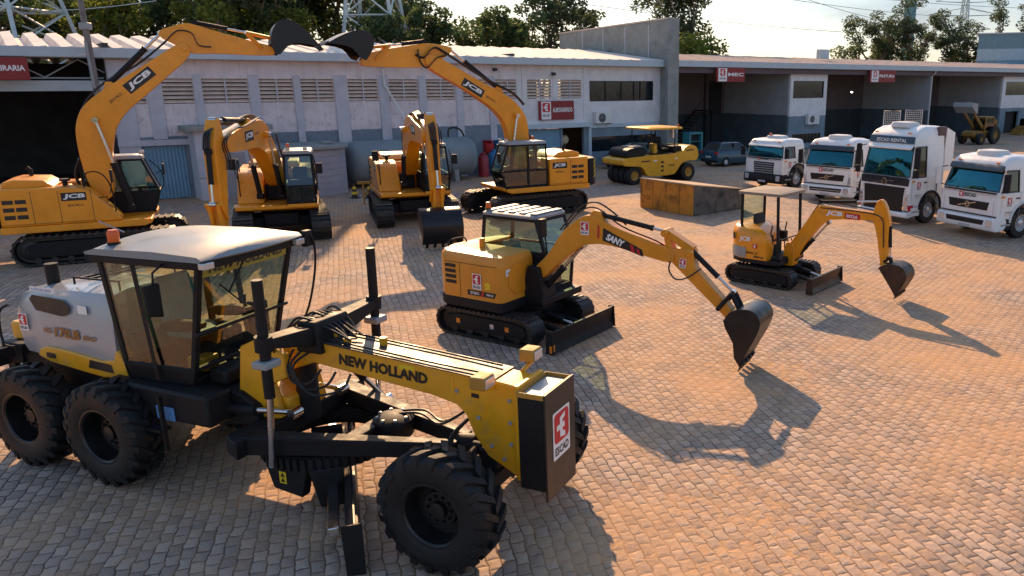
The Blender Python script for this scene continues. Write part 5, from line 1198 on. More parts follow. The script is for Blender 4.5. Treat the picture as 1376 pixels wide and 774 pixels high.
# ------------------------------------------------------------------ cars
def car(label, loc, deg):
    t = thing('parked_car', label, 'car', loc, deg, 'dark blue hatchbacks by the bays')
    def sec(x, hw, zb, zt, cr=.12): # half section ring
        return [(x, -hw + cr * .6, zb), (x, -hw, zb + .18), (x, -hw * .985, zt - cr), (x, -hw * .9, zt), (x, hw * .9, zt), (x, hw * .985, zt - cr), (x, hw, zb + .18), (x, hw - cr * .6, zb)]
    rings = [sec(-2.05, .74, .35, .82), sec(-1.98, .84, .25, .98), sec(-1.4, .89, .2, 1.0), sec(-.2, .9, .2, .97), sec(.7, .9, .2, .96), sec(1.5, .87, .22, .86), sec(1.95, .8, .25, .72), sec(2.05, .66, .35, .6)]
    b = MB().loft(rings).build('body', 'carb', t, smooth=45)
    A = [(-1.95, -.80, .98), (.85, -.80, .97), (.85, .80, .97), (-1.95, .80, .98)]; B = [(-1.45, -.60, 1.46), (.05, -.60, 1.48), (.05, .60, 1.48), (-1.45, .60, 1.46)]
    fr = MB(); ps = []
    for nm, i, j in (('side_window', 0, 1), ('windscreen', 1, 2), ('side_window', 2, 3), ('rear_window', 3, 0)):
        q = [A[i], A[j], B[j], B[i]]; fr.ring(q, (.09, .09, .03, .05), .05); ps.append((nm, inner(q, (.085, .085, .028, .045))))
    fr.loft([[(x, y, 1.465) for x, y in rbox(-1.47, .07, -.62, .62, .1)], [(x, y, 1.51) for x, y in rbox(-1.40, .0, -.56, .56, .1)], [(x, y, 1.525) for x, y in rbox(-1.2, -.2, -.4, .4, .1)]])
    f = fr.build('greenhouse', 'carb', t, smooth=35)
    for nm, q in ps: MB().slab(q, .02).build(nm, 'wgl', f, smooth=0)
    for k in (-.55,): MB().bx(k - .03, k + .03, -.73, .73, .98, 1.46).build('door_pillar', 'blk', f)
    for x in (-1.3, 1.3):
        for y in (-.82, .82):
            o = MB().lathe([(.20, y - .1), (.29, y - .1), (.32, y - .07), (.32, y + .07), (.29, y + .1), (.20, y + .1)], (x, 0, .32), 'y', 24, True).build('wheel', 'rub', t)
            q = MB(); q.lathe([(0, y - .07), (.05, y - .085), (.21, y - .05), (.21, y + .05), (.05, y + .085), (0, y + .07)], (x, 0, .32), 'y', 16); q.build('rim', 'lens', o)
    for y in (-.7, .7): MB().bx(-2.06, -1.9, y - .13, y + .13, .78, .95).build('tail_light', 'redc', t, bevel=.02); MB().bx(1.9, 2.03, y - .14, y + .14, .6, .72).build('headlight', 'lens', t, bevel=.02)
    MB().bx(-2.08, -2.03, -.25, .25, .55, .68).build('number_plate', 'plate', t); MB().bx(-2.09, -1.9, -.78, .78, .3, .45).build('bumper', 'blk', t, bevel=.04)
    for y in (-.98, .98): MB().bx(.45, .6, y - .09, y + .09, .98, 1.1).build('mirror', 'carb', t, bevel=.03)
    return t
c0 = car('dark blue hatchback parked behind the leftmost white truck', ground(983, 221), 36)
c1 = copy_tree(c0); c1.location = wpt(26.6, -2.3); c1.rotation_euler = (0, 0, R(WA + 178)); c1['label'] = 'blue car parked along the wall behind the road roller'

# ------------------------------------------------------------------ trucks: front at x = 0, cab behind it
def truck_wheel(t, x, y, r=.52, w=.3, front=True):
    s = -1 if y < 0 else 1
    o = MB(); o.lathe([(r * .56, y - w / 2), (r * .93, y - w / 2), (r, y - w * .36), (r, y - w * .12), (r - .015, y - w * .1), (r - .015, y + w * .1), (r, y + w * .12), (r, y + w * .36), (r * .93, y + w / 2), (r * .56, y + w / 2)], (x, 0, r), 'y', 30, True)
    wh_ = o.build('tyre', 'rub', t)
    yo = y + s * w * .42; yi = y + s * w * .1
    q = MB(); q.lathe([(r * .57, yo), (r * .52, yo), (r * .44, yi), (r * .26, yi), (r * .24, yo), (r * .14, yo + s * .03), (0, yo + s * .03)] if front else [(r * .57, yo), (r * .5, yo - s * .1), (r * .3, yo - s * .16), (r * .2, yo - s * .02), (0, yo - s * .02)], (x, 0, r), 'y', 20)
    for k in range(10):
        a = 2 * math.pi * k / 10; q.cyl((x + r * .34 * math.cos(a), yi, r + r * .34 * math.sin(a)), (x + r * .34 * math.cos(a), yi + s * .05, r + r * .34 * math.sin(a)), .022, n=6)
    q.build('rim', 'lens', wh_)

def truck(label, O, ang, kind):
    t = thing('truck', label, 'truck', (O[0], O[1], 0), ang, 'white trucks parked in a row')
    W = 1.22; fh = kind == 'fh'; vw = kind == 'vw'; vm = kind == 'vm'
    L = 2.05 if fh else 1.85 if not vw else 1.75
    zb, zt, zr = (1.82, 3.02, 3.72) if fh else (1.62, 2.40, 2.86) if not vw else (1.56, 2.18, 2.52)
    sl = .22 if fh else .26 if not vw else .12       # how far the windscreen leans back
    wx = -1.32 if not vw else -1.2; wr = .53
    # lower cab with wheel arch
    arch = [(wx + (wr + .12) * math.cos(R(a)), .62 + (wr + .10) * math.sin(R(a))) for a in range(0, 181, 15)]
    prof = [(-.02, .80), (.0, 1.1), (-.03, zb), (-L, zb), (-L, .85), (wx - wr - .2, .85)] + arch[::-1] + [(wx + wr + .2, .72), (-.05, .72)]
    cab = MB().prism(prof, -W, W).build('cab', 'wht', t, bevel=.04, seg=3)
    # cab upper: pillars, roof
    zm = zt
    A = [(-L, -W + .01, zb), (-.05, -W + .01, zb), (-.05, W - .01, zb), (-L, W - .01, zb)]
    B = [(-L, -W + .10, zm), (-.05 - sl, -W + .10, zm), (-.05 - sl, W - .10, zm), (-L, W - .10, zm)]
    fr = MB(); ps = []
    q = [A[1], A[2], B[2], B[1]]; fr.ring(q, (.07, .07, .04, .04), .07); ps.append(('windscreen', inner(q, (.06, .06, .035, .035)), 'gl_blue'))
    xb = -1.08                                                        # rear edge of the door window
    for s, i, j in ((0, 0, 1), (1, 2, 3)):
        lo_f, lo_b = (A[1], A[0]) if s == 0 else (A[2], A[3]); hi_f, hi_b = (B[1], B[0]) if s == 0 else (B[2], B[3])
        def mid(f, b, x): 
            k = (x - b[0]) / (f[0] - b[0]); return tuple(b[n] + (f[n] - b[n]) * k for n in range(3))
        lm, hm = mid(lo_f, lo_b, xb), mid(hi_f, hi_b, xb)
        q1 = [lm, lo_f, hi_f, hm] if s == 0 else [lo_f, lm, hm, hi_f]
        fr.ring(q1, (.10, .10, .03, .06), .06); ps.append(('side_window', inner(q1, (.095, .095, .025, .055)), 'gl_dark'))
        q2 = [lo_b, lm, hm, hi_b] if s == 0 else [lm, lo_b, hi_b, hm]
        fr.slab(q2, .06)
    fr.slab([A[3], A[0], B[0], B[3]], .06)
    up = fr.build('cab_upper', 'wht', t, bevel=.012)
    for nm, q, g_ in ps:
        q = [Vector(p) for p in q]; n = (q[1] - q[0]).cross(q[3] - q[0]).normalized(); (bowed([p - n * .02 for p in q], .06).build(nm, g_, up, smooth=60) if nm == 'windscreen' else MB().slab([p - n * .02 for p in q], .008).build(nm, g_, up, smooth=0))
    for nm, q, g_ in ps:                                              # black rubber seals round the glass
        q = [Vector(p) for p in q]; n = (q[1] - q[0]).cross(q[3] - q[0]).normalized(); cc = sum(q, Vector()) / 4
        wq = [p + (p - cc).normalized() * .035 + n * .004 for p in q]
        MB().ring(wq, (.045,) * 4, .012).build('window_seal', 'letk', up, smooth=0)
    # roof
    def rr(x0, x1, w_, z, r_=.18): return [(x, y, z) for x, y in rbox(x0, x1, -w_, w_, r_)]
    x1 = -.05 - sl
    if fh: rings = [rr(-L, x1 + .02, W - .10, zm - .002, .06), rr(-L, x1 - .02, W - .11, zm + .32, .08), rr(-L, x1 - .22, W - .14, zm + .52, .12), rr(-L, x1 - .50, W - .22, zm + .66, .16), rr(-L + .15, x1 - .75, W - .4, zm + .70, .16)]
    elif vw: rings = [rr(-L, x1 + .03, W - .10, zm - .002, .06), rr(-L, x1 - .0, W - .12, zm + .16, .1), rr(-L, x1 - .12, W - .18, zm + .27, .14), rr(-L + .15, x1 - .35, W - .4, zm + .32, .16)]
    else: rings = [rr(-L, x1 + .03, W - .10, zm - .002, .06), rr(-L, x1 - .02, W - .11, zm + .20, .1), rr(-L, x1 - .16, W - .17, zm + .34, .16), rr(-L + .15, x1 - .45, W - .42, zm + .42, .16)]
    rf = MB().loft(rings).build('roof', 'wht', t, smooth=42)
    ztop = rings[-1][0][2]
    ac = [(x - .02, y) for x, y in rbox(-1.35, -.55, -.45, .45, .16)]
    MB().loft([[(x, y, ztop - .06) for x, y in ac], [(x, y, ztop + .06) for x, y in ac], [(-.96 + (x + .96) * .9, y * .9, ztop + .13) for x, y in ac], [(-.96 + (x + .96) * .6, y * .6, ztop + .15) for x, y in ac]]).build('roof_cooler', 'whtd', t, smooth=45)
    # sun visor / brow
    if fh:
        MB().prism([(x1 + .03, zm + .04), (x1 + .18, zm - .10), (x1 + .16, zm - .16), (x1 + .0, zm - .02)], -W + .16, W - .16).build('sun_visor', 'wht', t, bevel=.015)
        sg = MB().prism([(x1 + .035, zm + .07), (x1 + .05, zm + .07), (x1 + .015, zm + .33), (x1 + .0, zm + .33)], -W + .13, W - .13).build('roof_sign', 'navy', t)
        d = Decal((x1 + .052, -.72, zm + .11), (0, 1, 0), (-.134, 0, 1), .006); d.text('ESCAD RENTAL', 0, 0, 1.45, .13, 0, 0, .02); d.build('lettering', ['lets'], sg)
    elif not vw:
        MB().prism(smooth_poly([(x1 + .02, zm + .14), (x1 + .10, zm + .10), (x1 + .17, zm - .06), (x1 + .14, zm - .10), (x1 + .0, zm + .0)], 1), -W + .12, W - .12).build('sun_visor', 'dblue', t, bevel=.01)
    else:
        MB().prism([(x1 + .04, zm + .10), (x1 + .16, zm - .02), (x1 + .14, zm - .06), (x1 + .02, zm + .03)], -W + .14, W - .14).build('sun_visor', 'wht', t, bevel=.01)
        beacon(t, -.75, -.25, ztop, 1.6)
    # front face: grille, marks, bumper, lamps
    def fpan(name, poly, x0, x1_, mat, bev=.012): return MB().prism(poly, x0, x1_, 'x').build(name, mat, t, bevel=bev)
    if fh:
        fpan('black_panel', [(-1.16, 1.52), (1.16, 1.52), (1.19, 1.80), (-1.19, 1.80)], -.06, .012, 'dblue')
        gr = fpan('grille', [(-.92, .52), (.92, .52), (1.0, 1.46), (-1.0, 1.46)], -.04, .016, 'letk')
        for k in range(9): MB().bx(.016, .034, -.90 - k * .01, .90 + k * .01, .58 + k * .098, .60 + k * .098).build('slat', 'blk', gr)
        q = MB(); q.prism([(-.55, 1.55), (.5, 1.68), (.5, 1.70), (-.55, 1.57)], .013, .022, 'x'); q.build('diagonal_bar', 'steel', t)
        q = MB(); q.lathe([(.10, .012), (.13, .012), (.13, .03), (.10, .03)], (0, 0, 1.63), 'x', 24, True); q.build('round_emblem', 'steel', t)
        for s in (-1, 1):
            hl = fpan('headlight', [(s * 1.0, .56), (s * 1.20, .66), (s * 1.20, 1.22), (s * 1.12, 1.22)], -.04, .02, 'lens')
            for k in range(3): MB().bx(.02, .032, s * 1.08 - .06 + k * s * .02, s * 1.08 + .06 + k * s * .02, .66 + k * .17, .78 + k * .17).build('lamp', 'steel', hl, bevel=.01)
        bp_ = MB().prism(smooth_poly([(-.35, .34), (.05, .30), (.10, .40), (.06, .54), (-.35, .56)], 1), -W - .01, W + .01).build('bumper', 'wht', t, bevel=.03)
        MB().bx(.09, .10, -.26, .26, .36, .47).build('number_plate', 'plate', bp_)
    else:
        if vw:
            gr = fpan('grille', [(-.62, .62), (.62, .62), (.66, 1.36), (-.66, 1.36)], -.04, .016, 'letk')
            for k in range(6): MB().bx(.016, .04, -.6, .6, .70 + k * .11, .745 + k * .11).build('slat', 'gry', gr, bevel=.005)
            q = MB(); q.lathe([(.09, .03), (.12, .03), (.12, .05), (.09, .05)], (0, 0, 1.0), 'x', 24, True); q.build('round_emblem', 'steel', t)
        else:
            gr = fpan('grille', [(-.80, 1.00), (.80, 1.00), (.86, 1.28), (-.86, 1.28)], -.04, .016, 'letk')
            for k in range(3): MB().bx(.016, .03, -.8, .8, 1.05 + k * .07, 1.07 + k * .07).build('slat', 'blk', gr)
            q = MB(); q.prism([(-.42, 1.04), (.36, 1.22), (.36, 1.25), (-.42, 1.07)], .031, .042, 'x'); q.build('diagonal_bar', 'steel', t)
            q = MB(); q.lathe([(.07, .03), (.10, .03), (.10, .05), (.07, .05)], (0, 0, 1.14), 'x', 24, True); q.build('round_emblem', 'steel', t)
            MB().bx(-.05, .006, -W + .03, W - .03, .80, .84).build('panel_gap', 'letk', t)
        bm_ = 'blk' if vw else 'wht'
        prof_ = smooth_poly([(-.5, .34), (.05, .30), (.13, .42), (.11, .72), (.03, .79), (-.5, .79)], 1)
        bp_ = MB().prism(prof_, -W - .015, W + .015).build('bumper', bm_, t, bevel=.03, seg=3)
        MB().prism([(-.78, .50), (.78, .50), (.82, .68), (-.82, .68)], .06, .125, 'x').build('lower_intake', 'letk', bp_, bevel=.01)
        if not vw:
            MB().bx(.126, .138, -.75, .75, .575, .60).build('intake_bar', 'lens' if kind == 'fm' else 'blk', bp_)
        for s in (-1, 1):
            MB().prism(rbox(s * 1.02 - .13, s * 1.02 + .13, .46, .72, .04), .06, .128, 'x').build('headlight', 'lens', bp_, bevel=.012)
        MB().bx(.12, .132, -.24, .24, .36, .46).build('number_plate', 'plate', bp_)
        if kind == 'fm': 
            for s in (-1, 1): fpan('headlight', [(s * 1.0, .86), (s * 1.17, .90), (s * 1.17, 1.2), (s * 1.08, 1.2)], -.04, .014, 'lens')
    if not fh:
        z0 = (1.36 if not vw else 1.42); d = escad_strip(t, (.004 if not vw else .002, -.42, z0), (0, 1, 0), (0, 0, 1), .72)
    d = Decal((.004, -W, 0), (0, 1, 0), (0, 0, 1), .004)
    zl = 1.34 if not fh else 1.50
    for y in (.16, 2 * W - .17): d.rect(y, .80 if not fh else .56, .012, zl - .80 if not fh else .9, 0)
    if not fh: d.rect(.10, zb - .10, 2 * W - .2, .012, 0)
    d.build('panel_seams', ['gry'], cab)
    MB().bx(-.03, .012, -W + .12, W - .12, zb - .045, zb + .01).build('wiper_cowl', 'letk', t, bevel=.006)
    # doors, handles, mirrors, steps, arches
    for s in (-1, 1):
        y = s * (W + .001)
        d = Decal((-.16, y, .80), (1, 0, 0) if s < 0 else (-1, 0, 0), (0, 0, 1), .005); sg = 1 if s < 0 else -1
        w_ = .012
        if s < 0: d.o.x = -1.08
        d.rect(0, .12, w_, zb - .80 - .1, 0); d.rect(.92 - w_, .0, w_, zb - .80, 0)
        d.build('door_seam', ['gry'], cab)
        MB().bx(-1.03, -.85, y - .02, y + .02, zb - .22, zb - .17).build('door_handle', 'blk', cab, bevel=.008)
        o = (-.66, s * (W + .004), zb - .42); e = .21
        dd = Decal((o[0] - (0 if s < 0 else -e), o[1], o[2]), (1, 0, 0) if s < 0 else (-1, 0, 0), (0, 0, 1), .006)
        dd.emblem(0, .05, e, 0, 1, 0); dd.text('ESCAD', .0, -.03, e, .06, 2, 0, .02); dd.text('LOCACAO', -.08, -.28, .4, .07, 2, 0, .01); dd.rect(-.08, -.36, .42, .04, 3)
        dd.build('door_lettering', ['letr', 'lets', 'letk', 'lens'], cab)
        m = MB(); mx = .02 - sl * .3; m.tube([(-.18, s * W * .97, zt - .05), (mx, s * (W + .22), zt - .12)], .018, 6); m.tube([(-.12, s * W, zb + .05), (mx, s * (W + .22), zb + .1)], .018, 6)
        m.build('mirror_arm', 'blk', t)
        for (za, zc) in (((zb + .38, zt - .02), (zb + .04, zb + .32)) if fh else ((zb + .05, zt - .10),)):
            MB().prism(rbox(s * (W + .22) - .11, s * (W + .22) + .11, za, zc, .05), mx - .05, mx + .06, 'x').build('mirror', 'wht' if not fh and not vw and kind != 'fm' and s < 0 else 'blk', t, bevel=.02)
        st_ = MB().bx(-.72, -.16, y - s * .10, y + s * .012, .36, .70).build('step', 'blk' if not fh else 'wht', t, bevel=.02)
        MB().bx(-.68, -.22, y + s * .0125, y + s * .018, .50, .56).build('tread', 'gry', st_)
        if kind in ('fh', 'fm'): MB().bx(-.30, -.0, y + s * .002, y + s * .010, .58, .80).build('red_marker', 'letr', t)
        # fender lip
        lip = MB(); pts_ = [(wx + (wr + .14) * math.cos(R(a)), s * (W + .01), .60 + (wr + .14) * math.sin(R(a))) for a in range(0, 181, 15)]
        lip.tube(pts_, .045, 8); lip.build('wheel_arch', 'whtd' if vm else 'blk', t)
        truck_wheel(t, wx, s * 1.02, wr)
    # inside
    MB().bx(-L + .06, -.12, -W + .08, W - .08, zb - .05, zb + .003).build('cab_floor', 'letk', t)
    MB().prism(smooth_poly([(-.14, zb), (-.12, zb + .12), (-.35, zb + .22), (-.62, zb + .10), (-.62, zb)], 1), -W + .12, W - .12).build('dashboard', 'blk', t, bevel=.02)
    for y in (-.55, .55): seat(t, -1.05, y, zb - .12, 'teal' if not fh else 'seat', 1.0)
    o = MB().lathe([(.20, -.015), (.235, -.015), (.235, .015), (.20, .015)], (-.66, .55, zb + .22), 'x', 22, True).build('steering_wheel', 'blk', t)
    # wipers, marker lamps, seals
    for k, y in enumerate((-.62, -.02, .58)[:3 if fh else 2]):
        MB().tube([(-.03, y, zb + .02), (-.045 - sl * .18, y + .12, zb + .14), (-.04 - sl * .42, y + .42, zb + (zt - zb) * .42)], .012, 5).build('wiper', 'letk', t)
    for y in (-.8, .8): MB().bx(x1 - .06, x1 + .05, y - .06, y + .06, zt + (.44 if fh else .17), zt + (.49 if fh else .22)).build('marker_lamp', 'amber', t, bevel=.01)
    for s in (-1, 1):
        MB().bx(-.30, -.12, s * (W + .003), s * (W + .018), zb - .16, zb - .09).build('side_indicator', 'amber', cab, bevel=.005)
        MB().bx(-1.70, -1.58, s * (W - .02), s * (W + .018), .62, .80).build('mudguard_flap', 'blk', t)
        MB().tube([(-1.62, s * (W + .03), 1.0), (-1.60, s * (W + .035), zb + .3)], .018, 6).build('grab_rail', 'blk', cab)
    MB().bx(-L - .28, -L - .06, -.95, -.60, .9, zt - .1).build('exhaust_stack', 'gry', t, bevel=.04); MB().bx(-L - .24, -L - .05, .3, .9, 1.0, zt - .2).build('air_filter', 'blk', t, bevel=.05)
    # chassis behind
    LB = 6.4
    for s in (-1, 1): MB().bx(-LB, -.4, s * .42 - .05, s * .42 + .05, .62, .92).build('chassis_rail', 'blk', t)
    for s in (-1, 1):
        for x in ((-4.4, -5.7) if fh else (-5.2,)): truck_wheel(t, x, s * .95, .52, .52, False)
        MB().lathe([(0, 0), (.28, .02), (.31, .06), (.31, 1.1), (.28, 1.14), (0, 1.16)], (-3.3, s * .92, .72), 'x', 20).build('fuel_tank', 'lens', t)
    MB().bx(-LB + .1, -LB + .9, -.5, .5, .93, 1.05).build('fifth_wheel' if fh else 'rear_bracket', 'blk', t, bevel=.03)
    if fh:
        MB().prism([(-L - .02, 2.0), (-L - .55, 2.0), (-L - .55, 3.45), (-L - .02, 3.66)], -W + .05, -W + .09).build('side_fairing', 'wht', t)
        MB().prism([(-L - .02, 2.0), (-L - .55, 2.0), (-L - .55, 3.45), (-L - .02, 3.66)], W - .09, W - .05).build('side_fairing', 'wht', t)
        MB().bx(-L - .0, -1.60, W - .22, W - .05, 3.36, 3.7).build('dark_side_panel', P('maroon_panel', (.10, .06, .06), .5), t, bevel=.03)
    return t
truck('white cab truck with slatted black grille, leftmost and smallest of the row', (6.65, 39.9), -140, 'vw')
truck('white truck with narrow black grille between the leftmost truck and the tall one', (8.70, 35.1), -134, 'fm')
truck('tallest white truck with big black mesh grille and blue roof sign', (9.62, 29.9), -147, 'fh').scale = (.96, .95, .98)
truck('white truck at the right edge of the picture with white bumper and dark visor', (11.72, 27.15), -154, 'vm')
# two wire mesh frames standing on a trailer behind the tall truck
for k, (u, v, lb) in enumerate(((1187, 166, 'white wire mesh frame left of the tall truck roof cooler'), (1216, 165, 'white wire mesh frame right behind the tall truck roof cooler'))):
    p = at_depth(u, v, 40.0); s = thing('mesh_frame', lb, 'wire frame', (p.x, p.y, 0), -20, 'white mesh frames behind the tall truck')
    q = MB(); z0, z1 = p.z - .3, p.z + .62; wd = .78
    q.tube([(0, 0, z0), (wd, 0, z0), (wd, 0, z1), (0, 0, z1), (0, 0, z0)], .03, 6)
    o = q.build('rim', 'whtd', s); m = MB()
    for a in range(1, 9): m.tube([(wd * a / 9, 0, z0), (wd * a / 9, 0, z1)], .008, 4)
    for a in range(1, 9): m.tube([(0, .008, z0 + (z1 - z0) * a / 9), (wd, .008, z0 + (z1 - z0) * a / 9)], .008, 4)
    m.build('wire_mesh', 'whtd', s)
    for a in (0, wd): MB().tube([(a, 0, 0), (a, 0, z0)], .03, 6).build('post', 'whtd', s)
# ------------------------------------------------------------------ motor grader in the foreground
t = thing('motor_grader', 'yellow, black and silver motor grader with big lugged tyres in the foreground', 'grader', (-7.27, 10.78, 0), -21.4)
GR = t
def lug_tyre(t, x, y, r, w, n=20, steer=0, tilt=0):
    o = MB(); hw = w / 2
    rt = r - .055
    o.lathe([(r * .52, y - hw * .86), (r * .60, y - hw * .98), (r * .78, y - hw), (rt * .95, y - hw * .93), (rt, y - hw * .72), (rt + .006, y), (rt, y + hw * .72), (rt * .95, y + hw * .93), (r * .78, y + hw), (r * .60, y + hw * .98), (r * .52, y + hw * .86)], (x, 0, r), 'y', 48, True)
    for side in (-1, 1):
        for k in range(n):
            a0 = 2 * math.pi * (k + (.5 if side > 0 else 0)) / n
            def pt(ang, yy, rad): return (x + rad * math.cos(ang), y + yy, r + rad * math.sin(ang))
            p = []
            da = math.pi * 2 / n
            lead = da * .75; tw = da * .26; tw2 = da * .20
            # from near the centre line out over the shoulder
            secs = [(side * hw * -.06, a0, tw2, rt - .02, r - .002), (side * hw * .45, a0 + lead * .55, tw, rt - .02, r), (side * hw * .84, a0 + lead * .95, tw, rt - .05, r - .012), (side * hw * 1.035, a0 + lead * 1.0, tw, rt * .86, rt * .90)]
            for i in range(len(secs) - 1):
                q = []
                for (yy, ang, tt, r0_, r1_) in (secs[i], secs[i + 1]):
                    q.append([pt(ang - tt, yy, r0_), pt(ang + tt, yy, r0_), pt(ang + tt * .8, yy, r1_), pt(ang - tt * .8, yy, r1_)])
                o.add(q[0] + q[1], [(0, 1, 5, 4), (1, 2, 6, 5), (2, 3, 7, 6), (3, 0, 4, 7), (0, 3, 2, 1), (4, 5, 6, 7)])
    ty = o.build('tyre', 'rub', t, smooth=32)
    s = -1 if y < 0 else 1
    q = MB(); a = y + s * hw * .88; b = y - s * hw * .15
    q.lathe([(r * .545, a), (r * .50, a), (r * .47, a - s * .02), (r * .45, b), (r * .30, b), (r * .28, b + s * .06), (r * .14, b + s * .06), (r * .13, b + s * .12), (0, b + s * .13)], (x, 0, r), 'y', 32)
    q.lathe([(r * .545, y - s * hw * .88), (0, y - s * hw * .6)], (x, 0, r), 'y', 24)
    for k in range(10):
        an = 2 * math.pi * k / 10; q.cyl((x + r * .21 * math.cos(an), b + s * .05, r + r * .21 * math.sin(an)), (x + r * .21 * math.cos(an), b + s * .10, r + r * .21 * math.sin(an)), .018, n=6)
    q.build('rim', 'rimk', ty, smooth=35)
    return ty
RW = .72
for x in (-.785, .785):
    for y in (-.98, .98): lug_tyre(t, x, y, RW, .47)
# tandem cases and rear frame
for s in (-1, 1):
    MB().prism(smooth_poly([(-1.05, .55), (-.9, .42), (.9, .42), (1.05, .55), (1.05, .95), (.6, 1.05), (-.6, 1.05), (-1.05, .95)], 1), s * .66 - .09, s * .66 + .09).build('tandem_case', 'blk', t, bevel=.02)
MB().bx(-.25, .25, -.62, .62, .6, 1.0).build('rear_axle', 'blk', t, bevel=.03)
MB().prism([(-1.75, .85), (-1.75, 1.25), (-1.45, 1.45), (.9, 1.45), (2.55, 1.35), (2.85, 1.2), (2.85, .95), (2.0, .80), (.9, .85)], -.50, .50).build('rear_frame', 'blk', t, bevel=.03)
MB().bx(.6, 2.45, -.88, -.50, .98, 1.40).build('side_box', 'blk', t, bevel=.04); MB().bx(.6, 2.45, .50, .88, .98, 1.40).build('side_box', 'blk', t, bevel=.04)
for k in range(3): MB().bx(.72 + k * .36, 1.0 + k * .36, -1.02, -.86, .62 + .12 * k, .66 + .12 * k).build('step', 'blk', t)
for x in (.72, 1.72): MB().bx(x, x + .04, -1.0, -.95, .62, 1.35).build('step_bar', 'blk', t)
MB().bx(1.55, 1.86, -.905, -.885, 1.0, 1.18).build('blue_plate', 'letblue', t, bevel=.005)
# hood: silver shell, lofted front to back
def hs(x, w, zb, zt, r_=.14):
    return [(x, -w * .96, zb), (x, -w, zb + .25), (x, -w * .96, zt - r_ * 1.3), (x, -w * .84, zt - r_ * .35), (x, -w * .55, zt), (x, w * .55, zt), (x, w * .84, zt - r_ * .35), (x, w * .96, zt - r_ * 1.3), (x, w, zb + .25), (x, w * .96, zb)]
hd = MB().loft([hs(-1.52, .48, 1.62, 2.05), hs(-1.47, .58, 1.52, 2.24), hs(-1.32, .63, 1.47, 2.36), hs(-.9, .655, 1.46, 2.44), hs(-.2, .66, 1.46, 2.50), hs(.62, .66, 1.46, 2.52)]).build('hood', 'silver', t, smooth=35)
# coloured panels and marks on the flanks
for s in (-1, 1):
    ux = (1, 0, 0) if s < 0 else (-1, 0, 0)
    d = Decal((-1.5, s * .664, 1.46) if s < 0 else (.6, .664, 1.46), ux, (0, 0, 1), .006)
    f = (lambda x: x) if s < 0 else (lambda x: 2.1 - x)
    hx = [(.52, .83), (.62, .68), (1.16, .64), (1.30, .70), (1.34, .80), (1.22, .88), (.60, .90)]
    d.poly([(f(x), z) for x, z in hx][::1 if s < 0 else -1], 0)
    fr_ = [(.47, .90), (.52, .94), (1.24, .92), (1.39, .82), (1.33, .68), (1.18, .60), (1.16, .64), (1.30, .70), (1.34, .80), (1.22, .88), (.60, .90)]
    d.rrect(f(1.5) if s < 0 else f(1.68), .72, .18, .12, .01, 1)
    tx = .70 if s < 0 else .45
    d.text('RG', tx, .36, .17, .08, 2, 0, .03, .15); d.text('170.B', tx + .22, .32, .52, .15, 2, 0, .045, .15); d.text('EVO', tx + .80, .34, .26, .07, 2, 0, .04, .15)
    d.rrect(.58 if s < 0 else 1.0, .955, .50, .07, .01, 1); d.text('LOCACAO', .62 if s < 0 else 1.04, .967, .4, .04, 3, 1)
    d.build('side_lettering', ['letk', 'lets', 'letb', 'letblue'], hd)
    escad_label(hd, (-1.32, s * .655, 1.80) if s < 0 else (-1.22, s * .655, 1.80), ux, (0, 0, 1), .18)
    MB().prism(smooth_poly([(-1.02, 1.42), (-.90, 1.62), (-.45, 1.62), (.55, 1.52), (.66, 1.80), (.84, 1.46), (.76, 1.28), (.1, 1.32)], 1), s * .60 - .09, s * .60 + .09).build('side_beam', 'nhyel', t, bevel=.02)
    d = Decal((-.9, s * .691, 1.32) if s < 0 else (.8, .691, 1.32), ux, (0, 0, 1), .004); d.rrect(.10, .14, .2, .08, .03, 0); d.poly([(.95, .1), (1.45, .08), (1.42, .2), (1.0, .22)] if s < 0 else [(.25, .08), (.75, .1), (.7, .22), (.28, .2)], 0); d.build('beam_marks', ['letk'], t)
MB().tube([(-.98, -.30, 2.42), (-.98, -.30, 2.72)], .085, 14).build('air_intake', 'blk', t); MB().tube([(-.5, .3, 2.46), (-.5, .3, 2.82), (-.58, .3, 2.9)], .06, 12).build('exhaust_pipe', 'blk', t)
q = MB()
for y in (-.42, .42): q.tube([(-.35, y, 2.5), (-.35, y, 2.60), (.55, y, 2.62), (.55, y, 2.5)], .016, 6)
q.tube([(-.2, -.42, 2.6), (-.2, .42, 2.6)], .016, 6); q.tube([(-.05, -.42, 2.6), (-.05, .42, 2.6)], .016, 6); q.build('hood_rail', 'blk', t)
# ripper and rear guard
q = MB(); q.bx(-2.05, -1.62, -.55, -.40, 1.2, 1.5); q.bx(-2.05, -1.62, .40, .55, 1.2, 1.5); q.bx(-2.25, -1.95, -1.0, 1.0, 1.15, 1.42); q.build('ripper_beam', 'blk', t, bevel=.02)
MB().bx(-2.28, -2.0, -.25, .25, 1.425, 1.7).build('ripper_mount', 'nhyel', t, bevel=.03)
for y in (-.8, -.4, 0, .4, .8): MB().prism([(-2.18, 1.16), (-2.02, 1.16), (-2.05, .75), (-2.25, .60), (-2.18, .8)], y - .04, y + .04).build('ripper_tine', 'blk', t)
q = MB(); q.tube(spline([(-1.58, -.64, 1.5), (-1.78, -.66, 1.55), (-1.74, -.66, 2.0), (-1.60, -.60, 2.12)], 4), .018, 6); q.build('grab_rail', 'blk', t)
for s in (-1, 1):
    m = MB(); m.bx(-1.72, -1.66, s * .72 - .12, s * .72 + .12, 1.35, 1.5); m.build('tail_lamp', 'blk', t, bevel=.01)
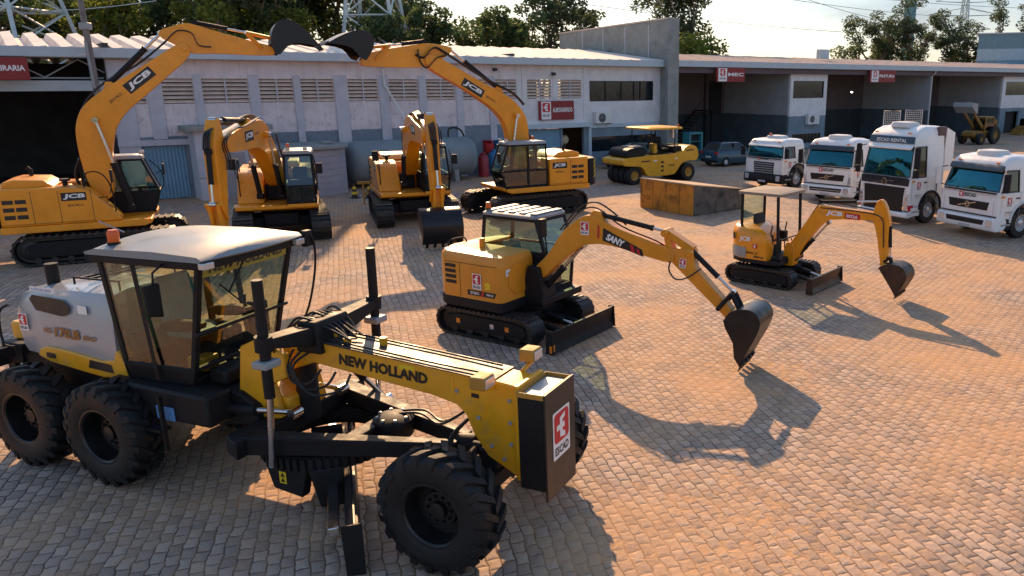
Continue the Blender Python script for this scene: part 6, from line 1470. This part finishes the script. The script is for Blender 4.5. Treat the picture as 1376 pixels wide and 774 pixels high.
# cab
c = cabin(t, [(1.40, .70, 1.80, .10), (1.62, .70, 1.90, .06), (3.10, .60, 2.28, .0)], -.80, .84, 'blk', 'gl_brown', .075, roofmat='roofm', solid=((0, 'rear'), (0, 'left'), (0, 'right')), over=.0, roof_h=.002, th=.06)
for o in list(children(c)):
    if o.name.startswith('cab_roof'): bpy.data.objects.remove(o)
# crowned roof with overhanging front edge
rings = []
for k in range(13):
    y = -.86 + 1.76 * k / 12; yy_ = (y - .02) / .88; cr = .09 * (1 - yy_ ** 2); f_ = 2.42 - .08 * yy_ ** 2
    rings.append([(.52, y, 3.10), (f_, y, 3.10), (f_ + .05, y, 3.13), (f_ - .02, y, 3.17 + cr * .55), ((.5 + f_) / 2 + .2, y, 3.20 + cr), (.68, y, 3.18 + cr * .9), (.50, y, 3.13)])
MB().loft(rings).build('cab_roof', 'roofm', c, smooth=50)
MB().bx(.56, 2.36, -.845, .885, 3.00, 3.104).build('headliner', 'blk', c, bevel=.02)
for s in (-1, 1): MB().prism([(1.28, 1.45), (1.34, 1.45), (1.22, 3.05), (1.14, 3.05)], s * .82 + .02 - .012 - .03 * s, s * .82 + .02 + .012 - .01 * s).build('door_post', 'blk', c)
# front lower bar, wiper, sun strip with lettering
q = MB(); q.tube([(2.05, -.78, 2.14), (2.05, .82, 2.14)], .03, 8); q.build('front_bar', 'blk', c)
q = MB(); q.tube([(2.32, -.1, 3.04), (2.22, -.35, 2.60)], .012, 6); q.tube([(2.25, -.50, 2.75), (2.14, .0, 2.32)], .01, 6); q.build('wiper', 'blk', c)
d = Decal((2.235, -.70, 2.86), (0, 1, 0), (.23, 0, 1), -.045); d.rect(0, 0, 1.50, .19, 0); d.text('NEW HOLLAND', .10, .04, 1.28, .11, 1, 1, .04); d.build('sun_strip', ['lety', 'letk'], c)
seat(c, 1.25, 0, 1.85, 'teal', 1.15); MB().bx(1.05, 1.4, -.2, .2, 1.4, 1.86).build('seat_box', 'blk', c, bevel=.03)
for s in (-1, 1): MB().prism(smooth_poly([(1.1, 2.0), (1.75, 2.05), (1.8, 2.2), (1.1, 2.15)], 1), s * .40 - .07, s * .40 + .07).build('arm_console', 'blk', c, bevel=.02); MB().tube([(1.7, s * .4, 2.15), (1.75, s * .38, 2.36)], .02, 6).build('lever', 'blk', c)
MB().tube([(1.75, .0, 1.42), (1.62, .0, 2.1)], .05, 8).build('steering_column', 'blk', c); MB().bx(1.6, 1.8, .5, .75, 1.7, 2.2).build('side_console', 'blk', c, bevel=.04); MB().bx(1.68, 1.82, -.2, .2, 1.75, 2.0).build('dashboard', 'blk', c, bevel=.03)
MB().bx(1.3, 1.6, -.3, -.05, 1.42, 1.62).build('tool_box', 'nhyel', c, bevel=.02)
q = MB(); q.tube([(1.75, -.84, 3.05), (1.85, -1.08, 3.0), (1.83, -1.08, 2.85)], .014, 6); m_ = q.build('mirror_arm', 'blk', c)
MB().hexa([(1.75, -1.16, 2.46), (1.81, -1.00, 2.42), (1.85, -1.00, 2.43), (1.79, -1.16, 2.47), (1.73, -1.18, 2.84), (1.79, -1.00, 2.86), (1.85, -1.00, 2.86), (1.80, -1.18, 2.84)]).build('mirror', 'blk', c, bevel=.02)
q = MB(); q.tube(spline([(2.3, .88, 3.1), (2.42, 1.05, 3.08), (2.36, 1.12, 2.6), (2.15, 1.08, 1.9), (1.95, .85, 1.6)], 5), .016, 6); q.build('grab_rail', 'blk', c)
for s in (-1, 1): MB().bx(2.33, 2.43, s * .80 - .07, s * .80 + .09, 3.02, 3.10).build('work_lamp', 'lens', c, bevel=.01)
MB().bx(2.3, 2.4, .95, 1.10, 2.95, 3.18).build('mirror', 'blk', c, bevel=.02)
beacon(c, .80, -.66, 3.20, 1.3)
MB().tube([(.62, -.35, 3.3), (.52, -.6, 3.48)], .012, 6).build('antenna', 'gry', c)
MB().bx(2.0, 2.32, -.45, .45, 1.38, 1.60).build('cowl', 'blk', t, bevel=.05)
c.location = (.10, -.06, 0); c.rotation_euler = (0, 0, R(4))
# yellow articulation frame
for s in (-1, 1): MB().prism([(2.45, 1.20), (2.58, 1.95), (2.95, 2.12), (3.30, 1.92), (3.30, 1.62), (3.05, 1.50), (3.15, 1.05), (2.85, .98)], s * .36 - .05, s * .36 + .05).build('articulation_plate', 'nhyel', t, bevel=.02)
MB().bx(2.6, 3.2, -.31, .31, 1.05, 1.30).build('articulation_block', 'nhyel', t, bevel=.03); MB().cyl((3.22, 0, .95), (3.22, 0, 2.05), .14, n=16).build('articulation_pin', 'blk', t)
for s in (-1, 1): ram(t, (1.9, s * .62, 1.12), (3.4, s * .42, 1.18), .065, .62, name='steering_ram')
# front frame beam and gooseneck: tapered box
bp = [(3.22, 1.66), (3.22, 2.02), (3.55, 2.10), (6.20, 1.93), (6.50, 1.90), (6.50, .80), (6.42, .80), (6.08, .97), (5.90, 1.22), (5.80, 1.46), (5.68, 1.56), (5.35, 1.63), (3.6, 1.80)]
beam = MB().prism(bp, -.22, .22).build('main_beam', 'nhyel', t, bevel=.02)
MB().prism([(3.55, 2.102), (6.2, 1.932), (6.2, 1.944), (3.55, 2.116)], -.245, .245).build('beam_top_plate', P('black_top_plate', (.03, .026, .026), .5, var=.25, sc=3, dirt=(.09, .07, .055), damt=.1), beam)
for s in (-1, 1):
    an = math.atan2(-.18, 2.7); ux = Vector((math.cos(an), 0, math.sin(an))); uz = Vector((-math.sin(an), 0, math.cos(an)))
    d = Decal((4.00, -.222, 1.84) if s < 0 else (5.30, .222, 1.76), ux if s < 0 else -ux, uz, .004); d.text('NEW HOLLAND', 0, 0, 1.30, .145, 0, 0, .05); d.rect(1.9 if s < 0 else -.3, -.02, .10, .05, 0)
    d.build('brand_lettering', ['letk'], beam)
for x, y in ((3.75, .02), (4.05, -.1), (4.45, .08)): MB().cyl((x, y, 2.04), (x, y, 2.15), .05, n=10).build('top_fitting', 'nhyel', t)
for s in (-1, 1):
    MB().tube(spline([(3.6, s * .16, 2.14), (4.4, s * .17, 2.085), (5.4, s * .17, 2.02), (6.1, s * .15, 1.98)], 3), .014, 6).build('brake_pipe', 'hose', t)
    for k, (x, z) in enumerate(((6.40, 1.72), (6.40, 1.45), (6.40, 1.18), (6.30, .98), (5.98, 1.45), (6.14, 1.12), (5.70, 1.74))):
        MB().cyl((x, s * .218, z), (x, s * .236, z), .026, n=6).build('bolt', 'gry', t)
    MB().bx(5.62, 5.66, s * .215, s * .228, 1.62, 1.92).build('weld_strip', 'nhyel', t, bevel=.004)
    MB().bx(4.9, 5.12, s * .221, s * .226, 1.90, 1.96).build('warning_label', 'lety', t)
# saddle and lift rams
MB().prism([(3.40, 1.95), (3.80, 1.95), (3.74, 2.36), (3.46, 2.36)], -.30, .30).build('saddle', 'blk', t, bevel=.03)
for s in (-1, 1):
    MB().hexa([(3.45, s * .25, 2.05), (3.72, s * .25, 2.05), (3.68, s * .92, 2.22), (3.48, s * .92, 2.22), (3.45, s * .25, 2.30), (3.72, s * .25, 2.30), (3.68, s * .92, 2.34), (3.48, s * .92, 2.34)]).build('saddle_arm', 'blk', t, bevel=.015)
    rb = MB(); rb.tube([(3.60, s * .96, 1.62), (3.62, s * .96, 3.05)], .062, 14); rb.tube([(3.60, s * .96, 2.20), (3.61, s * .96, 2.38)], .10, 14); rb = rb.build('lift_ram', 'blk', t)
    MB().tube([(3.52, s * .98, .72), (3.60, s * .96, 1.63)], .04, 10).build('rod', 'steel', rb); MB().bx(3.50, 3.72, s * .96 - .12, s * .96 + .12, 2.00, 2.09).build('ram_valve', 'gry', rb, bevel=.02)
ram(t, (3.3, .35, 1.85), (3.65, 1.0, .85), .06, .6, name='side_shift_ram')
rnd = random.Random(5)
for k in range(6):
    y = -.26 + .10 * k + .03 * rnd.random(); MB().tube(spline([(2.9, y * .5, 1.95), (3.2, y + .05, 2.16 + .06 * rnd.random()), (3.5, y * 1.1, 2.36 + .05 * rnd.random()), (3.78, y * .8 + .05, 2.26), (3.95 + .2 * rnd.random(), y * .6, 2.14)], 5), .016, 6).build('hose', 'hose', t)
for k in range(3):
    x = 3.3 + .13 * k; MB().tube(spline([(x, -.24, 1.95), (x - .06 * k, -.36 - .03 * k, 1.78), (x + .10, -.40, 1.58 - .06 * k), (x + .34 + .1 * k, -.36, 1.60 - .02 * k), (x + .42 + .1 * k, -.24, 1.74)], 6), .016, 6).build('hose', 'hose', t)
for k in range(4): MB().tube(spline([(3.05, -.30, 2.0 - .05 * k), (3.35, -.62, 2.12), (3.58, -.88, 2.06 + .04 * k)], 5), .014, 6).build('hose', 'hose', t)
for k in range(2): MB().tube(spline([(4.45, .25 + .1 * k, 1.06), (4.8, .25 + .1 * k, 1.12), (5.2, .1 + .08 * k, 1.10), (5.6, .05 + .1 * k, 1.35)], 5), .018, 6).build('hose', 'hose', t)
# drawbar, circle and mouldboard
MB().cyl((5.55, 0, .95), (5.80, 0, .98), .13, n=14).build('drawbar_ball', 'blk', t)
for s in (-1, 1):
    MB().hexa([(3.0, s * .78, .80), (3.0, s * 1.04, .80), (5.60, s * .20, .84), (5.60, s * .06, .84), (3.0, s * .78, 1.04), (3.0, s * 1.04, 1.04), (5.60, s * .20, 1.04), (5.60, s * .06, 1.04)]).build('drawbar_side', 'blk', t, bevel=.015)
MB().hexa([(2.85, -1.02, .80), (3.16, -1.15, .80), (3.16, 1.15, .80), (2.85, 1.02, .80), (2.85, -1.02, 1.035), (3.16, -1.15, 1.035), (3.16, 1.15, 1.035), (2.85, 1.02, 1.035)]).build('drawbar_cross', 'blk', t, bevel=.02)
MB().bx(4.15, 4.35, -.42, .42, .84, 1.0).build('drawbar_brace', 'blk', t, bevel=.015)
q = MB(); q.lathe([(.60, .62), (.84, .62), (.84, .80), (.60, .80)], (3.55, 0, 0), 'z', 48, True)
for k in range(56):
    a = 2 * math.pi * k / 56; q.bx(-.02, .02, -.028, .028, .63, .79, Matrix.Translation((3.55 + .855 * math.cos(a), .855 * math.sin(a), 0)) @ Matrix.Rotation(a, 4, 'Z'))
q.build('turn_circle', 'blk', t, smooth=30)
MB().lathe([(0, .80), (.24, .80), (.26, .84), (.26, 1.02), (.20, 1.06), (0, 1.08)], (4.42, .18, 0), 'z', 20).build('circle_motor', 'blk', t)
for k in range(8):
    a = 2 * math.pi * k / 8; MB().cyl((4.42 + .2 * math.cos(a), .18 + .2 * math.sin(a), 1.03), (4.42 + .2 * math.cos(a), .18 + .2 * math.sin(a), 1.075), .022, n=6).build('bolt', 'gry', t)
BA = math.atan2(-3.0, 2.7)      # mouldboard swung so its near end points forward
b4 = set(bpy.data.objects)
prof = []
for k in range(9):
    a = R(-38 + 76 * k / 8); prof.append((-.46 * math.cos(a) + .36, .34 + .46 * math.sin(a)))
back = [(x - .025, z) for x, z in prof[::-1]]
MB().prism(prof + back, -2.02, 2.02).build('mouldboard', 'buck', t, bevel=.004)
MB().prism([(-.0, .0), (.035, .0), (.01, .14), (-.03, .14)], -2.04, 2.04).build('cutting_edge', 'track', t)
for s in (-1, 1): MB().prism([(-.14, .02), (.06, .0), (.06, .62), (-.16, .62)], s * 2.03 - .012, s * 2.03 + .012).build('end_bit', 'blk', t, bevel=.004)
for y in (-.62, .62):
    MB().hexa([(-.40, y - .06, .15), (-.12, y - .06, .15), (-.12, y + .06, .15), (-.40, y + .06, .15), (-.50, y - .06, .66), (-.10, y - .06, .66), (-.10, y + .06, .66), (-.50, y + .06, .66)]).build('blade_bracket', 'blk', t, bevel=.02)
MB().bx(-.30, -.18, -1.75, 1.2, .36, .46).build('slide_rail', 'steel', t, bevel=.01)
turned(t, b4, (3.85, 0, 0), math.degrees(BA) + 90)
MB().prism([(3.3, .30), (3.75, .25), (3.85, .62), (3.2, .62)], -.80, -.66).build('blade_hanger', 'blk', t, bevel=.02)
d = Decal((3.42, -.802, .40), (1, 0, 0), (0, 0, 1), .004); d.rect(0, 0, .11, .16, 0); d.poly([(.02, .09), (.09, .09), (.055, .15)], 1, 1); d.poly([(.02, .02), (.09, .02), (.055, .08)], 1, 1); d.build('warning_label', ['lety', 'letk'], t)
# front axle, wheels, ballast box
for y in (-1.03, 1.10): lug_tyre(t, 5.97, y, RW, .47)
MB().hexa([(5.88, -.72, .60), (6.22, -.72, .60), (6.22, .72, .60), (5.88, .72, .60), (5.90, -.72, .80), (6.20, -.72, .80), (6.20, .72, .80), (5.90, .72, .80)]).build('front_axle', 'blk', t, bevel=.03)
MB().bx(5.92, 6.18, -.2, .2, .78, 1.05).build('axle_pivot', 'blk', t, bevel=.03)
ram(t, (5.88, -.12, 1.02), (5.86, -.68, .86), .05, .6, name='steering_ram'); ram(t, (5.88, .12, 1.02), (5.86, .68, .86), .05, .6, name='steering_ram')
for k in range(4): MB().tube(spline([(5.75, -.10 + .06 * k, 1.35), (5.60, -.28 + .04 * k, 1.15), (5.68, -.42, .92 + .02 * k), (5.84, -.5, .86)], 5), .014, 6).build('hose', 'hose', t)
MB().bx(6.502, 6.56, -.30, .30, .78, 1.94).build('front_plate', 'nhyel', t, bevel=.01)
bx_ = MB(); bx_.bx(6.562, 6.90, -.34, .34, .72, 1.84); bo = bx_.build('ballast_box', 'blk', t, bevel=.02)
MB().ring([(6.562, -.355, 1.90), (6.90, -.355, 1.90), (6.90, .355, 1.90), (6.562, .355, 1.90)], (.02, .02, .02, .02), .06).build('box_rim', 'oldyel', bo, bevel=.005)
MB().bx(6.59, 6.88, -.32, .32, 1.842, 1.86).build('box_lid', 'gry', bo, bevel=.004)
MB().bx(6.902, 6.93, -.365, .365, .62, 1.91).build('push_plate', P('brown_black_plate', (.028, .022, .02), .4, var=.3, dirt=(.1, .07, .05), damt=.15), bo, bevel=.006)
escad_label(bo, (6.931, -.21, 1.05), (0, 1, 0), (0, 0, 1), .42)
for (x, y, z) in ((6.20, -.46, 1.96), (6.34, .40, 2.02)):
    MB().tube([(x, y * .5, z - .1), (x, y, z - .05)], .03, 8).build('lamp_arm', 'nhyel', t); h = MB().bx(x - .10, x + .10, y - .11, y + .11, z - .02, z + .13).build('headlamp', 'oldyel', t, bevel=.02); MB().bx(x + .101, x + .112, y - .095, y + .095, z, z + .11).build('lens', 'lens', h, bevel=.006)
# ------------------------------------------------------------------ trees, pylons, wires, far shed
def leaf_mat(name, a, c, tr=.25):
    m = bpy.data.materials.new(name); m.use_nodes = True
    nt = m.node_tree; N = nt.nodes; L = nt.links; b = N['Principled BSDF']
    g = N.new('ShaderNodeNewGeometry'); oi = N.new('ShaderNodeObjectInfo')
    mx = N.new('ShaderNodeMix'); mx.data_type = 'RGBA'; mx.inputs[6].default_value = (*a, 1); mx.inputs[7].default_value = (*c, 1)
    ad = N.new('ShaderNodeMath'); ad.operation = 'MULTIPLY_ADD'; L.new(g.outputs['Random Per Island'], ad.inputs[0]); ad.inputs[1].default_value = .75
    m2 = N.new('ShaderNodeMath'); m2.operation = 'MULTIPLY'; m2.inputs[1].default_value = .25; L.new(oi.outputs['Random'], m2.inputs[0]); L.new(m2.outputs[0], ad.inputs[2])
    L.new(ad.outputs[0], mx.inputs[0]); L.new(mx.outputs[2], b.inputs['Base Color']); b.inputs['Roughness'].default_value = .6; b.inputs['Specular IOR Level'].default_value = .3
    t = N.new('ShaderNodeBsdfTranslucent'); L.new(mx.outputs[2], t.inputs[0]); ms = N.new('ShaderNodeMixShader'); ms.inputs[0].default_value = tr
    L.new(b.outputs[0], ms.inputs[1]); L.new(t.outputs[0], ms.inputs[2]); L.new(ms.outputs[0], N['Material Output'].inputs[0]); return m
M['leafd'] = leaf_mat('dark_leaves', (.042, .078, .036), (.12, .17, .06), .6)
M['leafe'] = leaf_mat('eucalyptus_leaves', (.046, .075, .042), (.125, .165, .08), .6)
M['leafy'] = leaf_mat('yellow_green_leaves', (.085, .12, .02), (.24, .27, .05), .6)
M['bark'] = P('bark', (.16, .12, .09), .9, var=.3, sc=2, bump=.4)
M['barkp'] = P('pale_bark', (.34, .29, .24), .85, var=.25, sc=1.5, bump=.2)
def leaves(mb, rnd, c, r, n, size, flat=.75):
    for _ in range(n):
        while True:
            p = Vector((rnd.uniform(-1, 1), rnd.uniform(-1, 1), rnd.uniform(-1, 1)))
            if .15 < p.length < 1: break
        p = Vector((c[0] + p.x * r, c[1] + p.y * r, c[2] + p.z * r * flat))
        s = size * rnd.uniform(.6, 1.4)
        u = Vector((rnd.uniform(-1, 1), rnd.uniform(-1, 1), rnd.uniform(-.6, .6))).normalized(); v = u.cross(Vector((rnd.uniform(-1, 1), rnd.uniform(-1, 1), rnd.uniform(-1, 1)))).normalized()
        mb.add([p - u * s, p - v * s * .55 + u * s * .1, p + u * s, p + v * s * .55 + u * s * .1], [(0, 1, 2, 3)])
def tree_mesh(seed, H, crown_r, kind):
    """returns (trunk MB, crown MB): trunk with limbs that fork, leaf clumps at their ends"""
    rnd = random.Random(seed); tk = MB(); cr = MB(); ends = []
    def limb(p, d, L, r, depth):
        pts = [p]; n = 4; q = p.copy(); dd = d.copy()
        for i in range(n):
            dd = (dd + Vector((rnd.uniform(-.2, .2), rnd.uniform(-.2, .2), rnd.uniform(-.02, .16)))).normalized(); q = q + dd * L / n; pts.append(q.copy())
        tk.tube(pts, [r * (1 - .45 * i / n) for i in range(n + 1)], 7 if depth < 2 else 5, caps=False)
        if depth >= (3 if kind != 'bush' else 2): ends.append((q, L)); return
        if depth >= 1: ends.append((pts[3], L * .7))
        for k in range(rnd.choice((2, 3, 3)) if depth else (5 if kind == 'dense' else 4)):
            a = rnd.uniform(0, 2 * math.pi); sp = rnd.uniform(.45, .95) if kind != 'tall' else rnd.uniform(.3, .75)
            nd = (dd + Vector((math.cos(a) * sp, math.sin(a) * sp, rnd.uniform(-.1, .35)))).normalized(); st = pts[-1] if rnd.random() < .6 else pts[-2]
            limb(st, nd, L * rnd.uniform(.55, .78), r * .5, depth + 1)
    tl = {'dense': .30, 'tall': .45, 'bush': .12}[kind] * H
    limb(Vector((0, 0, -.3)), Vector((rnd.uniform(-.08, .08), rnd.uniform(-.08, .08), 1)).normalized(), tl, H * (.022 if kind != 'bush' else .015), 0)
    mx = max(e[0].z for e in ends); sc = H / mx * .95
    tk.v = [(x * sc, y * sc, z * sc) for x, y, z in tk.v]
    for e, L in ends:
        e = e * sc; r = max(.5, L * sc * (.55 if kind != 'tall' else .42)) * rnd.uniform(.7, 1.15) * crown_r
        n = int((190 if kind != 'tall' else 150) * min(3.2, max(.6, r * r * .55)))
        leaves(cr, rnd, e, r, n, .145 + .03 * r, .70)
    return tk, cr
protos = {}
def tree(label, u, v_top, Y, kind, mat, seed, wide=1.0, group=None, name='tree', u_base=None, barkm='bark', hscale=1.0):
    p = at_depth(u, v_top, Y); H = p.z
    t = thing(name, label, 'tree' if name != 'shrub' else 'shrub', (p.x, p.y, 0), random.Random(seed).uniform(0, 360), group)
    tk, cr = tree_mesh(seed, H, wide, kind); tk.build('trunk', barkm, t, smooth=60); cr.build('crown', mat, t, smooth=0); return t
WOOD = 'trees of the wood behind the warehouse'
wood = [(-40, -60, 66, 'dense', 'leafd'), (60, -50, 72, 'dense', 'leafd'), (150, -30, 62, 'dense', 'leafy'), (215, -55, 70, 'dense', 'leafd'), (268, -25, 64, 'dense', 'leafy'), (325, -60, 72, 'dense', 'leafd'), (338, 8, 60, 'bush', 'leafy'), (400, -70, 74, 'dense', 'leafd'), (452, -60, 80, 'dense', 'leafd'), (505, -50, 84, 'dense', 'leafd'), (110, -70, 84, 'dense', 'leafd'), (20, -40, 60, 'dense', 'leafd'), (290, -60, 84, 'dense', 'leafd'), (370, -50, 66, 'dense', 'leafe')]
wl = ['dark tree behind the first lattice pylon at the picture edge', 'dense dark tree behind the leftmost pylon', 'yellow green tree above the roof right of the wooden pole', 'dark tree between two yellow green ones above the raised boom', 'yellow green tree over the highest point of the left boom', 'tall dark tree left of the meeting buckets', 'low yellow green bush crown above the left raised bucket', 'dark tree directly above the meeting buckets', 'dark tree just left of the middle pylon', 'dark tree standing behind the middle pylon', 'dark tree filling the gap behind the wooden pole', 'dark tree in front of the left pylon base', 'dark tree in the back row above the left boom', 'grey green tree over the left raised bucket']
for k, (u, v, Y, kd, mt) in enumerate(wood): tree(wl[k], u, v, Y, kd, mt, 20 + k, 1.18, WOOD)
tree('tall open eucalyptus right of the middle pylon', 590, -45, 74, 'tall', 'leafe', 51, 1.25, barkm='barkp')
tree('dark low crowned tree between the pylon and the spreading tree', 632, 8, 70, 'dense', 'leafd', 52, 1.0)
tree('dark tree just right of the middle pylon legs', 556, -10, 68, 'dense', 'leafd', 58, 1.1)
tree('spreading tree with forked trunk and sky gaps left of the fire wall', 722, -35, 76, 'tall', 'leafe', 53, 1.4, barkm='bark')
tree('small dark tree under the spreading one behind the roof edge', 690, 22, 80, 'dense', 'leafd', 54, .95)
tree('round dark tree touching the left edge of the fire wall', 782, 5, 84, 'tall', 'leafe', 57, 1.2)
tree('hanging eucalyptus just right of the fire wall', 935, -70, 86, 'tall', 'leafe', 63, 1.55, barkm='barkp')
tree('yellow green bush behind the roof right of the fire wall', 935, 52, 78, 'bush', 'leafy', 62, 1.3, name='shrub')
tree('tall pointed tree beside the turquoise column', 1232, -5, 125, 'dense', 'leafe', 71, 1.0)
tree('rounded tree left of the turquoise column', 1190, 22, 122, 'dense', 'leafe', 72, 1.1)
tree('tree behind the far right pylon', 1292, 8, 132, 'dense', 'leafe', 73, 1.05)
tree('dark eucalyptus cut by the right picture edge', 1368, -12, 138, 'tall', 'leafe', 74, 1.3)
tree('small low tree at the left foot of the right hand trees', 1160, 60, 120, 'bush', 'leafd', 75, 1.1, name='shrub')

def pylon(label, pl, pr, vt, Y, n, arms=(), taper=.25, deg=0, wire_r=.05, thick=.10):
    a = at_depth(pl, 60, Y); c = at_depth(pr, 60, Y); top = at_depth((pl + pr) / 2, vt, Y).z
    cx, wd = (a.x + c.x) / 2, (c.x - a.x) / 2
    t = thing('lattice_pylon', label, 'pylon', (cx, Y, 0), deg, 'lattice power pylons behind the halls')
    zs = [top * k / n for k in range(n + 1)]
    def w_(z): return wd * (1.25 - (1.25 - taper) * z / top)
    m = MB()
    for sx in (-1, 1):
        for sy in (-1, 1): m.tube([(sx * w_(z), sy * w_(z), z) for z in zs], thick, 4)
    m.build('legs', 'galv', t); b = MB()
    for i in range(n):
        z0, z1 = zs[i], zs[i + 1]; a_, c_ = w_(z0), w_(z1)
        for s in (-1, 1):
            for (p, q) in (((-a_, s * a_, z0), (c_, s * c_, z1)), ((a_, s * a_, z0), (-c_, s * c_, z1)), ((s * a_, -a_, z0), (s * c_, c_, z1)), ((s * a_, a_, z0), (s * c_, -c_, z1)), ((-c_, s * c_, z1), (c_, s * c_, z1)), ((s * c_, -c_, z1), (s * c_, c_, z1))): b.tube([p, q], wire_r, 4)
    b.build('bracing', 'galv', t)
    for (zf, aw) in arms:
        z = top * zf; q = MB()
        for s in (-1, 1):
            for sy in (-1, 1): q.tube([(s * w_(z), sy * w_(z), z), (s * aw, 0, z + .2)], wire_r, 4); q.tube([(s * w_(z), sy * w_(z), z + 1.3), (s * aw, 0, z + .2)], wire_r, 4)
        q.build('cross_arm', 'galv', t)
    return t
M['galv'] = P('galvanised_steel', (.55, .62, .63), .6, metal=.1, var=.15)
pylon('big galvanised lattice pylon at the left picture edge above the dark bay', -62, 78, -260, 58, 9, taper=.12, thick=.17, wire_r=.075)
pylon('galvanised lattice pylon above the right raised bucket', 468, 545, -220, 66, 9, taper=.15, thick=.15, wire_r=.07)
pylon('slim distant lattice pylon with cross arms among the right hand trees', 1284, 1300, -8, 150, 12, arms=((.70, 5.0), (.82, 6.5), (.93, 5.5)), taper=.35, thick=.09, wire_r=.05)
p = at_depth(1219, 60, 140); t = thing('water_tower', 'turquoise column rising behind the pointed tree', 'tower', (p.x, 140, 0)); z = at_depth(1219, -60, 140).z
MB().lathe([(0, 0), (1.0, 0), (1.0, z), (0, z)], ax='z', n=20).build('shaft', P('turquoise_concrete', (.16, .34, .36), .7), t); MB().lathe([(0, z), (2.6, z + 1), (2.6, z + 4), (0, z + 4.6)], ax='z', n=24).build('tank', 'turqc' if 'turqc' in M else M.setdefault('turqc', P('turquoise_tank', (.2, .38, .4), .7)), t)
# wooden pole in front of the warehouse
p = wpt(-1.35, -1.0); t = thing('utility_pole', 'weathered pole rising over the roof edge by the dark bay', 'pole', p)
q = MB(); q.tube([(0, 0, 0), (-.06, 0, 5.5), (-.12, 0, 9.2)], [.15, .13, .11], 10); q.build('shaft', P('weathered_pole', (.2, .18, .17), .9, var=.3), t)
MB().bx(-.26, .1, -.16, .16, 7.35, 7.62).build('meter_box', 'gry', t, bevel=.02); MB().tube([(-.05, -.14, 5.0), (-.08, -.16, 6.9)], .06, 8).build('conduit', 'gry', t)
# blue shed far right
p = at_depth(1312, 80, 118); t = thing('blue_shed', 'blue metal clad shed above the far right roof', 'shed', (p.x, p.y, 0), -24)
z1 = at_depth(1330, 46, 118).z; z2 = at_depth(1330, 66, 118).z
prof = []
for k in range(60): prof += [(k * .4, 0 if k % 2 else .06)]
MB().prism(prof + [(23.6, 12), (0, 12)], z2 + .01, z1, 'z').build('cladding', P('blue_cladding', (.13, .25, .31), .5, var=.1), t, smooth=0); MB().bx(0, 23.6, .02, 12, z2 - 1.6, z2).build('pale_band', P('pale_blue_paint', (.34, .48, .56), .6), t); MB().bx(0, 23.6, .1, 12, 0, z2 - 1.602).build('lower_wall', 'bdoor', t); MB().bx(-.2, 23.8, -.2, 12.2, z1, z1 + .15).build('roof', 'fasc', t)
# power lines
def wire(label, pts, r=.022):
    q = MB(); q.tube(spline(pts, 6), r, 4); o = q.build('power_line', 'hose'); tag(o, label, 'wire', 'power lines over the right hand roofs')
def sag(u0, v0, u1, v1, Y0, Y1, s):
    a = at_depth(u0, v0, Y0); c = at_depth(u1, v1, Y1); m_ = (a + c) / 2; m_.z -= s; return [a, a * .75 + c * .25 - Vector((0, 0, s * .72)), m_, a * .25 + c * .75 - Vector((0, 0, s * .72)), c]
wire('lowest power line crossing the sky between the fire wall and the pointed tree', sag(760, 2, 1180, 46, 105, 125, .5), .03)
wire('upper power line running to the right from the top edge of the sky', sag(990, -12, 1300, 24, 105, 150, .5), .03)
wire('steep power line descending right above the open bay roofs', sag(1030, -20, 1215, 34, 105, 125, .4), .03)
wire('power line close to the top right corner of the sky', sag(1120, -8, 1420, 12, 120, 140, .4), .03)
# overhead line bundle left, from the pylon across the trees
q = MB(); q.tube(spline(sag(-30, 14, 210, 1, 57, 60, .3), 6), .03, 4); q = q.build('power_line', 'galv'); tag(q, 'pale cable running from the left pylon across the dark trees', 'wire')
